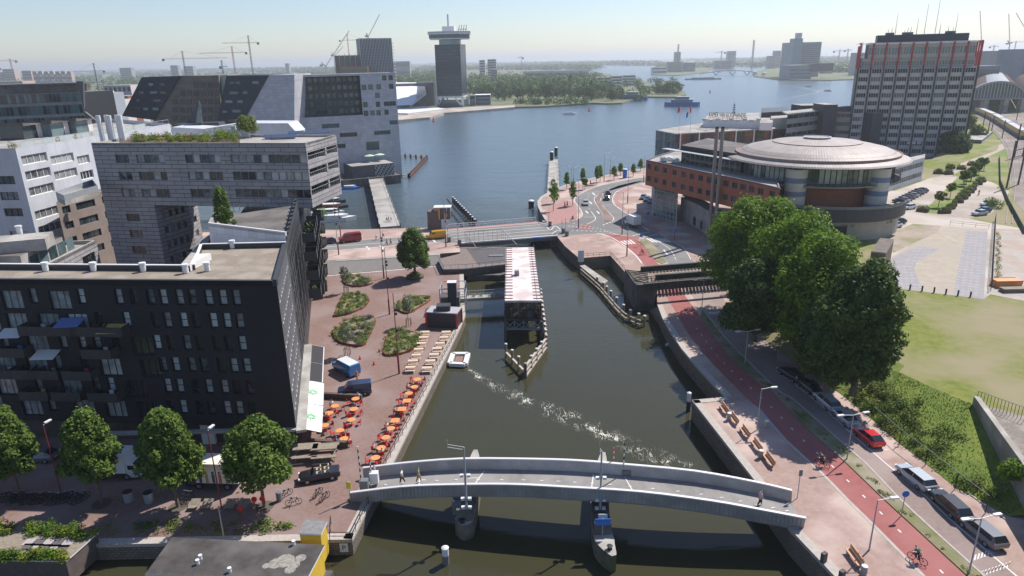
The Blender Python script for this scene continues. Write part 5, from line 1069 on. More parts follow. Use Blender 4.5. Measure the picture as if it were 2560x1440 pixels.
 # tower with revolving crown
TA,TB=P(1101,266,1.5),P(1163,268,1.5);yT=720
def X(px,y=yT):return pxy(px,y)
A0,A1=X(1096,722),X(1158,714);zb_=pz(1130,240,yT)[2];zt_=pz(1130,111,yT)[2]
AT=thing('lookout_tower','dark gridded tower on white legs with a wide white observation crown and mast','building',(*A0,1.5));d=(Vector(A1)-Vector(A0)).normalized();n=Vector((-d.y,d.x));Lw=(Vector(A1)-Vector(A0)).length
body=[A0,A1,tuple(Vector(A1)+n*22+d*5),tuple(Vector(A0)+n*22+d*5)]
A2_=X(1171,735)
body[2]=A2_;body[3]=tuple(Vector(A2_)+Vector(A0)-Vector(A1))
mb=MB();mb.prism(body,zb_,zt_,0,1);mb.build('tower_body',[brickmat('gridded_glass',(.03,.045,.07),(.05,.075,.10),(.012,.014,.022),2.3,3.2,.28,r=.2,off=0),RGREY],AT)
for k in range(19):
 z=zb_+(zt_-zb_)*(k+.5)/19;m_=MB();c_=(Vector(A0)+Vector(A1))/2-n*.05;
 if 8<=k<=12:m_.box((c_.x,c_.y,z),(Lw*.98,.25,2.0),atan2(d.y,d.x));m_.build('dark_band',mat('tower_dark',(.02,.018,.025),r=.5),AT)
cxm=(Vector(body[0])+Vector(body[2]))/2;zc_=pz(1130,98,yT)[2]
mb=MB();mb.lathe((cxm.x,cxm.y,0),[(11,zt_),(11,pz(1130,99,yT)[2])],32);mb.build('glass_neck',mat('neck_glass',(.14,.24,.26),(.2,.3,.32),.2,.2),AT)
z0_,z1__=pz(1130,98,yT)[2],pz(1130,84,yT)[2];zr_=pz(1130,80,yT)[2]
crn=[(cxm.x+x,cxm.y+y)for x,y in((-20,-8),(-8,-14),(10,-14),(20,-6),(20,8),(8,14),(-10,14),(-20,6))]
def scl(k,z):return[((x-cxm.x)*k+cxm.x,(y-cxm.y)*k+cxm.y)for x,y in crn]
mb=MB();mb.prism(scl(.97,0),z0_,z0_+1);mb.build('crown_floor',STW,AT);mb=MB();mb.prism(scl(1.0,0),z0_+1,z1__-.5);mb.build('crown_glass',mat('crown_window',(.02,.035,.045),(.06,.10,.11),.15,.12),AT);mb=MB();mb.prism(scl(1.06,0),z1__-.5,z1__+.5);mb.build('crown_roof',STW,AT);parapet(scl(1.05,0),z1__+.5,z1__+2.2,.2,mat('deck_screen',(.45,.47,.47),r=.4),AT,'deck_railing')
mb=MB();mb.prism([(cxm.x-7,cxm.y-4),(cxm.x+5,cxm.y-5),(cxm.x+6,cxm.y+5),(cxm.x-5,cxm.y+5)],z1__,[pz(0,64,yT)[2]]*4 if 0 else pz(1130,65,yT)[2]);mb.build('white_core',STW,AT)
mb=MB();mb.tube((cxm.x-1,cxm.y,z1__),(cxm.x-1,cxm.y,pz(1126,34,yT)[2]),1.1,.8,8);mb.build('mast',mat('mast_grey',(.55,.53,.55),r=.5),AT)
mb=MB();[mb.bar((cxm.x+9+i*2.4,cxm.y-6,z1__+1),(cxm.x+10.5+i*2.4,cxm.y-6,z1__+8),.5)for i in range(4)];mb.bar((cxm.x+9.5,cxm.y-6,z1__+4),(cxm.x+18,cxm.y-6,z1__+4),.5);mb.build('swing_frame',mat('dark_red_steel',(.12,.04,.05),r=.6),AT)
for p_,q_ in((body[0],(1,.2)),(body[1],(-1.4,0)),(body[2],(-1,.1)),(body[3],(1,0))):
 mb=MB();c_=Vector(p_);mb.prism([tuple(c_+Vector((-1.3,0))),tuple(c_+Vector((1.3,0))),tuple(c_+Vector((1.3,1.5))),tuple(c_+Vector((-1.3,1.5)))],1.5,zb_);mb.bar((c_.x,c_.y+.7,2),(c_.x+q_[0]*6,c_.y+.7,zb_),1.4);mb.build('white_leg',STW,AT)
mb=MB();mb.prism(body,zb_-1.3,zb_+.3);mb.build('white_base_slab',STW,AT);mb=MB();mb.prism([tuple(Vector(p)*.985+Vector((0,14)))for p in body],1.5,9);mb.build('lobby',GLB,AT)
# white angular museum
M_=thing('museum','low angular bright white museum with a sharp cantilever on the far shore','building',(*pxy(1040,705),1.5));ym=700
v=lambda px,py,y=ym:Vector(pz(px,py,y))
F=[[v(975,218,745),v(1062,216,745),v(1030,262,690),v(975,265,690)],[v(1062,216,745),v(1064,233,735),v(1024,262,692),v(1030,262,690)],[v(1043,216),v(1062,216),v(1066,235,715),v(1040,250,712)],[v(975,218,746),v(1062,216,746),v(1062,206,780),v(975,206,780)],[v(1024,262,692),v(1064,233),v(1066,236,712),v(1022,272,712)]]
mb=MB()
for f_ in F:mb.face(f_)
mb.build('white_shell',mat('bright_panel',(.80,.79,.79),r=.6),M_)
mb=MB();mb.prism([pxy(975,752),pxy(1066,752),pxy(1072,780),pxy(975,780)],1.5,pz(1066,208,725)[2]-1);mb.lathe((*pxy(1072,758),0),[(11,1.5),(11,pz(1066,207,728)[2]),(0.1,pz(1066,207,728)[2])],24);mb.build('grey_drum',mat('museum_grey',(.13,.125,.13),(.18,.17,.175),.1,.7),M_)
mb=MB();mb.prism([pxy(955,640),P(1020,287,1.9),P(1115,275,1.9),P(1060,268,1.9),pxy(955,690)],1.9,3.2);mb.build('terrace_plinth',mat('white_steps',(.62,.6,.58),r=.8),M_)
block('grey flat office with blue glass right of the lookout tower',1176,1190,238,735,floors=2,m=BLUEG);block('glass pavilion office with a white roof near the lookout tower',1188,1228,237,745,floors=3,m=BLUEG,depth=20,roof=WHITE)
block('dark brick office tucked between museum and lookout tower',1082,1098,223,760,floors=4,m=mat('russet',(.22,.10,.07),r=.9))
CTm=mat('tower_blue_black',(.035,.045,.07),(.05,.06,.09),.2,.4)
t=block('dark apartment tower with pale vertical fins and corner balconies',916,993,95,800,m=CTm,depth=28,floors=0,yb=812);R_=rect_at(916,800,993,812,28);ztw=pz(955,95,806)[2]
for i in range(22):q_=lerp(R_[0],R_[1],i/21);mb=MB();mb.box((q_[0],q_[1]-.6,ztw/2),(.45,.8,ztw));mb.build('fin',mat('fin_grey',(.40,.42,.45),r=.6),t)
for k in range(22):mb=MB();c_=(Vector(R_[0])+Vector(R_[1]))/2;mb.box((c_.x,c_.y-.1,6+k*(ztw-8)/22),((Vector(R_[1])-Vector(R_[0])).length,.3,.5),atan2(R_[1][1]-R_[0][1],R_[1][0]-R_[0][0]));mb.build('floor_edge',mat('floor_blue',(.12,.16,.20),r=.5),t)
for k in range(18):mb=MB();mb.box((R_[1][0]+.8,R_[1][1]+2,8+k*(ztw-10)/18),(2.4,5,.6));mb.build('balcony',STW,t)
SCf=mat('scaffold_net',(.16,.17,.13),(.10,.15,.13),.3,.9)
t=block('tower under construction wrapped in green scaffold netting',852,918,138,830,m=SCf,depth=25,floors=7,win=mat('net_brown',(.18,.12,.09),r=.9));
for i in range(6):q_=pxy(850+i*13,828);mb=MB();mb.tube((*q_,1.5),(*q_,pz(880,138,828)[2]+2),.3,.3,5);mb.build('scaffold_pole',STEEL,t)
t=block('concrete frame with orange planks below the netted tower',862,930,166,790,m=mat('orange_frame',(.34,.18,.10),(.22,.14,.10),.3,.9),depth=12,floors=3)
for args in(('round-cornered beige flat, left of the pair',1203,1217,150,1700,8,PALE),('round-cornered beige flat, right of the pair',1223,1244,148,1650,9,PALE),('brown low tower before the beige flats',1230,1246,174,1400,6,PINK),('long white harbour warehouse with saw-tooth roof',1310,1470,176.5,1500,1,PALE),('grey industrial hall left of the netted tower',985,1033,153,2200,2,GREYB),('white shore apartment, left of the row on the point',1492,1524,193,1050,4,WHITE),('white shore apartment, middle of the row on the point',1526,1552,190,1120,4,WHITE),('white shore apartment, right of the row on the point',1554,1584,188,1180,4,WHITE),('far tower with a mast on the island',1680,1693,130,2600,10,GREYB),('low white hall at the tip of the island',1626,1660,168,2000,2,WHITE),('dark warehouse row on the island, nearest the tip',1664,1698,155,2150,5,GREYB),('dark warehouse row on the island, second',1700,1730,157,2200,5,BLUEG),('square grey tower across the water right of the island',1808,1827,128,2800,12,GREYB),('dark low block below the square grey tower',1778,1820,152,2500,4,BLUEG),('slim grey tower left of the glass hotel',1922,1936,127,2500,12,GREYB),('short grey block beside the slim tower',1908,1924,140,2400,6,GREYB),('brown tower block far left on the skyline, first',0,31,179,2300,5,PINK),('brown tower block far left on the skyline, second',36,64,172,2300,7,PINK),('row of pinkish flats on the left skyline, first',82,105,176,2200,5,PINK),('grey square block above the trees, left skyline',323,351,169,2600,6,GREYB),('grey block behind the yellow crane',448,466,163,2700,6,GREYB),('wide grey block right of the yellow crane',480,503,165,2700,5,GREYB),('low pale roofs left of the glass block',0,78,203,900,1,PINK),('tiny grey tower on the skyline above the dock building',729,738,158,3300,5,GREYB),('long flat hall on the right skyline',2060,2130,158,2600,2,PALE)):
 l_,xa,xb,pt,y,fl,m_=args;block(l_,xa,xb,pt,y,floors=fl,m=m_,depth=25,name='far_building')
for i in range(7):block('pinkish flats on the left skyline, number %d of the row of seven'%(i+2)if 0 else('flat with pale gable in the left skyline row, '+('first','second','third','fourth','fifth','sixth','last')[i]+' from the left'),108+i*14,118+i*14,177.5-(i%2),2100,floors=3,m=(PINK,PALE)[i%2],depth=15,name='far_building',group='flats in the left skyline row')
HG=mat('hotel_glass',(.14,.20,.25),(.19,.25,.31),.1,.35)
t=block('tall blue-glass hotel slab over the water at the harbour mouth',1955,2032,106,1450,floors=18,m=HG,depth=40,win=mat('hotel_dark',(.05,.075,.10),r=.3),name='hotel',bandh=.5)
mb=MB();q_=pxy(1970,1440);mb.box((q_[0],q_[1],pz(1970,97,1440)[2]/2),(18,20,pz(1970,97,1440)[2]));mb.build('lift_tower',HG,t);q_=pxy(1974,1440);mb=MB();mb.box((q_[0],q_[1],pz(1974,91,1440)[2]),(10,10,12));mb.build('glass_cap',mat('cap_glass',(.4,.45,.5),r=.3),t)
t=block('low teal glass concert hall at the foot of the hotel',1962,2015,163,1330,floors=4,m=BLUEG,depth=50,win=GRN,name='concert_hall');q_=pxy(2037,1330);mb=MB();mb.box((q_[0],q_[1],22),(38,18,14));mb.build('cantilever_box',FRB,t)
t=thing('arched_bridge','low bridge on V-piers across the far waterway','bridge',(*P(1830,181,0),0));bp_=[P(1748,187,2),P(1800,183,5),P(1860,183,5),P(1892,186,2)];mb=MB();cb=curve([(*p,)for p in bp_],6)
for i in range(len(cb)-1):k0_,k1_=i/len(cb),(i+1)/len(cb);za,zb2=3+8*sin(pi*k0_),3+8*sin(pi*k1_);mb.bar((*cb[i],za),(*cb[i+1],zb2),8,1.6)
mb.build('deck',FRG,t)
for k in(.3,.5,.7):q_=cb[int(len(cb)*k)];mb=MB();mb.bar((q_[0],q_[1],0),(q_[0]-8,q_[1],9),1.5);mb.bar((q_[0],q_[1],0),(q_[0]+8,q_[1],9),1.5);mb.build('pier',FRG,t)
t=block('wide grey office block behind the station roof',2478,2600,126,780,base=ZR,floors=8,m=GREYB,depth=60,win=mat('office_band',(.16,.18,.2),r=.4),name='office_block');
block('dark blue side block behind the station roof',2530,2640,122,700,base=ZR,floors=6,m=BLUEG,depth=40,name='office_block');block('brick hall under construction behind the tower',2424,2480,140,820,floors=2,m=mat('russet',(.22,.10,.07),r=.9),depth=20);block('dark low station building',2425,2475,165,640,base=ZR,floors=2,m=BLUEG,depth=20)
block('pale grey block glimpsed left of the office tower',2128,2150,132,1500,floors=4,m=GREYB,depth=40)
# train shed, tracks and train
SHB=mat('shed_roof',(.085,.062,.055),(.11,.08,.07),.1,.95,spec=.1);yS=500
def shed(xa,xb,ptop,y,label):
 a,b=pz(xa,262,y),pz(xb,264,y+0);c_=((a[0]+b[0])/2,y);R_=(b[0]-a[0])/2;zb2=ZP+9;hh=pz((xa+xb)/2,ptop,y)[2]-zb2;dirv=Vector((P(2487,175,30)[0]-c_[0],1))if 0 else Vector((.66,1)).normalized();t=thing('train_shed',label,'station roof',(*c_,ZP),group='station roofs');n=22;Ld=260
 arc=[(c_[0]-R_*cos(pi*i/n),zb2+hh*sin(pi*i/n))for i in range(n+1)];mb=MB()
 for i in range(n):mi=1 if n*.38<i+.5<n*.62 else 0;(x0,z0),(x1,z1)=arc[i],arc[i+1];e=dirv*Ld;mb.face([(x0,y,z0),(x1,y,z1),(x1+e.x,y+e.y,z1),(x0+e.x,y+e.y,z0)],mi)
 mb.build('vault',[SHB,mat('skylight',(.16,.18,.20),(.2,.22,.24),.1,.5)],t)
 mb=MB();mb.face([(x,y+.5,z)for x,z in arc]);mb.build('end_glass',mat('shed_glass',(.10,.11,.13),(.15,.16,.18),.2,.25),t)
 mb=MB()
 for i in range(n):mb.bar((arc[i][0],y,arc[i][1]),(arc[i+1][0],y,arc[i+1][1]),1.3)
 mb.bar((arc[0][0],y,zb2),(arc[-1][0],y,zb2),.8);mb.build('arch',mat('arch_steel',(.30,.30,.32),r=.6),t)
 for i in range(1,18):x=arc[0][0]+2*R_*i/18;z=zb2+hh*sqrt(max(0,1-((x-c_[0])/R_)**2));mb=MB();mb.bar((x,y,zb2),(x,y,z),.35);mb.build('mullion',STEEL,t)
 for x in(arc[0][0],c_[0]-R_*.3,c_[0]+R_*.4,arc[-1][0]):mb=MB();mb.box((x,y+2,(ZP+zb2)/2),(3,4,zb2-ZP));mb.build('pillar',CONC,t)
shed(2416,2558,205,470,'arched glass and steel station roof behind the office tower');shed(2560,2700,205,476,'second station roof arch cut off by the right picture edge')
BAL=mat('ballast',(.17,.135,.12),(.23,.19,.17),3,.95,c3=(.27,.23,.2),s2=.1)
trk=[(P(2440+i*9,292,ZP),P(2505+i*26,350,ZP),P(2530+i*30,430,ZP),P(2522+i*60,560,ZP))for i in range(5)]
sheet('rail_ballast',PP([(2425,285),(2600,285),(2800,400),(2900,700),(2610,590),(2535,500),(2528,430),(2525,400),(2500,345),(2460,300)]),ZP+.035,BAL)
mb=MB()
for a in trk:
 cvt=curve(list(a),8)
 for off in(-.75,.75):strip(mb,[(p[0]+off,p[1])for p in cvt],.14,ZP+.05,0,.14)
tag(mb.build('rails',mat('rail_rust',(.16,.10,.08),(.3,.27,.25),2,.5)),kind='structure')
tl_=curve([P(2442,282,ZP),P(2482,300,ZP),P(2520,324,ZP),P(2562,350,ZP)],3);YEL=mat('train_yellow',(.58,.40,.06),r=.5)
TR_=thing('train','long yellow and blue train leaving the station with a grey roof','train',(*tl_[-1],ZP))
for i in range(len(tl_)-1):
 a,b=Vector(tl_[i]),Vector(tl_[i+1]);d=(b-a).normalized();n=Vector((-d.y,d.x))*1.5;q_=[tuple(a-n+d*.3),tuple(b-n-d*.3),tuple(b+n-d*.3),tuple(a+n+d*.3)];mb=MB();mb.prism(q_,ZP+.6,ZP+1.8,0,0);mb.prism(q_,ZP+1.8,ZP+3.4,1,2);mb.prism(q_,ZP+3.4,ZP+3.9,2,2);mb.build('carriage',[mat('train_blue',(.04,.05,.12),r=.5),YEL,mat('train_roof',(.34,.35,.36),(.42,.43,.44),.5,.6)],TR_)
mb=MB();
gb_=thing('gantry','dark steel overhead wire gantry beside the tracks','gantry',(*P(2525,465,ZP),ZP));
for(x0,y0,x1,y1,top)in((2516,470,2545,462,352),(2535,395,2556,392,310)):
 a,b=P(x0,y0,ZP),P(x1,y1,ZP);h_=HT(a,top,ZP)
 for q_ in(a,b):mb=MB();mb.bar((*q_,ZP),(*q_,ZP+h_),.35);[mb.bar((q_[0]-.3,q_[1],ZP+k),(q_[0]+.3,q_[1],ZP+k+.5),.08)for k in range(int(h_))];mb.build('gantry_post',FRB,gb_)
 mb=MB();mb.bar((*a,ZP+h_*.8),(*b,ZP+h_*.8),.3);mb.bar((*a,ZP+h_*.65),(*b,ZP+h_*.65),.2);mb.build('gantry_beam',FRB,gb_)
for i,(x,y,top)in enumerate(((2470,330,296),(2478,332,290),(2505,345,300),(2541,300,268),(2500,290,262),(2457,318,280))):
 q_=P(x,y,ZP);mb=MB();mb.bar((*q_,ZP),(*q_,ZP+HT(q_,top,ZP)),.3);mb.bar((q_[0],q_[1],ZP+HT(q_,top,ZP)-1),(q_[0]+6,q_[1],ZP+HT(q_,top,ZP)-1),.2);tag(mb.build('catenary_mast',FRB),'dark overhead wire mast beside the train, '+('leftmost','second from the left','third from the left','at the right picture edge','in front of the station arch','farthest down the embankment')[i],'mast','overhead wire masts')
tg=P(2520,520,ZP);fpts=[(2498,395),(2500,460),(2520,510),(2560,585)]
mb=MB();cf=[P(*q_,ZP)for q_ in fpts];strip(mb,cf,.1,ZP,0,1.3);o=mb.build('mesh_fence',mat('dark_green_mesh',(.04,.07,.04),r=.8));tag(o,'dark green fence between the lawn and the railway tracks','fence')
# cranes
CY,CR_,CBn,CW_=mat('crane_yellow',(.50,.42,.16),r=.6),mat('crane_red',(.48,.20,.17),r=.6),mat('crane_navy',(.05,.08,.16),r=.6),mat('crane_pale',(.55,.45,.43),r=.6)
def lattice(mb,a,b,w_,n=10,th=None,mi=0):
 a,b=Vector(a),Vector(b);d=(b-a).normalized();up=Vector((0,0,1))if abs(d.z)<.8 else Vector((1,0,0));s_=d.cross(up).normalized()*w_/2;u=s_.cross(d).normalized()*w_/2;th=th or w_*.18
 for c_ in(s_+u,-s_+u,s_-u,-s_-u):mb.bar(a+c_,b+c_,th,mi=mi)
 for i in range(n):
  p,q_=a.lerp(b,i/n),a.lerp(b,(i+1)/n)
  for e,f_ in((s_,-s_),(u,-u)):g_=u if e is s_ else s_;mb.bar(p+e+g_,q_+f_+g_,th*.8,mi=mi);mb.bar(p+f_-g_,q_+e-g_,th*.8,mi=mi)
def crane(label,px,base,top,y,jl,jr,jrow,m,m2=None,w_=2.0,luff=None,z0=1.5):
 k=pxy(px,y);zt2=pz(px,top,y)[2];t=thing('tower_crane',label,'crane',(*k,z0),group='tower cranes on the skyline');w_=w_*y/1500
 mb=MB();lattice(mb,(*k,z0),(*k,zt2 if not luff else pz(px,jrow,y)[2]),w_,18);mb.build('mast',m2 or m,t)
 if luff:mb=MB();e=pz(luff[0],luff[1],y);lattice(mb,(*k,pz(px,jrow,y)[2]),e,w_*.7,12);mb.build('jib',m,t);mb=MB();bx=pxy(luff[2],y);mb.bar((*k,pz(px,jrow,y)[2]),(bx[0],bx[1],pz(px,jrow-10,y)[2]),w_);mb.box((bx[0],bx[1],pz(px,jrow-2,y)[2]),(w_*3,w_*2,w_*2));mb.build('counterweight',m,t)
 else:
  mb=MB();zj=pz(px,jrow,y)[2];a,b=pxy(jl,y),pxy(jr,y);lattice(mb,(*a,zj),(*b,zj),w_*.7,22);mb.build('jib',m,t);mb=MB();mb.bar((*k,zt2),(*lerp(a,k,.35),zj+1),w_*.12);mb.bar((*k,zt2),(*lerp(b,k,.2),zj+1),w_*.12);mb.build('tie_bars',m,t)
  e=b if abs(jr-px)<abs(jl-px)else a;mb=MB();mb.box((e[0],e[1],zj-w_),(w_*2,w_*1.5,w_*2.2));mb.build('counterweight',FRB,t)
crane('tall crane with yellow jib and grey mast, rightmost of the three behind the slanted blocks',648,185,88,1100,583,670,106,CY,FRG)
crane('crane with reddish mast and long pale jib, middle of the three behind the slanted blocks',605,185,115,1250,524,638,131,CR_,CR_)
crane('yellow crane on a dark mast, leftmost of the three behind the slanted blocks',483,185,127,1200,434,590,146,CY,FRG)
crane('navy crane with a red cab standing in front of the trees',262,235,157,800,208,284,177,CBn,CBn,1.6);crane('small faint crane at the far left skyline',61,178,146,2400,27,75,151,CR_);crane('smallest crane at the left picture edge',21,180,165,2600,-5,31,170,CR_)
crane('stubby navy crane between the two slanted blocks',575,185,150,1150,570,588,166,CBn);crane('red and white crane beside the netted tower',887,140,84,850,868,930,100,CR_,CR_,1.4)
crane('leaning pale crane jib left of the netted tower',828,170,120,900,0,0,165,CW_,luff=(873,77,818));crane('shorter leaning jib next to the netted tower',851,150,112,880,0,0,140,CW_,w_=1.4,luff=(857,117,846));crane('slender jib rising above the dark finned tower',937,95,60,850,0,0,92,CW_,luff=(949,36,934))
crane('left red luffing crane beside the office tower',2420,130,60,900,0,0,115,CR_,w_=1.4,luff=(2450,27,2416));crane('middle red luffing crane on the right skyline',2487,128,60,900,0,0,112,CR_,w_=1.4,luff=(2522,34,2480));crane('rightmost red luffing crane at the picture edge',2545,125,60,880,0,0,110,CR_,w_=1.4,luff=(2540,32,2552));crane('low red crane between the luffing cranes',2501,128,103,950,2490,2556,106,CR_,w_=1.2)
for i,(x,tp,l_,r_)in enumerate(((1306,140,1296,1310),(1792,127,1776,1800),(2078,124,2064,2092),(2098,122,2090,2108),(2131,107,2115,2142),(2450,113,2440,2462))):crane('thin distant crane on the skyline, '+('above the far harbour','above the far island','left one before the office tower','middle one before the office tower','tallest one left of the office tower','just right of the office tower')[i],x,160,tp,2300,l_,r_,tp+4,CR_,w_=1.6)
for x,tp in((1868,100),(1686,110)):q_=pxy(x,2500);mb=MB();lattice(mb,(*q_,1.5),(*q_,pz(x,tp,2500)[2]),4,10,1);tag(mb.build('lattice_mast',FRG),'faint lattice mast on the skyline '+('above the far bridge' if x>1800 else 'on the island tower'),'mast')
# vegetation
LF=leafmat('leaves_lime',(.075,.145,.012),(.20,.32,.025),.35);LFD=leafmat('leaves_dark',(.036,.068,.014),(.10,.155,.028));LFM=leafmat('leaves_mid',(.06,.11,.02),(.155,.225,.04),.3)
LFO=leafmat('leaves_olive',(.12,.16,.035),(.24,.27,.07));LFP=leafmat('leaves_pale',(.16,.19,.11),(.28,.31,.20));LFY=leafmat('leaves_yellow',(.14,.17,.02),(.26,.28,.04));LFF=leafmat('leaves_far',(.05,.095,.02),(.12,.18,.04),.2)
BARK=mat('bark',(.11,.085,.06),(.17,.135,.10),5,.95);PURP=leafmat('purple_flower',(.10,.05,.12),(.24,.14,.28));
def leafquads(mb,lobes,n,s,rnd,shell=.72,up=.35,mi=0,flat=1.0):
 vol=[l[3]*l[4]*l[5]for l in lobes];tot=sum(v**.72 for v in vol)
 for l,v in zip(lobes,vol):
  for _ in range(int(n*v**.72/tot)):
   while True:
    d=Vector((rnd.gauss(0,1),rnd.gauss(0,1),rnd.gauss(0,1)));
    if d.length>.01:break
   d.normalize();r=shell+(1-shell)*rnd.random()**.6 if rnd.random()<.85 else rnd.random()*shell
   r*=1+.13*sin(d.x*5+l[0]*3)*cos(d.y*5+l[2])+.06*rnd.gauss(0,1)
   p=Vector((l[0]+d.x*r*l[3],l[1]+d.y*r*l[4],l[2]+d.z*r*l[5]))
   nn=(d*.8+Vector((rnd.gauss(0,.5),rnd.gauss(0,.5),rnd.gauss(0,.5)+up))).normalized();a=nn.orthogonal().normalized();a=Matrix.Rotation(rnd.uniform(0,6.28),3,nn)@a;b=nn.cross(a);k=s*rnd.uniform(.6,1.3)
   mb.face([p-a*k*.5,p-b*k*.32,p+a*k*.5,p+b*k*.32],mi)
def lobeset(rnd,R,H,z0,n=14,conic=0.0,egg=.0):
 L_=[(0,0,z0+H*.5,R*.62,R*.62,H*.46)]
 for i in range(n):
  t=(i+.5)/n;z=z0+H*(.12+.78*t);prof=sin(pi*min(1,max(.08,(t*.86+.12))))**.6
  if conic:ck=min(1,conic*1.3);prof=prof*(1-ck)+((1-t)**.75*.95+.12)*ck
  a=i*2.4+rnd.uniform(-.4,.4);rr=R*prof*rnd.uniform(.5,.82);k=R*rnd.uniform(.20,.42)*(1-conic*t*.5);L_.append((rr*cos(a),rr*sin(a),z,k,k,k*rnd.uniform(.7,1.0)))
 return L_
def tree(label,cat,base,z0,H,R,m,n=9000,s=.42,trunk=.3,clear=.22,seed=1,conic=0.0,group=None,name='tree',lobes=18,squash=(1,1)):
 rnd=random.Random(seed);t=thing(name,label,cat,(*base,z0),group=group);mb=MB();L_=[(a*squash[0],b*squash[1],*r_)for a,b,*r_ in lobeset(rnd,R,H*(1-clear),H*clear,lobes,conic)]
 leafquads(mb,L_,n,s,rnd);mb.build('crown',m,t,world=False);mb=MB();th=H*clear+H*.25;mb.tube((0,0,-.1),(rnd.uniform(-.2,.2),rnd.uniform(-.2,.2),th),trunk,trunk*.65,8,cap=False)
 for i in range(7):l=L_[1+i*(len(L_)-2)//7];mb.tube((0,0,th*(.6+.05*i)),(l[0]*.9,l[1]*.9,l[2]),trunk*.4,trunk*.1,5,cap=False)
 mb.build('trunk',BARK,t,world=False);return t
def hrow(b,z,row):return HT(b,row,z)
for i,(x,y,top,R,sd)in enumerate(((50,1245,1012,3.2,3),(255,1259,1021,3.15,4),(445,1267,1018,3.5,5),(661,1266,1047,3.9,6))):
 b=P(x,y,ZL);tree('street tree, '+('cut by the left picture edge','second from the left, in front of the white van','third from the left, beside the twin containers','rightmost and widest, over the picture truck')[i],'tree',b,ZL,hrow(b,ZL,top),R,LFM,15000,.38,.2,.27,sd,lobes=30,conic=(.45,.5,.35,.12)[i],group='street trees on the near left quay',name='street_tree')
 mb=MB();mb.lathe((*b,ZL+.008),[(1.0,0),(.01,.02)],20);tag(mb.build('tree_pit',mat('pit_soil',(.10,.085,.07),r=.95)),kind='structure')
BT=[(1850,752,488,7.2,LF,11,'big bright green tree nearest the round hall'),(1905,770,500,6.6,LF,12,'big bright green tree behind the first one, against the striped tower'),(1968,842,535,7.8,LF,13,'big bright green tree in the middle of the embankment group'),(2035,900,590,7.0,LF,14,'big bright green tree right of the middle, beside the brick hut'),(2128,985,650,5.4,LFD,15,'dark green tree at the right end of the embankment group'),(1880,850,640,5.8,LFD,16,'shaded lower tree in front of the bright group, above the parked dark cars'),(2062,975,730,4.8,LFD,17,'dark tree in front, left of the rightmost one')]
for x,y,top,R,m,sd,lb in BT:
 b=P(x,y,4.6);b=tuple(Vector(b)+Vector((.3,.2)));tree(lb,'tree',b,4.4,hrow(b,4.4,top),R,m,26000,.50,.45,.10,sd,group='big trees on the embankment',name='plane_tree',lobes=40)
def clumpmesh(name,spots,m,kind='stuff',label=None,cat=None,n=120,s=.3,seed=1,parent=None):
 rnd=random.Random(seed);mb=MB()
 for sp in spots:
  x,y,z,r,h=sp[:5];leafquads(mb,[(x,y,z+h*.4,r,r,h*.6)],n,s,rnd,.5)
 o=mb.build(name,m,parent);
 if parent is None:tag(o,label,cat,kind=kind)
 else:o['kind']='stuff'
 return o
rnd=random.Random(21);sp=[]
for i in range(75):
 t=rnd.random()*7.2;k=int(t);p=lerp(lerp(toe[k],toe[k+1],t-k),lerp(crest[k],crest[k+1],t-k),rnd.uniform(.12,1));sp.append((*p,3.5+2*rnd.random(),rnd.uniform(1,2),rnd.uniform(1.5,3)))
clumpmesh('undergrowth',sp,LFD,n=260,s=.4)
sp=[]
for i in range(95):
 t=7.4+min(4.2,abs(rnd.gauss(0,1.9)));k=int(t);f_=rnd.random()**1.5*.6*(1 if t<11 else .5);p=lerp(lerp(toe[k],toe[k+1],t-k),lerp(crest[k],crest[k+1],t-k),.06+f_);sp.append((*p,ZR+(ZP-ZR)*f_,rnd.uniform(.5,1.1),rnd.uniform(.7,1.6)))
clumpmesh('bushes',sp[:60],LFO,n=150,s=.22,seed=2);clumpmesh('bushes',sp[60:],LFM,n=150,s=.24,seed=3)
b=tuple(lerp(W1,W2,.93));t=thing('wall_shrub','bright green shrub growing from the top of the retaining wall','shrub',(*b,ZP-.5));mb=MB();leafquads(mb,[(-.3,-.3,.6,1.6,1.2,1.0),(-1.2,-.4,.2,.9,.7,.7)],1500,.32,rnd);mb.build('foliage',LF,t,world=False);mb=MB();mb.tube((0,0,-.6),(-.3,-.2,.6),.08,.04,5);mb.build('stem',BARK,t,world=False)
mb=MB()
for i in range(5200):
 t=8+rnd.random()*3.95;k=int(t);f_=rnd.random();q=lerp(lerp(toe[k],toe[k+1],t-k),lerp(crest[k],crest[k+1],t-k),f_);z=ZR+((ZP if t<11 else ZP+(ZR+.4-ZP)*(t-11))-ZR)*f_**.9;s_=rnd.uniform(.05,.13);a=rnd.uniform(0,3.14);dx,dy=cos(a)*s_,sin(a)*s_;mb.face([(q[0]-dx,q[1]-dy,z),(q[0]+dx,q[1]+dy,z),(q[0]+dx*.4+.05,q[1]+dy*.4,z+s_*1.4),(q[0]-dx*.4,q[1]-dy*.4,z+s_*1.2)])
tag(mb.build('grass',leafmat('slope_blades',(.12,.19,.03),(.22,.30,.06),.4)),kind='stuff')
sp=[]
for i in range(90):q=Vector(lerp(mid[0],mid[0],0));k=rnd.randrange(len(vl)-1);a=lerp(vl[k],vl[k+1],rnd.random());kk=min(range(len(vr)),key=lambda j:(Vector(vr[j])-Vector(a)).length);c_=lerp(a,vr[kk],rnd.uniform(.1,.7));sp.append((*c_,ZR+.05,rnd.uniform(.15,.45),.25))
clumpmesh('verge_weeds',sp,LFO,n=40,s=.12)
b=P(1038,694,ZL);tree('broad conical plane tree on the plaza with its round seat','tree',b,ZL,hrow(b,ZL,566),4.5,LFM,14000,.45,.32,.20,31,conic=.75,name='plaza_tree',lobes=24)
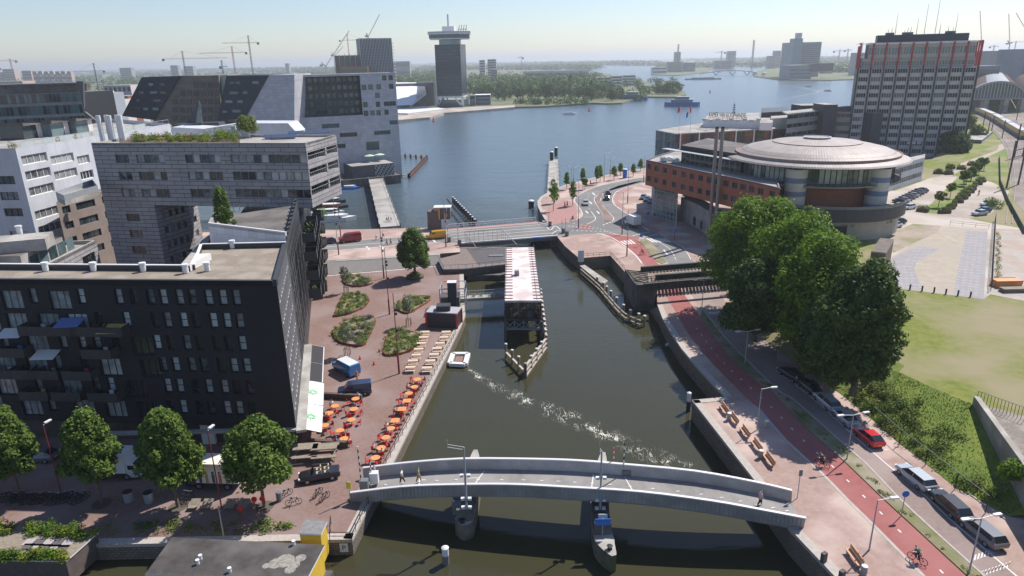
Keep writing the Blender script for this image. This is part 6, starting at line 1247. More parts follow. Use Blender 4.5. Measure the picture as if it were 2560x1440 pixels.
t=thing('round_bench','round planter seat with ivy at the foot of the plaza tree','bench',(*b,ZL));mb=MB();mb.lathe((0,0,0),[(1.9,.0),(1.9,.5),(1.5,.55),(1.2,.5)],24);mb.build('seat_ring',mat('dark_seat',(.10,.085,.075),r=.8),t,world=False);mb=MB();leafquads(mb,[(0,0,.7,1.1,1.1,.7)],900,.25,rnd);mb.build('ivy',LFM,t,world=False)
for i,(x,y,top,gx,gy)in enumerate(((866,714,664,866,731),(1020,790,738,1022,814),(868,868,808,869,888))):
 b=P(gx,gy,ZL);H_=hrow(b,ZL,top);t=tree('young silvery tree inside a guard frame, '+('nearest the steps','right one near the black kiosk','nearest the blue van')[i],'tree',b,ZL,H_,1.25,LFP,1500,.22,.05,.42,40+i,group='young silvery trees on the plaza',name='young_tree')
 mb=MB()
 for a,c_ in((-.4,-.4),(.4,-.4),(.4,.4),(-.4,.4)):mb.bar((a,c_,0),(a,c_,1.3),.08)
 for a,c_ in(((-.4,-.4),(.4,-.4)),((.4,-.4),(.4,.4)),((.4,.4),(-.4,.4)),((-.4,.4),(-.4,-.4))):mb.bar((*a,1.25),(*c_,1.25),.08)
 mb.build('guard_frame',mat('guard_timber',(.12,.07,.05),r=.9),t,world=False)
Q=lambda x,y:(760+x/4,560+y/4)
CORT=mat('corten_steel',(.22,.06,.03),(.30,.10,.05),3,.8)
beds=[([(390,570),(420,610),(520,630),(620,620),(690,595),(640,560),(540,530),(450,520)],'half-moon flower bed nearest the steps'),([(300,930),(360,922),(470,895),(560,860),(620,820),(650,750),(560,712),(420,715),(360,800)],'wing-shaped flower bed left of the plaza centre'),([(285,1090),(330,1170),(430,1212),(590,1222),(640,1140),(715,985),(660,940),(520,950),(380,990)],'largest flower bed with purple blooms'),([(935,810),(950,870),(1040,900),(1150,840),(1262,765),(1220,730),(1100,740),(1000,750)],'teardrop flower bed next to the black kiosk'),([(800,1300),(830,1322),(980,1305),(1130,1240),(1160,1200),(1160,1120),(1000,1075),(880,1090),(830,1150)],'flower bed beside the picnic benches')]
def inpoly(p,poly):
 c_=False
 for i in range(len(poly)):
  a,b=poly[i],poly[i-1]
  if(a[1]>p[1])!=(b[1]>p[1])and p[0]<(b[0]-a[0])*(p[1]-a[1])/(b[1]-a[1])+a[0]:c_=not c_
 return c_
for bi,(pp,lb)in enumerate(beds):
 poly=[P(*Q(*p),ZL)for p in pp];poly=curve(poly+[poly[0]],3)[:-1];t=thing('flower_bed',lb+' edged in rusty steel','flower bed',(*poly[0],ZL),group='flower beds on the plaza');mb=MB();strip(mb,poly+[poly[0]],.12,ZL,0,.38);mb.build('steel_edge',CORT,t);mb=MB();ar=sum(poly[i-1][0]*poly[i][1]-poly[i][0]*poly[i-1][1]for i in range(len(poly)));mb.face([(*p,ZL+.3)for p in(poly if ar>0 else poly[::-1])]);mb.build('soil',mat('bed_soil',(.20,.16,.10),(.28,.24,.16),3,.95),t)
 xs=[p[0]for p in poly];ys=[p[1]for p in poly];r5=random.Random(60+bi);sets={}
 for i in range(int((max(xs)-min(xs))*(max(ys)-min(ys))*1.7)):
  p=(r5.uniform(min(xs),max(xs)),r5.uniform(min(ys),max(ys)))
  if inpoly(p,poly):sets.setdefault(r5.choice('aabbcdepp' if bi in(0,2)else 'aabbcdde'),[]).append((*p,ZL+.3,r5.uniform(.35,.8),r5.uniform(.3,.9)))
 for k,m in(('a',LF),('b',LFM),('c',LFP),('d',LFO),('e',LFY),('p',PURP)):
  if k in sets:clumpmesh('flowers' if k=='p' else 'plants',sets[k]if k!='p' else[q for q in sets[k]if q[0]>(min(xs)+max(xs))/2],m,parent=t,n=90,s=.2,seed=bi)
for i,(x,y,top)in enumerate(((1383,528,442),(1387,508,455),(1417,474,429),(1432,514,450),(1457,474,417),(1462,474,440),(1492,461,412),(1500,455,411),(1535,450,413),(1551,438,406),(1583,441,408),(1601,428,396))):
 b=P(x,y,ZR);H_=hrow(b,ZR,top);tree('thin young tree on the curved quay, number '+('one','two','three','four','five','six','seven','eight','nine','ten','eleven','twelve')[i]+' counted from the road bridge','tree',b,ZR,H_,1.7 if i in(0,1,3)else 1.35,LFY if i>7 else LF,900,.45,.1,.25,80+i,group='young trees on the curved quay',name='young_tree',lobes=9,conic=.4)
b=P(2384,392,4);tree('large dark tree in front of the office tower','tree',b,3,hrow(b,3,325),6.6,LFD,9000,.8,.4,.12,91);b=P(2418,330,4);tree('lime green tree beside the tower end wall','tree',b,3,hrow(b,3,282),4.5,LFY,2500,.9,.3,.1,92)
b=P(2440,355,4);tree('small mid green tree behind the grey annex','tree',b,3,hrow(b,3,310),4.2,LFM,2000,.9,.3,.1,93)
LTs=[D_(615,418),D_(740,318),D_(880,185),D_(912,165),D_(965,130),D_(1000,60),D_(1045,20),E_(1605,1440),E_(1705,1350),E_(1770,1270),E_(1830,1260),E_(1915,1190)]
t0=None
for i,q in enumerate(LTs):
 b=P(*q,ZP)
 if t0 is None:t0=tree('','tree',b,ZP,4.6,1.7,LFM,900,.4,.1,.42,95,group='ball-crowned lawn trees',name='lawn_tree',lobes=8);t_=t0
 else:t_=dup(t0,(*b,ZP),i*1.3,s=.9+.2*((i*7)%5)/5)
 t_['label']='small ball-crowned tree on the strip lawn, '+('nearest','second','third','fourth','fifth','sixth','seventh','eighth','ninth','tenth','eleventh','farthest')[i]+' along the row'
PB=mat('planter_brown',(.10,.06,.045),(.14,.09,.07),2,.85);p0_=None
PLs=[D_(x,y)for x,y in((680,478),(740,437),(785,398),(830,362),(867,325),(900,292),(935,262),(965,236),(1000,200),(1040,172),(1065,145),(450,462),(615,62),(725,70),(745,12))]+[E_(1190,1240),E_(1350,1245),E_(1380,1160),E_(1555,1175),E_(1720,1110)]
for i,q in enumerate(PLs):
 b=P(*q,ZP)
 if p0_ is None:
  p0_=thing('planter','','planter',(*b,ZP),group='hedge planters by the car park');mb=MB();mb.prism([(-1.4,-.7),(1.4,-.7),(1.4,.7),(-1.4,.7)],0,.8);mb.build('box',PB,p0_,world=False);mb=MB();leafquads(mb,[(-.6,0,1.1,.9,.7,.6),(.6,0,1.15,.9,.7,.65)],420,.3,random.Random(3));mb.build('shrub',LFM,p0_,world=False);t_=p0_
 else:t_=dup(p0_,(*b,ZP),i*.5)
 t_['label']='brown planter box with a green shrub, '+(('%s of the row beside the strip lawn'%('nearest','second','third','fourth','fifth','sixth','seventh','eighth','ninth','tenth','farthest')[i])if i<11 else('at the lawn corner by the access road','left one at the far car park end','right one at the far car park end','behind the two far car park planters','first along the slanting path','second along the slanting path','third along the slanting path','fourth along the slanting path','last along the slanting path')[i-11])
b=P(2485,520,ZP);clumpmesh('bushes',[(*b,ZP,2.2,2.6),(b[0]+1,b[1]+3,ZP,2,2.4)],LFM,n=500,s=.4)
rnd=random.Random(77);sp1,sp2,sp3=[],[],[]
for i in range(75):
 x=rnd.uniform(335,600);q=rp(x,rnd.uniform(346,357));(sp1,sp2,sp3)[rnd.randrange(3)].append((*q,RZ,rnd.uniform(.5,1.2),rnd.uniform(.6,1.9)+(1.2 if 540<x<600 and rnd.random()<.4 else 0)))
for s_,m in((sp1,LFY),(sp2,LF),(sp3,LFO)):clumpmesh('roof_plants',s_,m,parent=B,n=130,s=.26,seed=4)
sp=[(*rp(x,350),RZ+.3,.5,.9)for x in(352,400,470)];clumpmesh('roof_flowers',sp,leafmat('red_flower',(.3,.03,.03),(.55,.10,.09)),parent=B,n=120,s=.2)
b=rp(621,343);tree('round-headed olive green tree on the roof of the gate building','tree',b,RZ,HT(b,288,RZ),2.6,LFO,3200,.32,.13,.2,97,name='roof_tree')
b=P(563,572,22.4);H_=HT(b,458,22.4);tree('tall narrow green tree on the shaded roof terrace','tree',b,22.2,H_,1.9,LFM,4200,.3,.12,.05,98,conic=.8,name='terrace_tree')
for x,y in((150,350),(118,354),(30,362),(195,344)):q=P(x,y,zc);clumpmesh('terrace_plants',[(*q,zc-1,.9,1.8)],LFO,parent=Cc,n=150,s=.3)
b=P(806,545,ZR);clumpmesh('quay_bush',[(*b,ZR,1.6,3.4)],LF,kind=None,label='bright green bush at the corner by the moored houseboats',cat='bush',n=600,s=.35)
def wood(name,areas,m,s,n_per,seed,z=1.5):
 r5=random.Random(seed);mb=MB()
 for(x0,y0,x1,y1,cnt,R,H_)in areas:
  for i in range(cnt):
   q=P(r5.uniform(x0,x1),y0+(y1-y0)*r5.random(),z);k=r5.uniform(.7,1.25);leafquads(mb,[(q[0],q[1],z+H_*.5*k,R*k,R*k,H_*.55*k)],n_per,s*R,r5,.75)
 tag(mb.build(name,m),kind='stuff')
wood('woodland',[(1180,215,1520,238,150,8,17),(1170,200,1500,213,150,9,16),(990,196,1100,218,80,9,16),(1500,200,1600,222,25,7,12)],LFF,.42,60,5)
wood('woodland',[(0,205,430,222,110,10,17),(0,190,450,204,170,12,17),(430,186,860,196,140,12,16),(990,180,1110,194,80,12,16),(230,222,400,235,30,8,14)],LFF,.45,44,6)
wood('distant_woods',[(-100,178,470,188,330,22,18),(430,171,900,183,300,24,18),(990,163,1500,176,380,24,17),(1640,160,1800,170,80,20,15),(1800,156,1950,168,80,20,15),(2030,154,2140,184,120,20,14),(1430,160,1640,163,60,24,14),(2400,140,2560,152,60,20,14)],LFF,.5,30,7)
wood('skyline_trees',[(-100,176,900,179,260,60,20),(900,158,1640,164,260,60,18),(1700,148,2140,155,150,60,18),(2400,137,2600,142,60,60,22)],LFF,.5,24,9)
wood('shore_bushes',[(1290,262,1480,258,40,4,6),(1600,236,1700,228,30,6,9),(1480,250,1610,240,30,5,8),(1625,206,1690,210,8,8,10)],LFF,.4,60,11)
kinds=[tree('','tree',(0,-900),1.5,h,r,LFF,700,1.6,.5,.08,120+i,name='park_tree',lobes=9,conic=cn)for i,(h,r,cn)in enumerate(((17,8,0),(14,7,0),(22,4,.5)))]
r5=random.Random(15);n_=0;used=set()
rows_=[(1190+i*17+r5.uniform(-5,5),249+r5.uniform(-4,3),0 if i%3 else 1)for i in range(18)]+[(1180+i*22+r5.uniform(-6,6),238+r5.uniform(-3,3),r5.randrange(2))for i in range(17)]+[(1360+i*13,232,2)for i in range(6)]+[(1645+i*12,236-i*.5,1)for i in range(5)]+[(1530,252,1),(1548,246,1),(1478,248,2),(1002,222,0),(1022,226,1),(1045,222,0),(1078,224,0)]
wd=('front','middle','poplar')
for i,(x,y,k)in enumerate(rows_):
 b=P(x,y,1.5);src=kinds[k];t_=src if k not in used else None
 if t_:used.add(k);t_.location=(*b,1.5)
 else:t_=dup(src,(*b,1.5),r5.uniform(0,6),s=r5.uniform(.8,1.15))
 t_['label']=('tall poplar-like tree in the park across the water' if k==2 else 'round deciduous tree in the shore park across the water' if x<1500 else 'round tree on the green point across the water');t_['group']='trees in the park across the water'
 # footbridge
PAINT=mat('bridge_grey',(.37,.36,.36),(.45,.44,.43),1.2,.7,c3=(.31,.295,.28),s2=.35);RAILW=mat('rail_white',(.62,.61,.61),r=.45)
nA,nB=P(877,1229,3.0),P(2012,1292,4.0);fA,fB=P(907,1174,3.0),P(1982,1231,4.0)
def prof(A_,B_,pts):
 d=(B_[0]-A_[0],B_[1]-A_[1]);return[tuple(onplane(x,y,A_,d))for x,y in pts]
near=prof(nA,nB,[(877,1229),(1005,1214),(1121,1209),(1275,1208),(1420,1215),(1596,1226),(1777,1249),(1900,1271),(2012,1292)]);farr=prof(fA,fB,[(907,1174),(1005,1162),(1153,1151),(1334,1152),(1450,1156),(1560,1165),(1738,1182),(1893,1210),(1982,1231)])
def c3(pts,n=3):
 xy=curve([p[:2]for p in pts],n);zs=curve([(p[2],0)for p in pts],n);return[(a[0],a[1],b[0])for a,b in zip(xy,zs)]
near,farr=c3(near),c3(farr)
FB=thing('footbridge','curved grey pedestrian bridge with solid slatted parapets and a white handrail','bridge',(*nA,ZL));DK=mat('bridge_deck',(.20,.19,.18),(.25,.235,.225),1.5,.9,c3=(.29,.275,.26),s2=.2)
H1=1.15;mb=MB();n=len(near)
for i in range(n-1):
 a,b,c_,d=[Vector(p)-Vector((0,0,H1))for p in(near[i],near[i+1],farr[i+1],farr[i])];k=Vector((0,0,.5));mb.face([a,b,c_,d]);mb.face([a-k,d-k,c_-k,b-k]);mb.face([a-k,b-k,b,a]);mb.face([d,c_,c_-k,d-k])
mb.build('deck',DK,FB)
for side,ln_,o in(('near',near,Vector((0,-.25,0))),('far',farr,Vector((0,.25,0)))):
 mb=MB();m2=MB();m3=MB()
 for i in range(n-1):
  a,b=Vector(ln_[i]),Vector(ln_[i+1]);lo=Vector((0,0,H1+.35));t_=Vector((0,.05 if side=='near' else-.05,0));mb.face([a-lo+o*.1,b-lo+o*.1,b+o,a+o][::1 if side=='near' else-1]);mb.face([a-lo+t_,a+o+t_,b+o+t_,b-lo+t_][::1 if side=='near' else-1]);m2.bar(a+o+Vector((0,0,.06)),b+o+Vector((0,0,.06)),.30,.12)
  L=(b-a).length;kn=int(L/.35)
  for j in range(kn):p=a.lerp(b,j/kn);s_=-.05 if side=='near' else .0;m3.bar(p-lo*.98+o*.1+Vector((0,s_-.03,0)),p+o+Vector((0,s_-.03,-.02)),.06)
 mb.build('parapet',PAINT,FB);m2.build('handrail',RAILW,FB);m3.build('slats',mat('slat_grey',(.32,.315,.32),r=.6),FB)
mb=MB()
for i in range(2,n-1):p=(Vector(near[i])*.45+Vector(farr[i])*.55);mb.box((p.x,p.y,p.z-H1+.02),(.35,.12,.012));q_=(p+Vector(near[i-1])*.45+Vector(farr[i-1])*.55)/2 if 0 else p
for xs in((3,.1),(3.6,.1),(n*.54,.1),(n*.6,.1),(n*.18,.1),(n*.3,.1)):i=int(xs[0]);a,b=Vector(near[i]),Vector(farr[i]);dz=Vector((0,0,H1-.02));mb.bar(a.lerp(b,.1)-dz,a.lerp(b,.92)-dz,.12,.02)
for f_ in(.15,.32,.62):i0,i1=int(n*.18),int(n*.3);a,b=Vector(near[i0]).lerp(Vector(farr[i0]),f_),Vector(near[i1]).lerp(Vector(farr[i1]),f_);dz=Vector((0,0,H1-.02));mb.bar(a-dz,b-dz,.12,.02)
mb.build('deck_marks',MARK,FB)
def pier(label,spine,w_,z1,top=None):
 t=thing('bridge_pier',label,'pier',(*spine[0],0),group='boat-shaped piers of the footbridge');sp_=curve(spine,4);m=len(sp_);Lp,Rp=[],[]
 for i,p in enumerate(sp_):
  a,b=Vector(sp_[max(i-1,0)]),Vector(sp_[min(i+1,m-1)]);d=(b-a).normalized();nn_=Vector((-d.y,d.x));k=w_/2*min(1,.25+3.2*min(i,m-1-i)/m);Lp.append(tuple(Vector(p)+nn_*k));Rp.append(tuple(Vector(p)-nn_*k))
 mb=MB();mb.prism(Rp+Lp[::-1],-1.5,z1,0,1);mb.build('pier_body',[mat('pier_brick',(.13,.11,.09),(.19,.165,.14),1.5,.9,c3=(.09,.1,.04),s2=.5),CONC],t);[(mb:=MB(),mb.box((sp_[int(m*f_)][0],sp_[int(m*f_)][1],z1+.6),(w_*.85,1.6,1.4)),mb.build('pier_wall',CONCD,t))for f_ in(.38,.5,.58)];q=sp_[2];mb=MB();mb.lathe((*q,z1),[(.25,0),(.2,.3),(.3,.4),(.01,.42)],10);mb.build('bollard',BLACK,t);return t
pier('left boat-shaped pier under the footbridge',[P(1152,1345,.2),P(1163,1290,1.9),P(1180,1200,1.9),P(1189,1124,1.9)],1.9,1.9);pier('right boat-shaped pier with the curved tail',[P(1534,1428,.1),P(1512,1350,1.9),P(1500,1290,1.9),P(1502,1200,1.9),P(1508,1130,1.9)],1.9,1.9)
LR=mat('lamp_grey',(.34,.36,.38),r=.45);LRED=mat('post_red',(.22,.035,.035),r=.6)
def lamp(label,base,z0,H_,arms,m=LR,r=.08,foot=0,group='street lamps',al=1.3,name='street_lamp'):
 t=thing(name,label,'lamp',(*base,z0),group=group);mb=MB();mb.tube((0,0,0),(0,0,H_),r,r*.6,8);mb.build('pole',m,t,world=False)
 if foot:mb=MB();mb.tube((0,0,0),(0,0,foot),r*1.7,r*1.6,8);mb.build('red_foot',LRED,t,world=False)
 for a in arms:
  mb=MB();e=Vector((cos(a),sin(a),.12))*al;mb.bar((0,0,H_-.05),tuple(e+Vector((0,0,H_-.05))),.06);mb.box((e.x*1.2,e.y*1.2,H_+.1),(.75,.28,.13),a);mb.build('lamp_arm',STW,t,world=False)
 return t
for i,(x,y,top,arms,lb)in enumerate(((1893,1073,972,(.1,),'single-arm lamp beside the benches on the red path'),(2117,1147,1037,(.2,3.3),'double-arm lamp on the verge next to the cyclist'),(2173,1373,1250,(.1,),'single-arm lamp near the lone bench'),(2422,1432,1295,(.2,3.3),'double-arm lamp by the darkest parked estate car'),(1862,910,828,(.2,3.3),'double-arm lamp under the big trees'),(1755,765,700,(.2,3.3),'double-arm lamp by the railway bridge'))):
 b=P(x,y,ZR+.1);lamp(lb,b,ZR,hrow(b,ZR,top),arms)
for x,y,top,arms,lb in((1446,570,447,(0.2,),'beside the bridge entry at the bend'),(1555,586,481,(0.2,3.3),'just left of the white box truck'),(1567,641,525,(0.1,),'in front of the white box truck'),(1687,600,494,(0.2,),'near the curved concrete wall'),(1609,456,390,(3.3,),'at the corner of the brick wing'),(1569,508,422,(),'beside the blue advertising column'),(1510,455,384,(0.1,),'behind the fifth quay tree'),(1525,441,394,(.1,3.2),'nearest the water on the bend'),(1428,470,420,(.2,),'left one of two behind the quay trees'),(1434,462,416,(.2,3.3),'right one of two behind the quay trees')):
 b=P(x,y,ZR);lamp('grey lamp post with dark red foot '+lb,b,ZR,hrow(b,ZR,top),arms,foot=2.6,r=.09,group='lamps around the junction')
for x,y,z,top,lb in((847,637,ZR,495,'on the pavement below the black balconies'),(852,592,ZR,505,'behind the red van'),(1115,617,ZR,500,'beside the yellow van'),(960,696,ZL,570,'left one near the steps'),(974,786,ZL,620,'in the middle of the plaza'),(998,934,ZL,733,'tallest one beside the picnic tables')):
 b=P(x,y,z);t=lamp('tall thin dark red mast '+lb,b,z,hrow(b,z,top),(),LRED if z==ZL else LR,r=.09,foot=3,group='tall masts around the plaza',name='light_mast');mb=MB();hh=hrow(b,z,top)
 for k in(.55,.75,.8):mb.box((.2,0,hh*k),(.35,.25,.35))
 mb.build('spotlight',BLACK,t,world=False)
for x,y,top,lb in((153,1232,1062,'between the first and second street trees'),(554,1269,1076,'beside the picture truck'),(560,1345,1270,'thin one by the houseboat')):
 b=P(x,y,ZL);lamp('dark street lamp '+lb,b,ZL,hrow(b,ZL,top),(1.3,)if y<1300 else(),LRED if y<1300 else LR,group='dark street lamps on the near quay',al=.5)
for x,y,z,top,lb in((1168,1300,1.9,1118,'grey camera mast on the left bridge pier'),(1500,1300,1.9,1128,'grey camera mast on the right bridge pier')):
 b=P(x,y,z);hh=hrow(b,z,top);t=thing('camera_mast',lb,'mast',(*b,z),group='camera masts');mb=MB();mb.tube((0,0,0),(0,0,hh),.13,.08,8);mb.build('pole',LR,t,world=False);mb=MB();s_=-1 if x<1200 else-.1;mb.bar((0,0,hh),(1.6*s_,.2,hh+.2),.07);mb.bar((0,0,hh-.3),(1.6*s_,.2,hh-.1),.07);mb.bar((1.6*s_,.2,hh),(1.6*s_,.2,hh+.7),.06);mb.build('bracket',LR,t,world=False)
 for k in(.62,.3,.18):mb=MB();mb.box((-.35,0,hh*k),(.35,.3,.25));mb.box((.35,0,hh*k),(.35,.3,.25));mb.build('floodlight',STW,t,world=False)
BLU=mat('sign_blue',(.03,.16,.55),r=.5);ORG=mat('table_orange',(.60,.22,.07),(.68,.30,.11),3,.6);REDP=mat('red_paint',(.50,.03,.03),r=.5)
def post(name,label,cat,px,py,z,top,m,plate=None,pm=None,group=None,r=.045,bands=0):
 b=P(px,py,z);hh=hrow(b,z,top);t=thing(name,label,cat,(*b,z),group=group);mb=MB()
 if bands:[mb.tube((0,0,hh*i/bands),(0,0,hh*(i+1)/bands),r,r,6,i%2)for i in range(bands)]
 else:mb.tube((0,0,0),(0,0,hh),r,r,6)
 mb.build('pole',m,t,world=False)
 if plate:mb=MB();mb.box((0,-.08,hh-plate[1]/2),(plate[0],.06,plate[1]))if plate[0]!=plate[1]else mb.tube((0,-.05,hh-plate[1]/2),(0,-.1,hh-plate[1]/2),plate[1]/2,plate[1]/2,16);mb.build('sign_plate',pm,t,world=False)
 return t
post('road_sign','round blue cycle path sign on the verge','sign',2253,1290,ZR,1226,LR,(.7,.7),BLU);post('road_sign','round blue sign at the zebra crossing','sign',1602,615,ZR,584,LR,(.8,.8),BLU);post('road_sign','round blue sign beside the bending side road','sign',1688,604,ZR,571,LR,(.9,.9),BLU);post('road_sign','white and blue sign board by the glass lobby','sign',1620,549,ZR,529,LR,(.7,.9),BLU)
post('signal_sign','white signal board standing at the right quay corner','sign',1452,660,ZR,626,STW,(1.3,2.6),STW);post('bridge_sign','blue name board on the right bridge pier','sign',1506,1340,1.9,1296,LR,(1.5,.7),BLU);post('bridge_sign','white board above the blue name board on the right pier','sign',1506,1325,1.9,1284,LR,(.9,.8),STW);post('road_sign','yellow sign at the left end of the footbridge','sign',876,1252,ZL,1204,LR,(.5,.8),mat('sign_yellow',(.6,.5,.08),r=.6));post('parking_sign','small dark sign on a pole beside the right end of the bridge','sign',1993,1245,ZR,1174,LR,(.35,.7),FRG)
BWm=[mat('band_red',(.55,.05,.05),r=.6),STW];
for x,y,z,top,lb,bm,nb in((930,1206,2.6,1148,'red and white barrier pole at the left end of the footbridge',BWm,9),(1533,1192,3.9,1120,'red and white barrier pole on the footbridge',BWm,11),(1558,1200,3.9,1106,'black and white signal post on the footbridge',[BLACK,STW],11),(905,1225,2.4,1116,'black and white signal post at the left end of the footbridge',[BLACK,STW],14),(1136,1283,2.0,1250,'black and white post on the left bridge pier',[BLACK,STW],8),(1146,612,ZR,540,'striped barrier post at the left end of the road bridge',BWm,12),(1414,590,ZR,546,'striped barrier post at the right end of the road bridge',BWm,9),(1120,605,ZR,520,'striped barrier post beside the bridge keeper house',BWm,12),(1372,565,ZR,535,'striped barrier post by the far railing end',BWm,9),(1405,583,ZR,548,'signal post at the bridge end near the junction',[BLACK,STW],6)):
 t=post('barrier_post',lb,'barrier',x,y,z,top,bm,bands=nb,r=.07,group='barrier and signal posts');mb=MB();mb.box((.3,0,.65),(.9,.7,1.3));mb.build('drive_box',STW if 'footbridge' in lb and 'barrier' in lb else FRG,t,world=False)
for x,yb_,top,r,lb,m in((1115,1409,1369,.33,'white-topped mooring pile in the near water',[mat('pile_grey',(.16,.155,.17),r=.7),STW]),(1720,1028,982,.28,'dark mooring pile with a white cap at the deck corner',[BLACK,STW]),(1328,520,502,.9,'thick dark mooring pile left of the curved quay',[BLACK,STW]),(1390,390,369,.8,'dark mooring pile beyond the end of the jetty, right',[BLACK,STW]),(1379,412,380,.8,'dark mooring pile at the end of the jetty, left',[BLACK,STW])):
 b=P(x,yb_,0);hh=hrow(b,0,top);t=thing('mooring_pile',lb,'mooring post',(*b,0));mb=MB();mb.tube((0,0,-1),(0,0,hh*.55),r,r,14);mb.build('pile',m[0],t,world=False);mb=MB();mb.tube((0,0,hh*.55),(0,0,hh),r*1.01,r*1.01,14);mb.lathe((0,0,hh),[(r*1.1,0),(r*.6,.1),(.01,.16)],14);mb.build('cap',m[1]if r<.5 else m[0],t,world=False)
 if r>.5:mb=MB();mb.lathe((0,0,hh+.01),[(r*1.1,0),(r*.6,.3),(.01,.4)],14);mb.build('white_cap',STW,t,world=False)
IS=thing('swing_bridge_house','long narrow glass building with a white roof on a timber island in the canal','building',(1.9,126,0));zi=7.2;rfI=[P(1262,751,zi),P(1354,751,zi),P(1336,618,zi),P(1265,619,zi)]
mb=MB();mb.prism(rfI,zi-.35,zi);mb.build('roof',mat('white_dirty_roof',(.60,.55,.54),(.72,.67,.66),.5,.8,c3=(.52,.43,.41),s2=.28),IS)
inn=[lerp(p,(1.9,126.5),.03)for p in rfI]
for a,b,nn_ in((inn[0],inn[1],5),(inn[1],inn[2],22),(inn[3],inn[0],22)):
 O,U,V,N,L=vframe(a,b,3.7)
 for r in grid(L,nn_,L/nn_-.06,[.05,1.6],1.5):window(IS,O,U,V,N,r,GLD,FRB,1,0,0,.07)
mb=MB();mb.prism([lerp(p,(1.9,126.5),.05)for p in rfI],3.4,zi-.36);mb.prism([lerp(p,(1.9,126.5),.02)for p in rfI],3.3,3.68);mb.build('core',FRB,IS)
mb=MB()
for i in range(20):
 for s_ in(0,1):a=lerp(rfI[s_],rfI[3-s_],(i+.5)/20);b=lerp(a,lerp(rfI[1-s_],rfI[2+s_],(i+.5)/20),.22);mb.bar((*a,zi+.06),(*b,zi+.06),.14)
mb.build('red_roof_ribs',mat('faded_red',(.33,.13,.12),r=.8),IS);mb=MB()
for s_ in(0,1):
 a,b=lerp(rfI[s_],(1.9,126.5),.05),lerp(rfI[3-s_],(1.9,126.5),.05)
 for i in range(21):p=lerp(a,b,i/20);mb.bar((*p,zi),(*p,zi+1),.05)
 mb.bar((*a,zi+1),(*b,zi+1),.06)
mb.build('roof_railing',FRB,IS);mb=MB();q=P(1292,688,zi);mb.box((q[0],q[1],zi+.5),(.9,.9,1));mb.build('roof_hatch',mat('hatch',(.3,.28,.3),r=.7),IS)
mb=MB();ftl,ftr=rfI[0],rfI[1]
for z0_,z1_f in((3.3,2.2),):
 for i in range(5):p=lerp(ftl,ftr,i/4);mb.bar((*p,2.0),(*p,3.4),.25)
 for i in range(4):p,q=lerp(ftl,ftr,i/4),lerp(ftl,ftr,(i+1)/4);mb.bar((*p,2.0),(*q,3.4),.14);mb.bar((*q,2.0),(*p,3.4),.14)
mb.bar((*ftl,2.0),(*ftr,2.0),.35);mb.build('steel_truss',mat('truss_blue',(.16,.20,.22),r=.6),IS)
for i in range(14):mb=MB();p=lerp(rfI[i%2],rfI[3-i%2],i//2/6);mb.tube((*p,-1),(*p,3.4),.28,.28,8);mb.build('support_pile',CONCD,IS)
FT=thing('fender','pointed timber fender in front of the swing bridge house','mooring guard',(*P(1315,930,0),0));tri=[P(1265,880,1),P(1314,930,1),P(1366,858,1),P(1352,740,1)]
for j in range(3):
 a,b=tri[j],tri[j+1]
 for z in((.3,1.1,1.9)if j else(.9,)):mb=MB();mb.bar((*a,z),(*b,z),.35,.3);mb.build('beam',mat('pale_timber',(.40,.34,.29),(.48,.42,.37),2,.9),FT)
 L=(Vector(b)-Vector(a)).length;m=int(L/2.4)
 for i in range(m+1):p=lerp(a,b,i/m);mb=MB();mb.tube((*p,-1),(*p,2.4),.2,.2,8);mb.build('pile',TIMB,FT);mb=MB();mb.lathe((*p,2.4),[(.26,0),(.2,.12),(.01,.16)],8);mb.build('white_cap',STW,FT)
FW=thing('walkway','planted steel footway from the plaza to the swing bridge house','walkway',(*P(1200,740,ZL),0));a,b=P(1142,744,2.6),P(1262,737,2.6);mb=MB();strip(mb,[a,b],1.8,2.0,0,.6);mb.build('deck',CONC,FW)
for o in(-.95,.95):mb=MB();mb.bar((a[0],a[1]+o,3.5),(b[0],b[1]+o,3.5),.08);[mb.bar((*lerp((a[0],a[1]+o),(b[0],b[1]+o),i/8),2.6),(*lerp((a[0],a[1]+o),(b[0],b[1]+o),i/8),3.5),.05)for i in range(9)];mb.build('railing',STEEL,FW)
clumpmesh('plants',[(*lerp(a,b,f_),2.6,.5,.6)for f_ in(.35,.5,.7,.85)],LFO,parent=FW,n=60,s=.2)
b=P(1133,778,ZL);hh=hrow(b,ZL,705);t=thing('machine_tower','dark blue steel tower on a frame with pale rails beside the kiosk','tower',(*b,ZL));mb=MB();mb.box((0,0,hh/2),(1.6,1.4,hh));mb.build('shaft',mat('shaft_blue',(.03,.04,.055),r=.5),t,world=False);mb=MB();mb.box((0,0,hh+.05),(1.7,1.5,.1));mb.build('grey_lid',STW,t,world=False);mb=MB()
for z,k in((3.0,2.4),(4.6,2.2)):[mb.bar((x0,y0,z),(x1,y1,z),.12)for x0,y0,x1,y1 in((-k,-.5,-k,4),(-k,4,k,4),(k,4,k,-.5),(-k,-.5,k,-.5))]
[mb.bar((x,y,0),(x,y,4.6),.18)for x in(-2.3,2.3)for y in(-.4,3.9)];mb.build('frame',STEEL,t,world=False);mb=MB();mb.box((-.6,1.8,1.3),(3.6,3.2,2.6));mb.build('engine_house',CONCD,t,world=False)
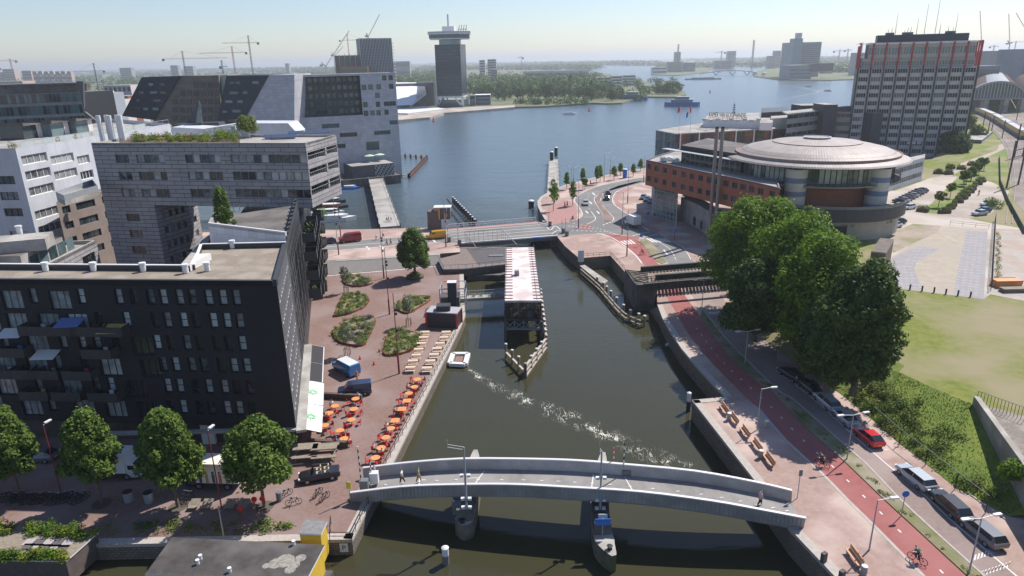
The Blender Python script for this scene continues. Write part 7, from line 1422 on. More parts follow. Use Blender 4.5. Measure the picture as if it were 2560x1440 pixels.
b0,b1=P(1067,818,ZL),P(1143,822,ZL);d=(Vector(b1)-Vector(b0)).normalized();n_=Vector((-d.y,d.x))*3.2;t=thing('kiosk','black kiosk with red corners and a grey roof at the quay edge','kiosk',(*b0,ZL));kq=[b0,b1,tuple(Vector(b1)+n_),tuple(Vector(b0)+n_)];mb=MB();mb.prism(kq,ZL,ZL+2.7);mb.build('wall',mat('kiosk_black',(.045,.04,.05),r=.6),t);mb=MB();mb.prism([lerp(p,kq[0],-.02)for p in kq],ZL+2.7,ZL+2.85);mb.build('roof',STW if 0 else mat('kiosk_roof',(.36,.35,.38),r=.7),t)
for p in kq[:2]+kq[2:3]:mb=MB();mb.box((*p,ZL+1.35),(.35,.35,2.72));mb.build('red_corner',REDP,t)
mb=MB();c_=lerp(kq[0],kq[2],.5);mb.box((*c_,ZL+3.3),(2.4,1.8,.95));mb.build('roof_unit',FRB,t)
RB=thing('road_bridge','wide grey road bridge with white railings and lane stripes over the canal','bridge',(*P(1260,600,ZR),ZR));dk_=[P(1110,572,ZR),P(1339,553,ZR),P(1395,591,ZR),P(1147,611,ZR)]
mb=MB();mb.prism([tuple(Vector(p))for p in dk_],ZR-.9,ZR+.002);mb.build('deck',[ASPH],RB);mb=MB()
for f_ in(.12,.24,.42,.6,.78,.93):strip(mb,[lerp(dk_[0],dk_[3],f_),lerp(dk_[1],dk_[2],f_)],.22,ZR+.008)
mb.build('lane_stripes',MARK,RB);mb=MB();strip(mb,[lerp(dk_[0],dk_[3],.07),lerp(dk_[1],dk_[2],.07)],1.5,ZR+.006);mb.build('cycle_strip',BIKE2,RB)
for a,b,h,hw in((dk_[0],dk_[1],1.1,.14),(dk_[3],dk_[2],.3,.5)):
 mb=MB();mb.bar((*a,ZR+h),(*b,ZR+h),hw,.14);mb.bar((*a,ZR+h*.5),(*b,ZR+h*.5),.08);[mb.bar((*lerp(a,b,i/24),ZR),(*lerp(a,b,i/24),ZR+h),.1)for i in range(25)];mb.build('railing',STW,RB)
for f_ in(.02,.93):mb=MB();p,q=lerp(dk_[0],dk_[1],f_),lerp(dk_[3],dk_[2],f_);e=(Vector(dk_[1])-Vector(dk_[0])).normalized()*2.5;mb.prism([q,tuple(Vector(q)+e),tuple(Vector(p)+e),p],-1.5,ZR-.9);mb.build('abutment',CONCD,RB)
mb=MB();q=lerp(dk_[3],dk_[2],.78);mb.box((q[0],q[1]-.3,ZR-.1),(2.2,.1,.6));mb.build('blue_plate',BLU,RB)
PL=thing('platform','brown decked platform with railings projecting over the water beside the road bridge','platform',(*P(1180,650,ZR),ZR));pp=PS([(1097,650),(1109,675),(1165,673),(1265,662),(1265,617),(1150,618),(1150,634),(1097,647)],ZR);mb=MB();mb.prism(pp,ZR-1.5,ZR+.006,1,0);mb.build('deck',[mat('brown_deck',(.17,.13,.115),(.22,.17,.15),1.5,.9),CONCD],PL);mb=MB();mb.prism(PS([(1166,621),(1195,662),(1264,656),(1264,620)],ZR),ZR-.1,ZR+.02);mb.build('dark_mat',mat('dark_grating',(.075,.065,.07),(.11,.1,.1),2,.8),PL)
mb=MB();e=PS([(1097,650),(1109,674),(1165,672),(1264,661)],ZR)
for a,b in zip(e,e[1:]):m=max(2,int((Vector(b)-Vector(a)).length/1.4));mb.bar((*a,ZR+1),(*b,ZR+1),.07);mb.bar((*a,ZR+.06),(*b,ZR+.06),.35,.12);[mb.bar((*lerp(a,b,i/m),ZR),(*lerp(a,b,i/m),ZR+1),.06)for i in range(m+1)]
mb.build('railing',FRG,PL);mb=MB();mb.prism(PS([(1166,675),(1264,668),(1264,690),(1166,690)],1),-1.5,ZR-1.6);mb.build('shaded_wall',CONCD,PL);mb=MB();mb.box((*P(1240,640,ZR),ZR+.1),(3.4,1.4,.16));mb.build('hatch',FRG,PL)
a,b,c_,d_=P(1163,613,ZR),P(1255,606,ZR),P(1292,615,ZR),P(1192,624,ZR);t=thing('safety_cage','see-through wire safety cage standing over the platform hatch','cage',(*a,ZR));mb=MB();HC=3.4
for p,q in((a,b),(b,c_),(c_,d_),(d_,a)):
 for i in range(9):x=lerp(p,q,i/8);top_=HC if(p,q)==(a,b)else .4+(HC-.4)*((1-i/8)if p==b else(i/8)if q==a else 0);mb.bar((*x,ZR),(*x,ZR+top_),.05)
mb.bar((*a,ZR+HC),(*b,ZR+HC),.09);mb.bar((*a,ZR+HC),(*d_,ZR+.4),.1);mb.bar((*b,ZR+HC),(*c_,ZR+.4),.1);mb.bar((*d_,ZR+.4),(*c_,ZR+.4),.14);[mb.bar((*a,ZR+HC*k/5),(*b,ZR+HC*k/5),.04)for k in range(1,5)];mb.build('frame',FRG,t)
kq=P(1087,571,ZR);t=thing('keeper_house','bridge keeper house, a brick drum carrying a glass cabin','kiosk',(*kq,ZR));mb=MB();mb.lathe((0,-.2,0),[(2.0,-3),(1.8,5.0),(.01,5.1)],20);mb.build('brick_drum',mat('drum_brick',(.13,.10,.085),(.18,.14,.12),3,.9),t,world=False);mb=MB();mb.box((2.4,.2,4.3),(4.4,3.0,3.1));mb.build('cabin',GLB,t,world=False);mb=MB();mb.box((2.4,.2,5.95),(4.7,3.3,.22));mb.box((.9,-1.4,4.3),(1.3,.14,3.0),0,1);[mb.box((x,-1.32,4.3),(.12,.1,3.1))for x in(.2,1.6,3.1,4.6)];mb.build('cabin_frame',[STW,ORG],t,world=False)
RW=thing('railway_bridge','dark riveted steel railway bridge crossing above the red cycle path','bridge',(*P(1640,705,6),2));GRD=mat('girder_green',(.025,.032,.026),(.045,.05,.04),1,.7)
for(a,b)in(((1603,668),(1830,650)),((1640,688),(1850,672)),((1610,710),(1860,688))):
 p,q=P(*a,6.4),P(*b,6.4);mb=MB();mb.bar((*p,5.7),(*q,5.7),.35,1.4);mb.bar((*p,6.45),(*q,6.45),.6,.08);m=14;[mb.box((*lerp(p,q,i/m),5.7),(.12,.6,1.3))for i in range(m+1)];mb.build('girder',GRD,RW)
mb=MB()
for i in range(26):a=lerp(P(1620,672,5.6),P(1840,655,5.6),i/26);b=lerp(P(1625,705,5.6),P(1850,686,5.6),i/26);mb.bar((*a,5.35),(*b,5.35),.35,.25)
mb.build('sleepers',TIMB,RW);mb=MB();[mb.bar((*P(1585,y,5.6),5.6),(*P(1850,y-22,5.6),5.6),.12)for y in(679,684,694,699,708)];mb.build('rails',mat('rail_rust',(.16,.10,.08),r=.5),RW)
mb=MB();mb.prism(PS([(1582,702),(1592,712),(1640,712),(1645,700),(1600,680),(1562,672)],5.2),-1.5,5.2);mb.build('pier',CONCD,RW);mb=MB();[mb.bar((*P(1568+i*3,676+i*4,5.3),5.35),(*P(1625,682+i*4.4,5.3),5.35),.3,.22)for i in range(7)];mb.build('pier_timbers',TIMB,RW);mb=MB();q=P(1744,688,5.4);mb.tube((q[0],q[1]-.5,5.2),(q[0],q[1]-.6,5.2),.35,.35,16);mb.build('round_sign',STW,RW)
fe=thing('fender','long dark timber fender with white-capped piles along the railway pier','mooring guard',(*P(1500,720,0),0));fl_=curve([P(1452,676,1),P(1495,714,1),P(1520,742,1),P(1560,785,1),P(1604,806,1)],5)
for z in(.4,1.2):mb=MB();[mb.bar((*a,z),(*b,z),.3,.25)for a,b in zip(fl_,fl_[1:])];mb.build('beam',TIMB,fe)
for i,p in enumerate(fl_[4::2]):mb=MB();mb.tube((p[0]+.6,p[1]+.5,-1),(p[0]+.6,p[1]+.5,2.0),.24,.24,8);mb.build('pile',TIMB,fe);mb=MB();mb.lathe((p[0]+.6,p[1]+.5,2.0),[(.32,0),(.24,.15),(.01,.2)],8);mb.build('white_cap',STW,fe)
o=MB().prism(PS([(1449,664),(1462,662),(1520,702),(1508,712)],1.4),-1,1.4,1,0).build('jetty',[CONC,TIMB]);tag(o,'low concrete jetty at the foot of the right quay wall','jetty')
def jetty(label,a,b,w_,z,m,piles=8,cap=True):
 t=thing('jetty',label,'jetty',(*a,0),group=None);mb=MB();strip(mb,[a,b],w_,z-.35,0,.35);mb.build('deck',m,t);d=(Vector(b)-Vector(a)).normalized();n_=Vector((-d.y,d.x))*w_/2
 for i in range(piles+1):
  for s_ in(-1,1):p=Vector(lerp(a,b,i/piles))+n_*s_;mb=MB();mb.tube((*p,-1),(*p,z+.9),.13,.13,6);mb.build('pile',BLACK,t)
 mb=MB();[mb.bar((*(Vector(a)+n_*s_),z+.9),(*(Vector(b)+n_*s_),z+.9),.06)for s_ in(-1,1)];mb.build('railing',STEEL,t);return t
jetty('wide grey footbridge jetty from the street to the dock building',P(975,566,ZR),P(938,444,ZR),5.6,ZR,RGREY,10);jetty('straight narrow jetty reaching into the harbour at the bend',P(1383,500,2),P(1384,398,2),4.2,2.0,CONC,10)
gd=thing('fender','dark timber guide fender in the harbour behind the road bridge','mooring guard',(*P(1150,530,0),0));ga,gb=P(1125,498,1.5),P(1178,554,1.5)
for k in(-1,1):mb=MB();mb.bar((ga[0]+k,ga[1],1.6),(gb[0]+k*1.6,gb[1],1.6),.4);mb.build('beam',BLACK,gd)
for i in range(12):p=lerp(ga,gb,i/11);mb=MB();mb.tube((p[0]+1,p[1],-1),(p[0]+1,p[1],2.2),.3,.3,7);mb.build('pile',BLACK,gd);mb=MB();mb.lathe((p[0]+1,p[1],2.2),[(.4,0),(.01,.3)],7);mb.build('white_cap',STW,gd)
o=MB();o.prism(PS([(1124,914),(1160,912),(1170,884),(1134,884)],.6),.1,.6);o=o.build('raft_deck',STW);raft=thing('raft','small white floating work raft beside the quay wall','raft',(*P(1147,900,.5),0));C.objects.unlink(o);bpy.data.objects.remove(o)
rc=PS([(1124,906),(1163,908),(1170,882),(1133,882)],.7);mb=MB();[strip(mb,[rc[i],rc[(i+1)%4]],.75,.15,0,.55)for i in range(4)];mb.build('float',STW,raft);mb=MB();mb.prism([lerp(p,lerp(rc[0],rc[2],.5),.5)for p in rc],.3,.5);mb.build('inner_deck',mat('raft_rust',(.25,.15,.12),r=.9),raft)
fm=bpy.data.materials.new('foam');fm.use_nodes=True;ft=fm.node_tree;fb_=ft.nodes['Principled BSDF'];fb_.inputs['Base Color'].default_value=(.66,.63,.54,1);fb_.inputs['Roughness'].default_value=.7
g_=ft.nodes.new('ShaderNodeNewGeometry');fmap=ft.nodes.new('ShaderNodeMapping');fmap.inputs['Rotation'].default_value=(0,0,.72);fmap.inputs['Scale'].default_value=(1.5,.42,1);ft.links.new(g_.outputs['Position'],fmap.inputs[0])
def _n(k,v,*l):x=ft.nodes.new(k);[x.inputs[i].__setattr__('default_value',q)for i,q in v];[ft.links.new(o_,x.inputs[i])for i,o_ in l];return x
def _m(op,v,*l):x=_n('ShaderNodeMath',v,*l);x.operation=op;return x.outputs[0]
na_=_n('ShaderNodeTexNoise',(('Scale',1.3),('Detail',5),('Distortion',1.2)),('Vector',fmap.outputs[0]));nb_=_n('ShaderNodeTexNoise',(('Scale',.5),('Detail',5)),('Vector',g_.outputs['Position']));uvn=ft.nodes.new('ShaderNodeTexCoord');sx_=_n('ShaderNodeSeparateXYZ',(),(0,uvn.outputs['UV']))
rid=_m('ABSOLUTE',(),(0,_m('SUBTRACT',((1,.5),),(0,na_.outputs[0]))));msk=_m('SUBTRACT',((1,.36),),(0,nb_.outputs[0]));wt=_m('MULTIPLY',(),(0,msk),(1,sx_.outputs[1]));al_=_m('MULTIPLY',((1,18.0),),(0,_m('SUBTRACT',(),(0,_m('MULTIPLY',((1,.25),),(0,wt))),(1,rid))));cl_=ft.nodes.new('ShaderNodeClamp');cl_.inputs['Max'].default_value=.92;ft.links.new(al_,cl_.inputs[0]);ft.links.new(cl_.outputs[0],fb_.inputs['Alpha'])
def foam(pts,ws,z=.02):
 mb=MB();c_=curve([P(x,y,0)for x,y in pts],5);wv=curve([(w_,0)for w_ in ws],5)
 for i in range(len(c_)-1):
  for s_ in(-1,1):
   a,b=Vector(c_[i]),Vector(c_[i+1]);d=(b-a).normalized();nn_=Vector((-d.y,d.x))*s_;q=[(*a,z),(*b,z),(*(b+nn_*wv[i+1][0]),z),(*(a+nn_*wv[i][0]),z)];u=[(0,1),(0,1),(0,.25),(0,.25)]
   if s_<0:q=q[::-1];u=u[::-1]
   mb.face(q,0,u)
 tag(mb.build('foam',fm),kind='stuff')
foam([(1155,908),(1200,945),(1290,990),(1400,1035),(1500,1080),(1600,1125),(1700,1165),(1760,1188)],[.3,1.1,1.7,2.1,2.1,2.0,1.8,1.0]);
foam([(1760,203),(1860,208),(1950,214),(2020,222),(2045,230),(1990,242),(1960,250)],[3,5,6,7,8,6,4]);foam([(1530,425-100),(1560,327)],[1.5,1.5]);foam([(1870,270),(1960,262)],[2,3])
# vehicles
TYRE=mat('tyre',(.02,.02,.02),r=.8);RIM=mat('rim',(.35,.36,.37),r=.35,met=.7);CGL=mat('car_glass',(.015,.02,.025),r=.06,spec=.8);HL=mat('headlight',(.75,.76,.78),r=.15);TLt=mat('taillight',(.45,.02,.02),r=.3);PLT=mat('number_plate',(.65,.5,.08),r=.6)
def paint(n,c):return mat(n,c,r=.28,met=.15,coat=.8)
PK={'black':paint('paint_black',(.018,.018,.022)),'silver':paint('paint_silver',(.42,.44,.46)),'red':paint('paint_red',(.55,.012,.02)),'white':paint('paint_white',(.74,.75,.76)),'blue':paint('paint_blue',(.03,.20,.50)),'navy':paint('paint_navy',(.02,.035,.09)),'yellow':paint('paint_yellow',(.72,.36,.02)),'maroon':paint('paint_maroon',(.30,.02,.03)),'grey':paint('paint_grey',(.13,.14,.15))}
def loft(mb,st,mi=0,glass=None):
 "st = stations (x, half width low, half width top, z low, z mid, z top)"
 R_=[]
 for x,w0,w1,z0,z1,z2 in st:R_.append([(x,-w0*.9,z0),(x,-w0,(z0+z1)/2),(x,-w0,z1),(x,-w1,z2),(x,w1,z2),(x,w0,z1),(x,w0,(z0+z1)/2),(x,w0*.9,z0)])
 for a,b in zip(R_,R_[1:]):
  for i in range(7):m_=mi if glass is None else(glass if i in(2,4)or(i==3 and abs(b[3][2]-a[3][2])>.18)else mi);mb.face([a[i],a[i+1],b[i+1],b[i]],m_)
 mb.face(R_[0][::-1],mi if glass is None else glass);mb.face(R_[-1],mi if glass is None else glass)
SH={'hatch':(4.2,.9,[(-2.1,.7,.6,.4,.62,.70),(-1.9,.86,.74,.28,.70,.86),(-.6,.9,.78,.22,.76,.98),(1.2,.9,.8,.22,.80,1.0),(2.0,.86,.76,.3,.82,1.0),(2.1,.78,.7,.42,.7,.9)],[(-1.0,.80,.70,.9,.95,.97),(-.25,.80,.62,.9,.95,1.42),(1.2,.80,.62,.9,.97,1.45),(1.95,.78,.60,.9,.97,1.05)]),'estate':(4.8,.92,[(-2.4,.7,.6,.4,.60,.68),(-2.2,.86,.74,.28,.68,.82),(-.9,.92,.8,.2,.76,.95),(1.6,.92,.82,.2,.80,.98),(2.3,.88,.78,.3,.80,.98),(2.4,.8,.7,.42,.7,.9)],[(-1.3,.82,.72,.88,.93,.95),(-.5,.82,.64,.88,.93,1.42),(1.9,.82,.64,.88,.95,1.44),(2.3,.8,.62,.88,.95,1.0)]),'sedan':(4.5,.9,[(-2.25,.7,.6,.4,.60,.68),(-2.05,.86,.74,.28,.68,.82),(-.8,.9,.78,.2,.76,.94),(1.3,.9,.8,.2,.80,.97),(2.15,.86,.74,.3,.80,.93),(2.25,.78,.68,.42,.7,.85)],[(-1.1,.80,.70,.88,.93,.95),(-.3,.80,.60,.88,.93,1.40),(.8,.80,.60,.88,.95,1.40),(1.65,.78,.62,.88,.93,.96)]),'van':(5.2,1.0,[(-2.6,.8,.7,.4,.75,.9),(-2.4,.95,.86,.3,.85,1.1),(-1.6,1.0,.9,.25,1.0,1.2),(-1.0,1.0,.86,.25,1.2,1.95),(0,1.0,.86,.25,1.4,2.05),(2.4,1.0,.86,.25,1.4,2.05),(2.6,.95,.84,.35,1.3,1.98)],None)}
def wheels(t,L,w,r=.32,wb=None):
 wb=wb or L*.3
 for x in(-wb,wb):
  for s_ in(-1,1):mb=MB();mb.tube((x,s_*w,r),(x,s_*(w-.22),r),r,r,16);o=mb.build('wheel',TYRE,t,world=False);mb=MB();mb.tube((x,s_*(w+.012),r),(x,s_*(w-.05),r),r*.6,r*.6,12);mb.build('rim',RIM,o,world=False)
def lights(t,L,w,z):
 for s_ in(-1,1):mb=MB();mb.box((-L/2+.1,s_*w*.72,z),(.22,.32,.14));mb.build('headlight',HL,t,world=False);mb=MB();mb.box((L/2-.07,s_*w*.8,z+.1),(.12,.2,.26));mb.build('taillight',TLt,t,world=False)
 mb=MB();mb.box((L/2+.01,0,z-.08),(.04,.5,.12));mb.build('number_plate',PLT,t,world=False)
PROTO={}
def car(label,kind,px,py,z,toward,col,group=None,cat='car',name='parked_car',roofc=None,k=1.0):
 b=Vector(P(px,py,z));q=Vector(P(*toward,z));a=atan2(b.y-q.y,b.x-q.x);key=(kind,)
 if key not in PROTO:
  L,w,bs,cs=SH[kind];t=thing(name,'x',cat,(0,-800,0));mb=MB();loft(mb,bs);mb.build('body',PK['grey'],t,world=False);mb=MB()
  if cs:loft(mb,cs,1,0);mb.build('cabin',[CGL,PK['grey']],t,world=False);[(mb:=MB(),mb.bar((x,s_*.81,.93),(x+.05,s_*.63,1.41),.07),mb.build('door_pillar',PK['grey'],t,world=False))for x in(.35,)for s_ in(-1,1)]
  else:
   mb.face([(-1.63,-.84,1.18),(-1.63,.84,1.18),(-1.04,.80,1.92),(-1.04,-.80,1.92)][::-1]);[mb.box((-.55,s_*.955,1.5),(.8,.06,.5))for s_ in(-1,1)];mb.build('windscreen',CGL,t,world=False)
  wheels(t,L,w);lights(t,L,w,.68);PROTO[key]=t;t['_free']=1
 src=PROTO[key]
 t=dup(src,(*b,z),a,label,None,k);
 for x in('_free',):
  if x in t:del t[x]
 t.name=name;t['category']=cat
 if group:t['group']=group
 repaint(t,'paint_grey',PK[col])if col!='grey' else None
 if roofc:
  L,w,bs,cs=SH[kind];mb=MB();mb.prism([(-1.0,-.82),(2.5,-.82),(2.5,.82),(-1.0,.82)],2.04,2.09)if kind=='van' else None;mb.build('roof_panel',PK[roofc],t,world=False)
 return t
gq='cars parked along the right quay road'
for kind,x,y,col,lb in(('estate',1978,945,'black','black estate car in deep shade, farthest of the parked row'),('hatch',2022,975,'black','small black car in deep shade, second farthest of the parked row'),('estate',2066,1012,'silver','silver estate with a dark roof at the edge of the tree shade'),('sedan',2113,1053,'silver','silver saloon just behind the red car'),('hatch',2170,1102,'red','bright red hatchback on the quay road'),('estate',2287,1203,'silver','silver estate car parked alone in the sun'),('estate',2372,1272,'black','black estate car in the sun behind the silver estate'),('estate',2452,1340,'grey','dark grey estate car beside the graffiti wall')):
 b=Vector(P(x,y,ZR));j=min(range(len(pk)-1),key=lambda i:(Vector(pk[i])-b).length);d=(Vector(pk[j+1])-Vector(pk[j])).normalized();q=b-d;t=car(lb,kind,x,y,ZR+.012,proj(q.x,q.y,ZR)[:2],col,gq,k=.96)
t=car('black open-top convertible turning near the wooden tables','sedan',800,1196,ZL,(760,1203),'black',name='convertible_car')
for c_ in list(t.children):
 if c_.name.startswith(('cabin','door_pillar')):bpy.data.objects.remove(c_)
for s_ in(-1,1):
 for x in(-.1,.75):mb=MB();mb.box((x,s_*.38,1.0),(.45,.5,.12));mb.box((x+.3,s_*.38,1.2),(.12,.48,.42));mb.build('seat',mat('tan_leather',(.40,.33,.24),r=.7),t,world=False)
mb=MB();mb.face([(-.95,-.72,.95),(-.95,.72,.95),(-.55,.62,1.35),(-.55,-.62,1.35)][::-1]);mb.build('windscreen',CGL,t,world=False)
car('dark car parked in shade behind the street trees','hatch',100,1150,ZL,(60,1150),'grey')
car('bright blue van with a white roof and open rear doors','van',866,930,ZL,(820,905),'blue',cat='van',name='delivery_van',roofc='white');car('navy van with a round white emblem parked by the terrace fence','van',888,985,ZL,(840,990),'navy',cat='van',name='delivery_van',k=.9)
car('maroon red van on the street by the balcony block','van',875,604,ZR,(830,609),'maroon',cat='van',name='delivery_van',k=1.1);car('orange-yellow van next to the bridge keeper house','van',1090,596,ZR,(1060,598),'yellow',cat='van',name='delivery_van');car('small black car in front of the maroon van','hatch',820,609,ZR,(800,611),'black')
car('light car waiting in the left lane of the bend','hatch',1464,512,ZR,(1466,550),'silver',name='car',k=1.0);car('black car driving away on the bend, nearer one','hatch',1517,499,ZR,(1516,480),'black',name='car');car('black car driving away on the bend, farther one','hatch',1521,486,ZR,(1524,470),'black',name='car')
for i in range(3):car('dark car in the shade by the glass lobby, '+('left','middle','right')[i]+' one','hatch',1608+i*10,497+i*5,ZR,(1600+i*10,505+i*5),'grey','cars beside the glass lobby')
for i,c_ in enumerate(('black','silver','black','grey','silver','black','grey','navy')):
 x,y=D_(205+i*33,372-i*17);car('%s car in the slanting row behind the round hall, %s from the near end'%(c_,('first','second','third','fourth','fifth','sixth','seventh','last')[i]),'hatch',x,y,ZP,(x-20,y-4),c_,'cars in the row behind the round hall',k=.95)
for x,y,c_,lb in((185,425,'silver','silver car at the near end of the slanting row'),(298,435,'white','white car standing apart from the slanting row'),(185,592,'black','black car below the striped tower'),(140,630,'white','white car half hidden by the striped tower'),(1135,398,'white','white car farthest in the right car park'),(1090,470,'navy','navy car between the two pale cars'),(1050,500,'silver','pale silver car nearest in the right car park')):x,y=D_(x,y);car(lb,'hatch',x,y,ZP,(x-25,y+3),c_)
def truck(label,px,py,z,toward,boxc,L=5.0,cabc='white',hb=2.3,side=None):
 b=Vector(P(px,py,z));q=Vector(P(*toward,z));a=atan2(b.y-q.y,b.x-q.x);t=thing('box_truck',label,'truck',(*b,z),a);mb=MB();mb.box((.6,0,.95+hb/2),(L,2.2,hb));mb.build('cargo_box',boxc,t,world=False);mb=MB();c0_=-L/2+.6;loft(mb,[(c0_-1.7,.9,.8,.4,.9,1.1),(c0_-1.4,1.0,.85,.35,1.1,1.35),(c0_-.8,1.0,.85,.3,1.2,2.1),(c0_-.02,1.0,.9,.3,1.3,2.25)]);mb.build('cab',PK[cabc],t,world=False);mb=MB();mb.box((c0_-.6,0,1.6),(.7,1.98,.5));mb.face([(c0_-1.42,-.8,1.38),(c0_-1.42,.8,1.38),(c0_-.84,.8,2.08),(c0_-.84,-.8,2.08)][::-1]);mb.build('cab_glass',CGL,t,world=False);mb=MB();mb.box((.4,0,.75),(L,1.6,.3));mb.build('chassis',FRB,t,world=False);wheels(t,L,1.0,.4,L*.34);lights(t,L+2.2,1.0,.8)
 if side:
  for i,c_ in enumerate(side):mb=MB();x=-L/2+1.2+i*.75;mb.box((x,-1.115,1.65),(.34,.03,.9));mb.lathe((x,-1.12,2.2),[(.13,0),(.13,.22),(.01,.23)],8);mb.box((x,-1.118,1.15),(.3,.03,.3));mb.build('printed_figure',mat('print_%d'%i,c_,r=.8),t,world=False)
 return t
BOXW=mat('truck_white',(.72,.71,.69),r=.5)
truck('white box truck turning at the junction',1581,566,ZR,(1550,553),BOXW,3.8);truck('white box van parked behind the second and third street trees',300,1188,ZL,(360,1188),BOXW,4.2,k if 0 else 'white');truck('white truck with printed figures on its side under the rightmost street tree',545,1212,ZL,(480,1210),mat('truck_cream',(.74,.68,.6),r=.6),4.8,'navy',2.4,[(.05,.05,.2),(.45,.3,.12),(.12,.1,.14),(.5,.15,.1),(.3,.2,.15)])
for t in PROTO.values():
 for c_ in list(t.children_recursive):bpy.data.objects.remove(c_)
 bpy.data.objects.remove(t)
 # people and bicycles
SKIN=mat('skin',(.45,.28,.2),r=.6);HAIR=mat('hair',(.05,.03,.02),r=.7)
def skinmesh(V_,E_,R_,name,m):
 me=bpy.data.meshes.new(name);me.from_pydata(V_,E_,[]);o=bpy.data.objects.new(name,me);C.objects.link(o);md=o.modifiers.new('s','SKIN');md.use_smooth_shade=True
 for i,r_ in enumerate(R_):me.skin_vertices[0].data[i].radius=(r_,r_)
 me.skin_vertices[0].data[0].use_root=True;o.modifiers.new('u','SUBSURF').levels=1;bpy.context.view_layer.update();res=bpy.data.meshes.new_from_object(o.evaluated_get(bpy.context.evaluated_depsgraph_get()));res.materials.clear();res.materials.append(m);bpy.data.objects.remove(o);return res
def person_mesh(pose):
 if pose=='sit':pel,chest,neck,head=(0,0,.5),(-.02,0,.85),(-.02,0,1.02),(.02,0,1.2);legs=[[(s*.1,.5),(.4,s*.11,.5),(.42,s*.11,.1),(.55,s*.12,.04)]for s in(-1,1)];arms=[[(-.02,s*.19,.96),(.05,s*.24,.72),(.32,s*.18,.72)]for s in(-1,1)]
 elif pose=='bike':pel,chest,neck,head=(-.25,0,.98),(.12,0,1.28),(.22,0,1.4),(.34,0,1.52);legs=[[0,(.1+.12*s,s*.1,.72+.12*s),(-.05+.1*s,s*.1,.38+.12*s),(.08+.1*s,s*.1,.33+.12*s)]for s in(-1,1)];arms=[[(.16,s*.18,1.32),(.3,s*.24,1.15),(.48,s*.22,1.02)]for s in(-1,1)]
 else:pel,chest,neck,head=(0,0,.92),(.02,0,1.3),(.02,0,1.46),(.05,0,1.62);legs=[[0,(.12*s+.04,s*.1,.5),(.24*s-.04,s*.1,.1),(.24*s+.1,s*.1,.04)]for s in(-1,1)];arms=[[(.02,s*.19,1.4),(-.1*s,s*.25,1.12),(-.16*s+.06,s*.24,.88)]for s in(-1,1)]
 V_=[pel,chest,neck,head,(head[0]+.01,0,head[2]+.1)];E_=[(0,1),(1,2),(2,3),(3,4)];R_=[.14,.15,.06,.095,.07];T={'t':[0],'l':[]}
 for l in legs:
  p=0
  for j,v in enumerate(l[1:]):V_.append(v);E_.append((p,len(V_)-1));p=len(V_)-1;R_.append((.085,.05,.04)[j])
 for a in arms:
  p=1
  for j,v in enumerate(a):V_.append(v);E_.append((p,len(V_)-1));p=len(V_)-1;R_.append((.065,.045,.032)[j])
  h=V_[p]
  for k in range(5):V_.append((h[0]+.07+.01*(k%3),h[1]+(k-2)*.016,h[2]-.03-(.0 if k else-.03)));E_.append((p,len(V_)-1));R_.append(.009)
 body=skinmesh(V_,E_,R_,'person',SKIN);sh=[(pel[0]*.8+chest[0]*.2,0,pel[2]*.8+chest[2]*.2),chest,(neck[0],0,neck[2]-.05)]+[a[i]for a in arms for i in(0,1)];shirt=skinmesh(sh,[(0,1),(1,2),(1,3),(3,4),(1,5),(5,6)],[.165,.175,.1,.085,.065,.085,.065],'shirt',STW)
 tr_=[pel]+[l[i]for l in legs for i in(1,2)];trou=skinmesh(tr_,[(0,1),(1,2),(0,3),(3,4)],[.165,.105,.068,.105,.068],'trousers',BLACK);hair=skinmesh([(head[0]-.03,0,head[2]),(head[0]-.02,0,head[2]+.1)],[(0,1)],[.1,.09],'hair',HAIR);return body,shirt,trou,hair
PM={p:person_mesh(p)for p in('walk','sit','bike')}
def person(label,pose,px,py,z,a,shirt,trou,off=0):
 b=P(px,py,z);o=bpy.data.objects.new('person',PM[pose][0]);C.objects.link(o);o.location=(*b,z);o.rotation_euler.z=a;tag(o,label,'person')
 for me,nm,c_ in zip(PM[pose][1:],('shirt','trousers','hair'),(shirt,trou,None)):
  if c_:me=me.copy();me.materials[0]=mat('cloth_%s'%(c_,),c_,r=.85)
  k=bpy.data.objects.new(nm,me);C.objects.link(k);k.parent=o
 return o
W_c,G_c,K_c,B_c,R_c=(.7,.7,.7),(.2,.28,.06),(.03,.03,.04),(.06,.1,.28),(.6,.08,.05)
zd=near[int(n*.1)][2]-H1 if 0 else 3.0
def zb(px):i=min(range(len(near)),key=lambda k:abs(proj(*near[k])[0]-px));return near[i][2]-H1+.02
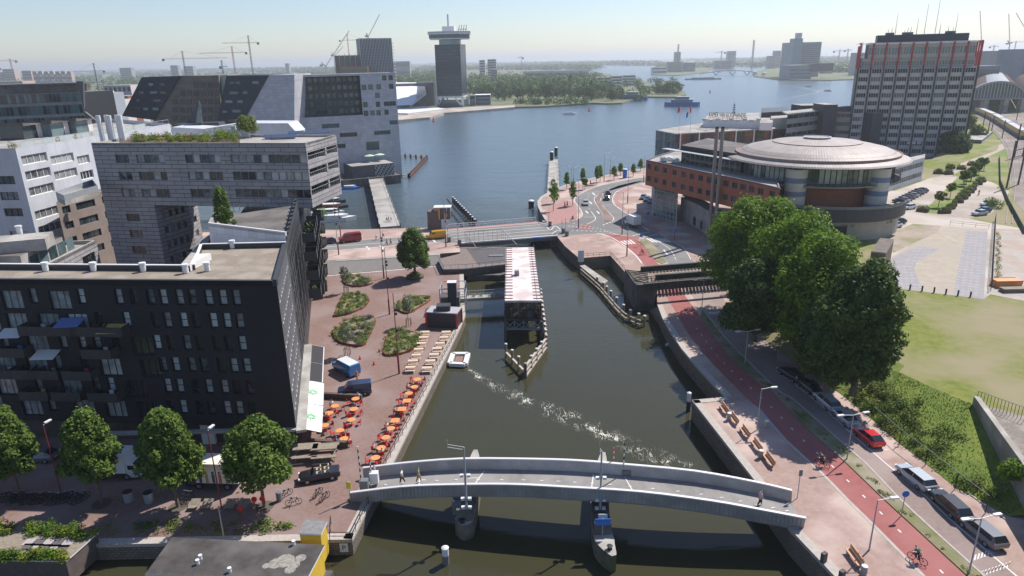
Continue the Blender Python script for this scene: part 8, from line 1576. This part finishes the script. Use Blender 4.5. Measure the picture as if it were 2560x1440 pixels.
for lb,x,y,z,a,s_,t_ in(('person in a white shirt walking on the footbridge',1006,1207,zb(1006),3.1,W_c,K_c),('person in an olive top striding over the footbridge',1047,1204,zb(1047),0,G_c,(.3,.18,.1)),('person in a white and blue top at the left bridge end',937,1196,zb(937),.5,(.4,.5,.65),R_c),('person in a pale lilac top near the right bridge end',1899,1263,zb(1899),0,(.5,.38,.42),K_c),('person in an orange vest behind the blue van',893,952,ZL,1,(.75,.2,.06),(.7,.22,.08)),('person in white on the street beside the tall mast, left of four',941,600,ZR,0,W_c,W_c),('person in white and black on the street, back of four',958,593,ZR,0,W_c,K_c),('person in dark red on the street edge, third of four',967,612,ZR,0,(.25,.04,.05),K_c),('person in dark clothes on the street edge, right of four',977,611,ZR,0,(.05,.05,.1),K_c),('person crossing the far car park',*D_(1042,290),ZP,0,(.08,.08,.12),K_c),('person walking on the bend among the quay trees',1476,461,ZR,0,(.12,.08,.1),K_c),('left of two people waiting on the bend',1412,517,ZR,0,(.2,.05,.05),K_c),('right of two people waiting on the bend',1418,516,ZR,0,K_c,K_c),('first of three people on the long grey jetty',967,553,ZR,0,W_c,B_c),('second of three people on the long grey jetty',972,555,ZR,0,B_c,W_c),('third of three people on the long grey jetty',978,553,ZR,0,W_c,W_c)):person(lb,'walk',x,y,z,a,s_,t_)
def bicycle(label,px,py,z,a,m,group=None,lean=0):
 global BP
 b=P(px,py,z)
 if 'BP' not in globals():
  t=thing('bicycle','x','bicycle',(*b,z))
  for x in(-.52,.52):
   mb=MB();R_=[(x+.34*cos(k*pi/9),0,.35+.34*sin(k*pi/9))for k in range(18)];[mb.bar(R_[k],R_[(k+1)%18],.045)for k in range(18)];[mb.bar((x,0,.35),R_[k],.01)for k in range(0,18,3)];mb.build('wheel',TYRE,t,world=False)
  mb=MB();[mb.bar(p,q,.045)for p,q in(((-.52,0,.35),(0,0,.32)),((0,0,.32),(-.18,0,.85)),((-.18,0,.85),(-.52,0,.35)),((-.15,0,.8),(.36,0,.82)),((0,0,.32),(.38,0,.75)),((.34,0,.98),(.52,0,.35)))];mb.build('frame',REDP,t,world=False);mb=MB();mb.box((-.2,0,.9),(.26,.15,.06));mb.build('saddle',BLACK,t,world=False);mb=MB();mb.bar((.32,-.28,1.02),(.32,.28,1.02),.04);mb.build('handlebar',STEEL,t,world=False);BP=t
 else:t=dup(BP,(*b,z))
 t.location=(*b,z);t.rotation_euler=(lean,0,a);t['label']=label
 if group:t['group']=group
 if m is not REDP:repaint(t,'red_paint',m)
 return t
for lb,x,y,z,a,s_,t_,m in(('in black on the red cycle path beside the lamp shadow',2055,1166,ZR,2.2,K_c,K_c,BLACK),('in dark green at the bottom of the red cycle path',2292,1405,ZR,2.2,(.03,.12,.08),K_c,BLACK),('in red passing the zebra crossing',1606,636,ZR+.02,2.2,R_c,R_c,REDP),('in dark clothes by the road bridge end',1431,552,ZR,0,(.2,.05,.05),K_c,BLACK)):bicycle('bicycle of the cyclist '+lb,x,y,z,a,m);person('cyclist '+lb,'bike',x,y,z,a,s_,t_)
rnd=random.Random(4);cols=[STEEL,STW,BLACK,REDP,BLU]
for i in range(22):x=14+i*10.3 if i<20 else 465+(i-20)*12;bicycle('parked bicycle number %s in the long rack row, counted from the left'%('one two three four five six seven eight nine ten eleven twelve thirteen fourteen fifteen sixteen seventeen eighteen nineteen twenty'.split()[i])if i<20 else('left' if i==20 else 'right')+' bicycle leaning at the third street tree',x,1252+rnd.uniform(-4,4),ZL,1.2+rnd.uniform(-.3,.3),cols[i%5],'bicycles in the rack on the near quay',rnd.uniform(-.2,.2))
for lb,x,y,a,m in(('black bicycle nearest the grey bin',716,1242,.9,BLACK),('white bicycle by the pale slab',735,1262,.3,STW),('grey bicycle right of the pale slab',795,1240,1.2,STEEL),('orange-red cargo bicycle at the end of the group',812,1250,1.1,ORG)):bicycle(lb,x,y,ZL,a,m)
# terrace furniture
def tset(label,px,py,sq,occ,i):
 global TP
 b=P(px,py,ZL);key='sq' if sq else 'rd'
 if key not in TPS:
  t=thing('cafe_table','x','table',(*b,ZL),group='orange cafe tables on the terrace');mb=MB();(mb.box((0,0,.75),(1.1,1.1,.05))if sq else mb.tube((0,0,.72),(0,0,.77),.55,.55,20));mb.build('table_top',ORG,t,world=False);mb=MB();mb.tube((0,0,0),(0,0,.72),.05,.05,6);mb.tube((0,0,0),(0,0,.04),.3,.3,10);mb.build('leg',REDP,t,world=False);TPS[key]=t
 else:t=dup(TPS[key],(*b,ZL))
 t.location=(*b,ZL);t['label']=label;n_=4 if sq else 3
 for k in range(n_):
  a=.5+k*2*pi/n_+i*.3;q=(b[0]+cos(a)*.95,b[1]+sin(a)*.95)
  if 'ch' not in TPS:
   c_=thing('cafe_chair','x','chair',(*q,ZL));mb=MB();mb.box((0,0,.45),(.46,.46,.05));mb.build('seat',REDP,c_,world=False);mb=MB();mb.box((.22,0,.7),(.05,.46,.4));mb.build('backrest',REDP,c_,world=False);[(mb:=MB(),mb.bar((x,y,0),(x,y,.45),.04),mb.build('leg',REDP,c_,world=False))for x in(-.2,.2)for y in(-.2,.2)];TPS['ch']=c_
  else:c_=dup(TPS['ch'],(*q,ZL))
  c_.location=(*q,ZL);c_.rotation_euler.z=a;c_['label']='red cafe chair at the '+label.split(', ')[0];c_['group']='red chairs at the '+label.split(', ')[0]
  if k<occ:o=person('%s person in %s seated at the %s'%(('first','second')[k],('white','blue','pink')[(i+k)%3],label.split(', ')[0]),'sit',100,900,ZL,a+pi,((.7,.68,.66),(.1,.16,.4),(.55,.3,.3))[(i+k)%3],(.1,.1,.16));o.location=(*q,ZL)
TPS={}
od='first second third fourth fifth sixth seventh eighth ninth tenth'.split()
for i,(x,y,sq,oc)in enumerate(((1044,960,0,0),(1037,979,0,2),(1023,995,0,0),(1018,1014,1,0),(1006,1035,1,2),(989,1064,1,0),(978,1084,0,2),(966,1107,0,0),(954,1133,0,2),(940,1158,0,0))):tset('%s orange table of the waterside row'%od[i],x,y,sq,oc,i)
for i,(x,y,oc)in enumerate(((890,1009,1),(886,1035,1),(880,1062,0),(839,1027,1),(825,1045,2),(813,1076,0),(851,1089,0),(862,1110,2))):tset('%s orange table of the inner terrace'%od[i],x,y,0,oc,i+3)
PT=mat('picnic_wood',(.50,.38,.28),(.60,.48,.37),4,.8);pb=None
def picnic(label,px,py,a,m=PT,s=1.0,group='pale picnic benches on the plaza'):
 global pb
 b=P(px,py,ZL)
 if pb is None:
  t=thing('picnic_bench',label,'picnic bench',(*b,ZL),a,group);mb=MB();mb.box((0,0,.74),(1.5,.75,.06));mb.build('table_top',PT,t,world=False)
  for s_ in(-1,1):mb=MB();mb.box((0,s_*.72,.44),(1.5,.3,.05));mb.build('seat',PT,t,world=False);mb=MB();mb.bar((s_*.6,-.7,0),(s_*.6,.3,.74),.07);mb.bar((s_*.6,.7,0),(s_*.6,-.3,.74),.07);mb.bar((s_*.6,-.7,.42),(s_*.6,.7,.42),.07);mb.build('leg',PT,t,world=False)
  pb=t
 else:t=dup(pb,(*b,ZL),a,label,group,s)
 if m is not PT:repaint(t,'picnic_wood',m)
for r_,row in enumerate((((1222,190),(1212,235),(1195,285),(1170,335),(1150,385),(1122,435),(1100,490)),((1400,190),(1382,235),(1350,285),(1325,330),(1300,380),(1268,435),(1240,495)))):
 for i,(x,y)in enumerate(row):picnic('pale picnic bench, %s from the kiosk in the row %s'%(od[i],('beside the flower bed','beside the quay railing')[r_]),700+x/3.368,783+y/3.368,.05)
for x,w_ in((768,'left'),(815,'right')):picnic('large grey wooden table, %s one of two by the street'%w_,x,1142,.1,TIMB,1.9,'large grey wooden tables')
def fence(label,pts,z,h,m,step=1.2,name='railing',mid=1,r=.05):
 q=[P(*p,z)for p in pts];mb=MB()
 for a,b in zip(q,q[1:]):k=max(1,int((Vector(b)-Vector(a)).length/step));[mb.bar((*a,z+h*f_),(*b,z+h*f_),r)for f_ in([1,.55]if mid else[1])];[mb.bar((*lerp(a,b,i/k),z),(*lerp(a,b,i/k),z+h),r)for i in range(k+1)]
 tag(mb.build(name,m),label,'railing' if name=='railing' else 'fence')
fence('black iron railing along the plaza quay',[(1140,838),(966,1165)],ZL,1.0,BLACK,1.7);fence('black railing around the quay corner by the yellow hut',[(922,1262),(878,1352),(825,1352),(828,1310)],ZL,1.0,BLACK);fence('railing on the right quay corner above the low jetty',[(1455,645),(1526,640),(1560,674)],ZR,1.0,BLACK);fence('mesh fence with tall posts along the shrub slope',[(2177,1050),(2247,1113),(2313,1163),(2387,1223),(2463,1283)],ZR,2.0,FRB,2.6,'slope_fence',0,.06);fence('row of bars behind the retaining wall on the gravel field',[(2440,1008),(2560,1052)],ZP,1.6,FRB,.35,'bar_fence',0,.04);fence('row of thin posts along the far edge of the paved lot',[D_(740,600),D_(1150,640)],ZP,1.0,FRB,2.2,'lot_fence');fence('dark boundary fence between the paved lot and the building site',[D_(1215,560),D_(1170,1310)],ZP,2.2,FRB,.8,'site_fence')
for(a,b),s_ in((((805,994),(905,1000)),'far'),(((770,1112),(868,1118)),'near')):A_1,B_1=P(*a,ZL),P(*b,ZL);mb=MB();strip(mb,[A_1,B_1],.5,ZL,0,.8);o=mb.build('terrace_planter',mat('planter_wood',(.10,.07,.055),r=.8));tag(o,'long dark wooden windbreak at the %s end of the terrace'%s_,'windbreak')
BD=None
for i,(x,y,lb)in enumerate(((1808,1030,'farthest of the five together'),(1832,1055,'second of the five together'),(1860,1088,'middle one of the five together'),(1889,1122,'fourth of the five together'),(1920,1158,'nearest of the five together'),(2133,1402,'alone near the bottom edge'))):
 b=Vector(P(x,y,ZR));q=Vector(P(x+22,y+30,ZR));a=atan2(q.y-b.y,q.x-b.x)
 if BD is None:
  t=BD=thing('park_bench','','bench',(*b,ZR),a,'wooden benches on the right quay');mb=MB();mb.box((0,0,.45),(2.3,.5,.07));mb.build('seat',WOOD,t,world=False);mb=MB();mb.box((0,.27,.75),(2.3,.07,.42));mb.build('backrest',WOOD,t,world=False);[(mb:=MB(),mb.box((x_,0,.22),(.1,.5,.44)),mb.build('leg',CONC,t,world=False))for x_ in(-.8,.8)]
 else:t=dup(BD,(*b,ZR),a)
 t['label']='orange-brown wooden bench on the right quay, '+lb
def bin_(name,label,cat,px,py,z,r,h,m,m2):b=P(px,py,z);t=thing(name,label,cat,(*b,z));mb=MB();mb.lathe((0,0,0),[(r*.95,0),(r,h*.92),(.01,h*.93)],14);mb.build('body',m,t,world=False);mb=MB();mb.lathe((0,0,h*.93),[(r*1.06,0),(r*.9,.08),(.01,.1)],14);mb.build('lid',m2,t,world=False)
for x,y,lb in((1822,1050,'between the two farthest benches'),(1901,1145,'between the two nearest benches'),(1916,1069,'standing alone near the lamp'),(2158,1438,'at the end of the lone bench')):bin_('litter_bin','grey litter bin '+lb,'litter bin',x,y,ZR,.27,1.0,CONC,STW)
bin_('litter_bin','dark grey litter bin beside the parked bicycles','litter bin',699,1252,ZL,.3,1.1,FRG,FRG);bin_('advertising_column','blue advertising column with a white cap on the bend','advertising column',1562,445,ZR,.85,3.6,BLU,STW)
for x,y,lb in((323,1252,'left'),(374,1254,'right')):bin_('waste_container',lb+' of the two silver underground waste containers','container',x,y,ZL,.5,1.25,STEEL,BLACK)
for x,y,lb in((2058,1405,'upper'),(2103,1450,'lower')):b=P(x,y,ZR);mb=MB();mb.box((*b,ZR+.5),(.5,.35,1.0),.5);tag(mb.build('stone_post',CONCD),lb+' dark square post at the bottom right quay edge','post','square posts on the quay edge')
for i,x in enumerate((489,521,578,612)):b=P(x,1266,ZL);t=thing('lounger','grey slatted street lounger, %s from the left'%od[i],'bench',(*b,ZL),group='grey slatted loungers');mb=MB();mb.box((0,.1,.5),(1.0,.8,.06),0,0,(.35,0));mb.build('back_slats',TIMB,t,world=False);mb=MB();mb.box((0,-.5,.35),(1.0,.6,.06));mb.build('seat_slats',TIMB,t,world=False)
for i,(x,y)in enumerate(((948,880),(900,898),(935,912),(606,1300),(640,1276),(660,1275))):
 b=P(x,y,ZL);t=thing('traffic_cone','%s on the plaza'%('red cone '+('farthest','beside the blue van','nearest the picnic benches')[i])if i<3 else 'red round sign on a short post, %s one near the yellow hut'%('lower','middle','right')[i-3],'cone' if i<3 else 'sign',(*b,ZL));mb=MB();mb.lathe((0,0,0),[(.18,0),(.03,.6)]if i<3 else[(.04,0),(.04,1.2)],8);mb.build('body',REDP,t,world=False);mb=MB();mb.box((0,0,.03),(.4,.4,.05))if i<3 else mb.tube((0,0,1.4),(0,-.06,1.4),.3,.3,12);mb.build('base' if i<3 else 'sign_plate',REDP,t,world=False)
 # houseboats, boats, ferries
hb=[P(430,1343,3.6),P(812,1362,3.6),P(768,1446,3.6),P(362,1436,3.6)];t=thing('houseboat','yellow houseboat with a large dark felt roof stained pale at one corner','houseboat',(*hb[3],0));YW=mat('yellow_boards',(.55,.36,.03),(.62,.42,.05),2,.7);mb=MB();mb.prism([lerp(p,lerp(hb[0],hb[2],.5),.03)for p in hb],.6,3.4);mb.build('cabin_wall',YW,t);mb=MB();mb.prism(hb,3.4,3.6,0,1);mb.build('roof',[STW,mat('boat_felt',(.05,.043,.042),(.078,.07,.067),.8,.9,c3=(.115,.105,.10),s2=.25)],t);mb=MB();mb.prism([lerp(p,lerp(hb[0],hb[2],.5),-.06)for p in hb],-.5,.6);mb.build('hull',CONCD,t);[vent(t,P(x,y,3.6),3.6,s=.35)for x,y in((735,1362),(502,1398),(495,1410),(575,1430))]
mb=MB();[mb.lathe((*P(x,y,3.6),3.606+i*.003),[(r_,0),(.01,.002)],9)for i,(x,y,r_)in enumerate(((690,1408,.7),(712,1402,.9),(735,1412,.55),(752,1395,.5),(665,1415,.35),(725,1425,.5)))];mb.build('roof_stain',mat('lichen',(.34,.31,.27),(.18,.17,.15),3,.95),t)
q=[P(745,1333,4.2),P(803,1336,4.2),P(818,1303,4.2),P(762,1298,4.2)];t=thing('yellow_hut','yellow wooden hut with a grey lid roof behind the houseboat','hut',(*q[0],ZL));mb=MB();mb.prism([lerp(p,lerp(q[0],q[2],.5),.1)for p in q],.8,4.05);mb.build('wall',YW,t);mb=MB();mb.prism(q,4.05,4.2,0,1);mb.build('roof',[STW,mat('hut_felt',(.17,.165,.165),(.24,.235,.23),3,.9)],t)
q=[P(-60,1400,3),P(165,1402,3),P(246,1330,3),P(-60,1308,3)];t=thing('houseboat','low houseboat with a planted checkerboard roof terrace in the bottom left corner','houseboat',(*q[1],0));mb=MB();mb.prism([lerp(p,lerp(q[0],q[2],.5),.03)for p in q],.4,2.85);mb.build('cabin_wall',mat('boat_brown',(.09,.07,.065),(.13,.1,.09),2,.8),t);mb=MB();mb.prism(q,2.85,3.0,0,1);mb.build('roof',[STW,TIMB],t)
for i in range(5):
 for j in range(3):p=lerp(lerp(q[0],q[1],.5+i*.085),lerp(q[3],q[2],.5+i*.085),.22+j*.16);mb=MB();mb.box((*p,3.03),(1.0,1.0,.04));mb.build('deck_tile',(mat('tile_light',(.38,.34,.33),r=.9),mat('tile_dark',(.11,.1,.11),r=.9))[(i+j)%2],t)
for i in range(4):a=lerp(q[0],q[1],.3+i*.18);mb=MB();mb.box((a[0],a[1]+.22,1.8),(1.3,.1,1.1));mb.build('window_frame',STW,t);mb=MB();mb.box((a[0],a[1]+.15,1.8),(1.05,.08,.85));mb.build('window',CGL,t)
rnd=random.Random(31);sp=[[],[],[]]
for i in range(70):e=rnd.random();p=lerp(lerp(q[0],q[1],rnd.random()),lerp(q[3],q[2],rnd.random()),rnd.choice((rnd.uniform(.0,.14),rnd.uniform(.75,1))));sp[i%3].append((*p,3.0,rnd.uniform(.4,.8),rnd.uniform(.5,1.2)))
for s_,m in zip(sp,(LF,LFY,LFM)):clumpmesh('roof_plants',s_,m,parent=t,n=150,s=.2)
sp=[[],[]]
for i in range(60):sp[i%2].append((*P(rnd.uniform(250,745),rnd.uniform(1318,1345),1.2),1.0,rnd.uniform(.5,.9),rnd.uniform(.7,1.6)))
clumpmesh('quayside_shrubs',sp[0],LFM,n=200,s=.22);clumpmesh('quayside_shrubs',sp[1],LFO,n=160,s=.22)
def boat(label,cat,px,py,L,w,h,a,hull,top,mast=0,name='boat',decks=1,stripe=None):
 b=P(px,py,0);t=thing(name,label,cat,(*b,0),a);k=[(-L/2,-w*.35),(L*.25,-w/2),(L/2,0),(L*.25,w/2),(-L/2,w*.35),(-L*.55,0)];mb=MB();mb.prism(k,-.3,h*.45);mb.build('hull',hull,t,world=False)
 for d_ in range(decks):f_=.62-d_*.2;mb=MB();mb.prism([(x*f_,y*.8)for x,y in k],h*(.45+d_*.3),h*(.72+d_*.3));mb.build('cabin',top,t,world=False);mb=MB();mb.prism([(x*f_*1.04,y*.84)for x,y in k],h*(.72+d_*.3),h*(.75+d_*.3));mb.build('cabin_roof',STW,t,world=False)
 if mast:mb=MB();mb.tube((0,0,h*.4),(0,0,mast),.1,.05,6);mb.bar((0,0,h),(-L*.4,0,h),.12);mb.build('mast',STEEL,t,world=False)
BH=mat('ferry_blue',(.04,.12,.34),r=.4)
boat('blue and white ferry crossing the harbour','ferry',1703,266,32,9,9,2.9,BH,BLUEG,decks=2,name='ferry');boat('blue and white ferry moored at the far landing','ferry',1580,251,32,9,9,2.9,BH,BLUEG,decks=2,name='ferry');boat('long grey barge in mid-harbour','barge',1755,199,70,10,6,3.0,GREYB,FRG,name='barge');boat('white sailing boat motoring near the red buoy','boat',1423,286,11,3.4,2.6,3.1,STW,STW,12,name='sailing_boat');boat('small blue launch in the dock by the pale building','boat',876,473,7,2.4,2,.1,BLU,STW);boat('moored boat with an orange-red tarpaulin','boat',822,521,13,3.6,2.2,.1,FRB,mat('orange_tarp',(.65,.12,.04),r=.8));boat('white yacht moored nearest the street with a tall mast','boat',838,552,13,3.6,2.6,.25,STW,STW,11,name='sailing_boat');boat('dark moored boat behind the orange one','boat',825,508,11,3.2,2.4,.1,FRB,FRG);boat('white cabin cruiser behind the yacht','boat',822,537,10,3,2.6,.2,STW,FRG);boat('pale ferry moored at the green point','ferry',1612,222,26,8,7,3,BH,STW,name='ferry');boat('small white motorboat racing near the tower','boat',2069,228,9,3,2.5,2.6,STW,REDP);boat('small motorboat behind the long wake','boat',2021,217,9,3,2.5,2.8,STW,REDP);boat('left of the two moored river ships at the far quay','ship',1888,188,60,11,8,1.3,PALE,GREYB,decks=2,name='ship');boat('right of the two moored river ships at the far quay','ship',1910,192,60,11,8,1.3,STW,GREYB,decks=2,name='ship');boat('low barge far out on the water','barge',1490,170,90,12,7,3.0,GREYB,GREYB,name='barge')
for x,y,lb in((1084,304,'nearest the lookout tower'),(1473,278,'beside the sailing boat'),(1775,231,'right of the crossing ferry')):b=P(x,y,0);t=thing('buoy','red navigation buoy '+lb,'buoy',(*b,0),group='red navigation buoys');mb=MB();mb.lathe((0,0,0),[(1.3,-.3),(1.3,.8),(.5,1.1)],12);mb.build('float',REDP,t,world=False);mb=MB();mb.lathe((0,0,1.1),[(.5,0),(.35,2.0),(.01,2.3)],10);mb.build('lantern',REDP,t,world=False)
o=boat('white swan swimming by the stone bank','swan',1670,863,.8,.4,.5,.3,STW,STW,name='swan')
for i,(x,y)in enumerate(((315,1290),(443,1305),(570,1320),(695,1338),(823,1352),(955,1368))):bin_('bollard','dark bollard on the field edge of the paved lot, %s from the left'%od[i],'bollard',*D_(x,y),ZP,.14,1.0,BLACK,BLACK)
b=P(*D_(1330,1250),ZP);t=thing('skip','orange steel skip on the building site','skip',(*b,ZP));mb=MB();mb.prism([(-2.2,-1),(2.2,-1),(2.2,1),(-2.2,1)],0,1.2);mb.build('body',ORG,t,world=False);mb=MB();mb.box((0,-1.05,1.2),(4.5,.12,.14));mb.box((0,1.05,1.2),(4.5,.12,.14));mb.build('rim',REDP,t,world=False)
b=P(*D_(1420,1310),ZP);t=thing('pallet_stack','dark flat stack of boards beside the orange skip','stack',(*b,ZP));[(mb:=MB(),mb.box((0,0,.15+k*.25),(4.6,1.4,.16)),mb.build('board',TIMB,t,world=False))for k in range(3)]
sp=[(*P(*D_(1235+(i%3)*14,700+i*26),ZP),ZP,.5,.7)for i in range(20)];clumpmesh('weeds',sp,LFO,n=60,s=.2)
GRF=mat('graffiti',(.10,.10,.13),r=.8);fc=Vector((wd_.x,wd_.y,0));fn_=Vector((wd_.y,-wd_.x,0))*.03
for s_,tx_,k in((14,'UBM OBE',1.3),(15.5,'CRT TREK',1.1),(19,'SLOO',1.6)):p=Vector((*W1,0))+fc*s_+fn_;M4=Matrix(((fc.x,0,fn_.x/.03,p.x),(fc.y,0,fn_.y/.03,p.y),(0,1,0,ZR+1.0+(s_%3)*.6),(0,0,0,1)));text(tx_,k,M4,GRF,[x for x in C.objects if x.name.startswith('retaining_wall')][0],'graffiti',0,rel=1)
M4=Matrix(((1,0,0,P(858,1349,ZL)[0]),(0,0,-1,qe[0][1]-.06),(0,1,0,.9),(0,0,0,1)));t=thing('mooring_sign','white sign with a black letter P on the quay wall corner','sign',(*P(858,1349,ZL),.9));mb=MB();mb.box((0,-.08,0),(.8,.05,1.0));mb.build('sign_plate',STW,t,world=False);text('P',.8,Matrix(((1,0,0,0),(0,0,-1,-.12),(0,1,0,0),(0,0,0,1))),BLACK,t,'letter',.005,rel=1)
flush_rest()
hm=bpy.data.materials.new('haze');hm.use_nodes=True;t=hm.node_tree;t.nodes.remove(t.nodes['Principled BSDF'])
pv=t.nodes.new('ShaderNodeVolumePrincipled');pv.inputs['Density'].default_value=1.6e-4;pv.inputs['Color'].default_value=(.86,.91,.97,1);pv.inputs['Anisotropy'].default_value=.3
t.links.new(pv.outputs[0],t.nodes['Material Output'].inputs['Volume'])
mb=MB();mb.box((0,12000,58),(30000,29000,120));o=mb.build('haze',hm);o['kind']='stuff'
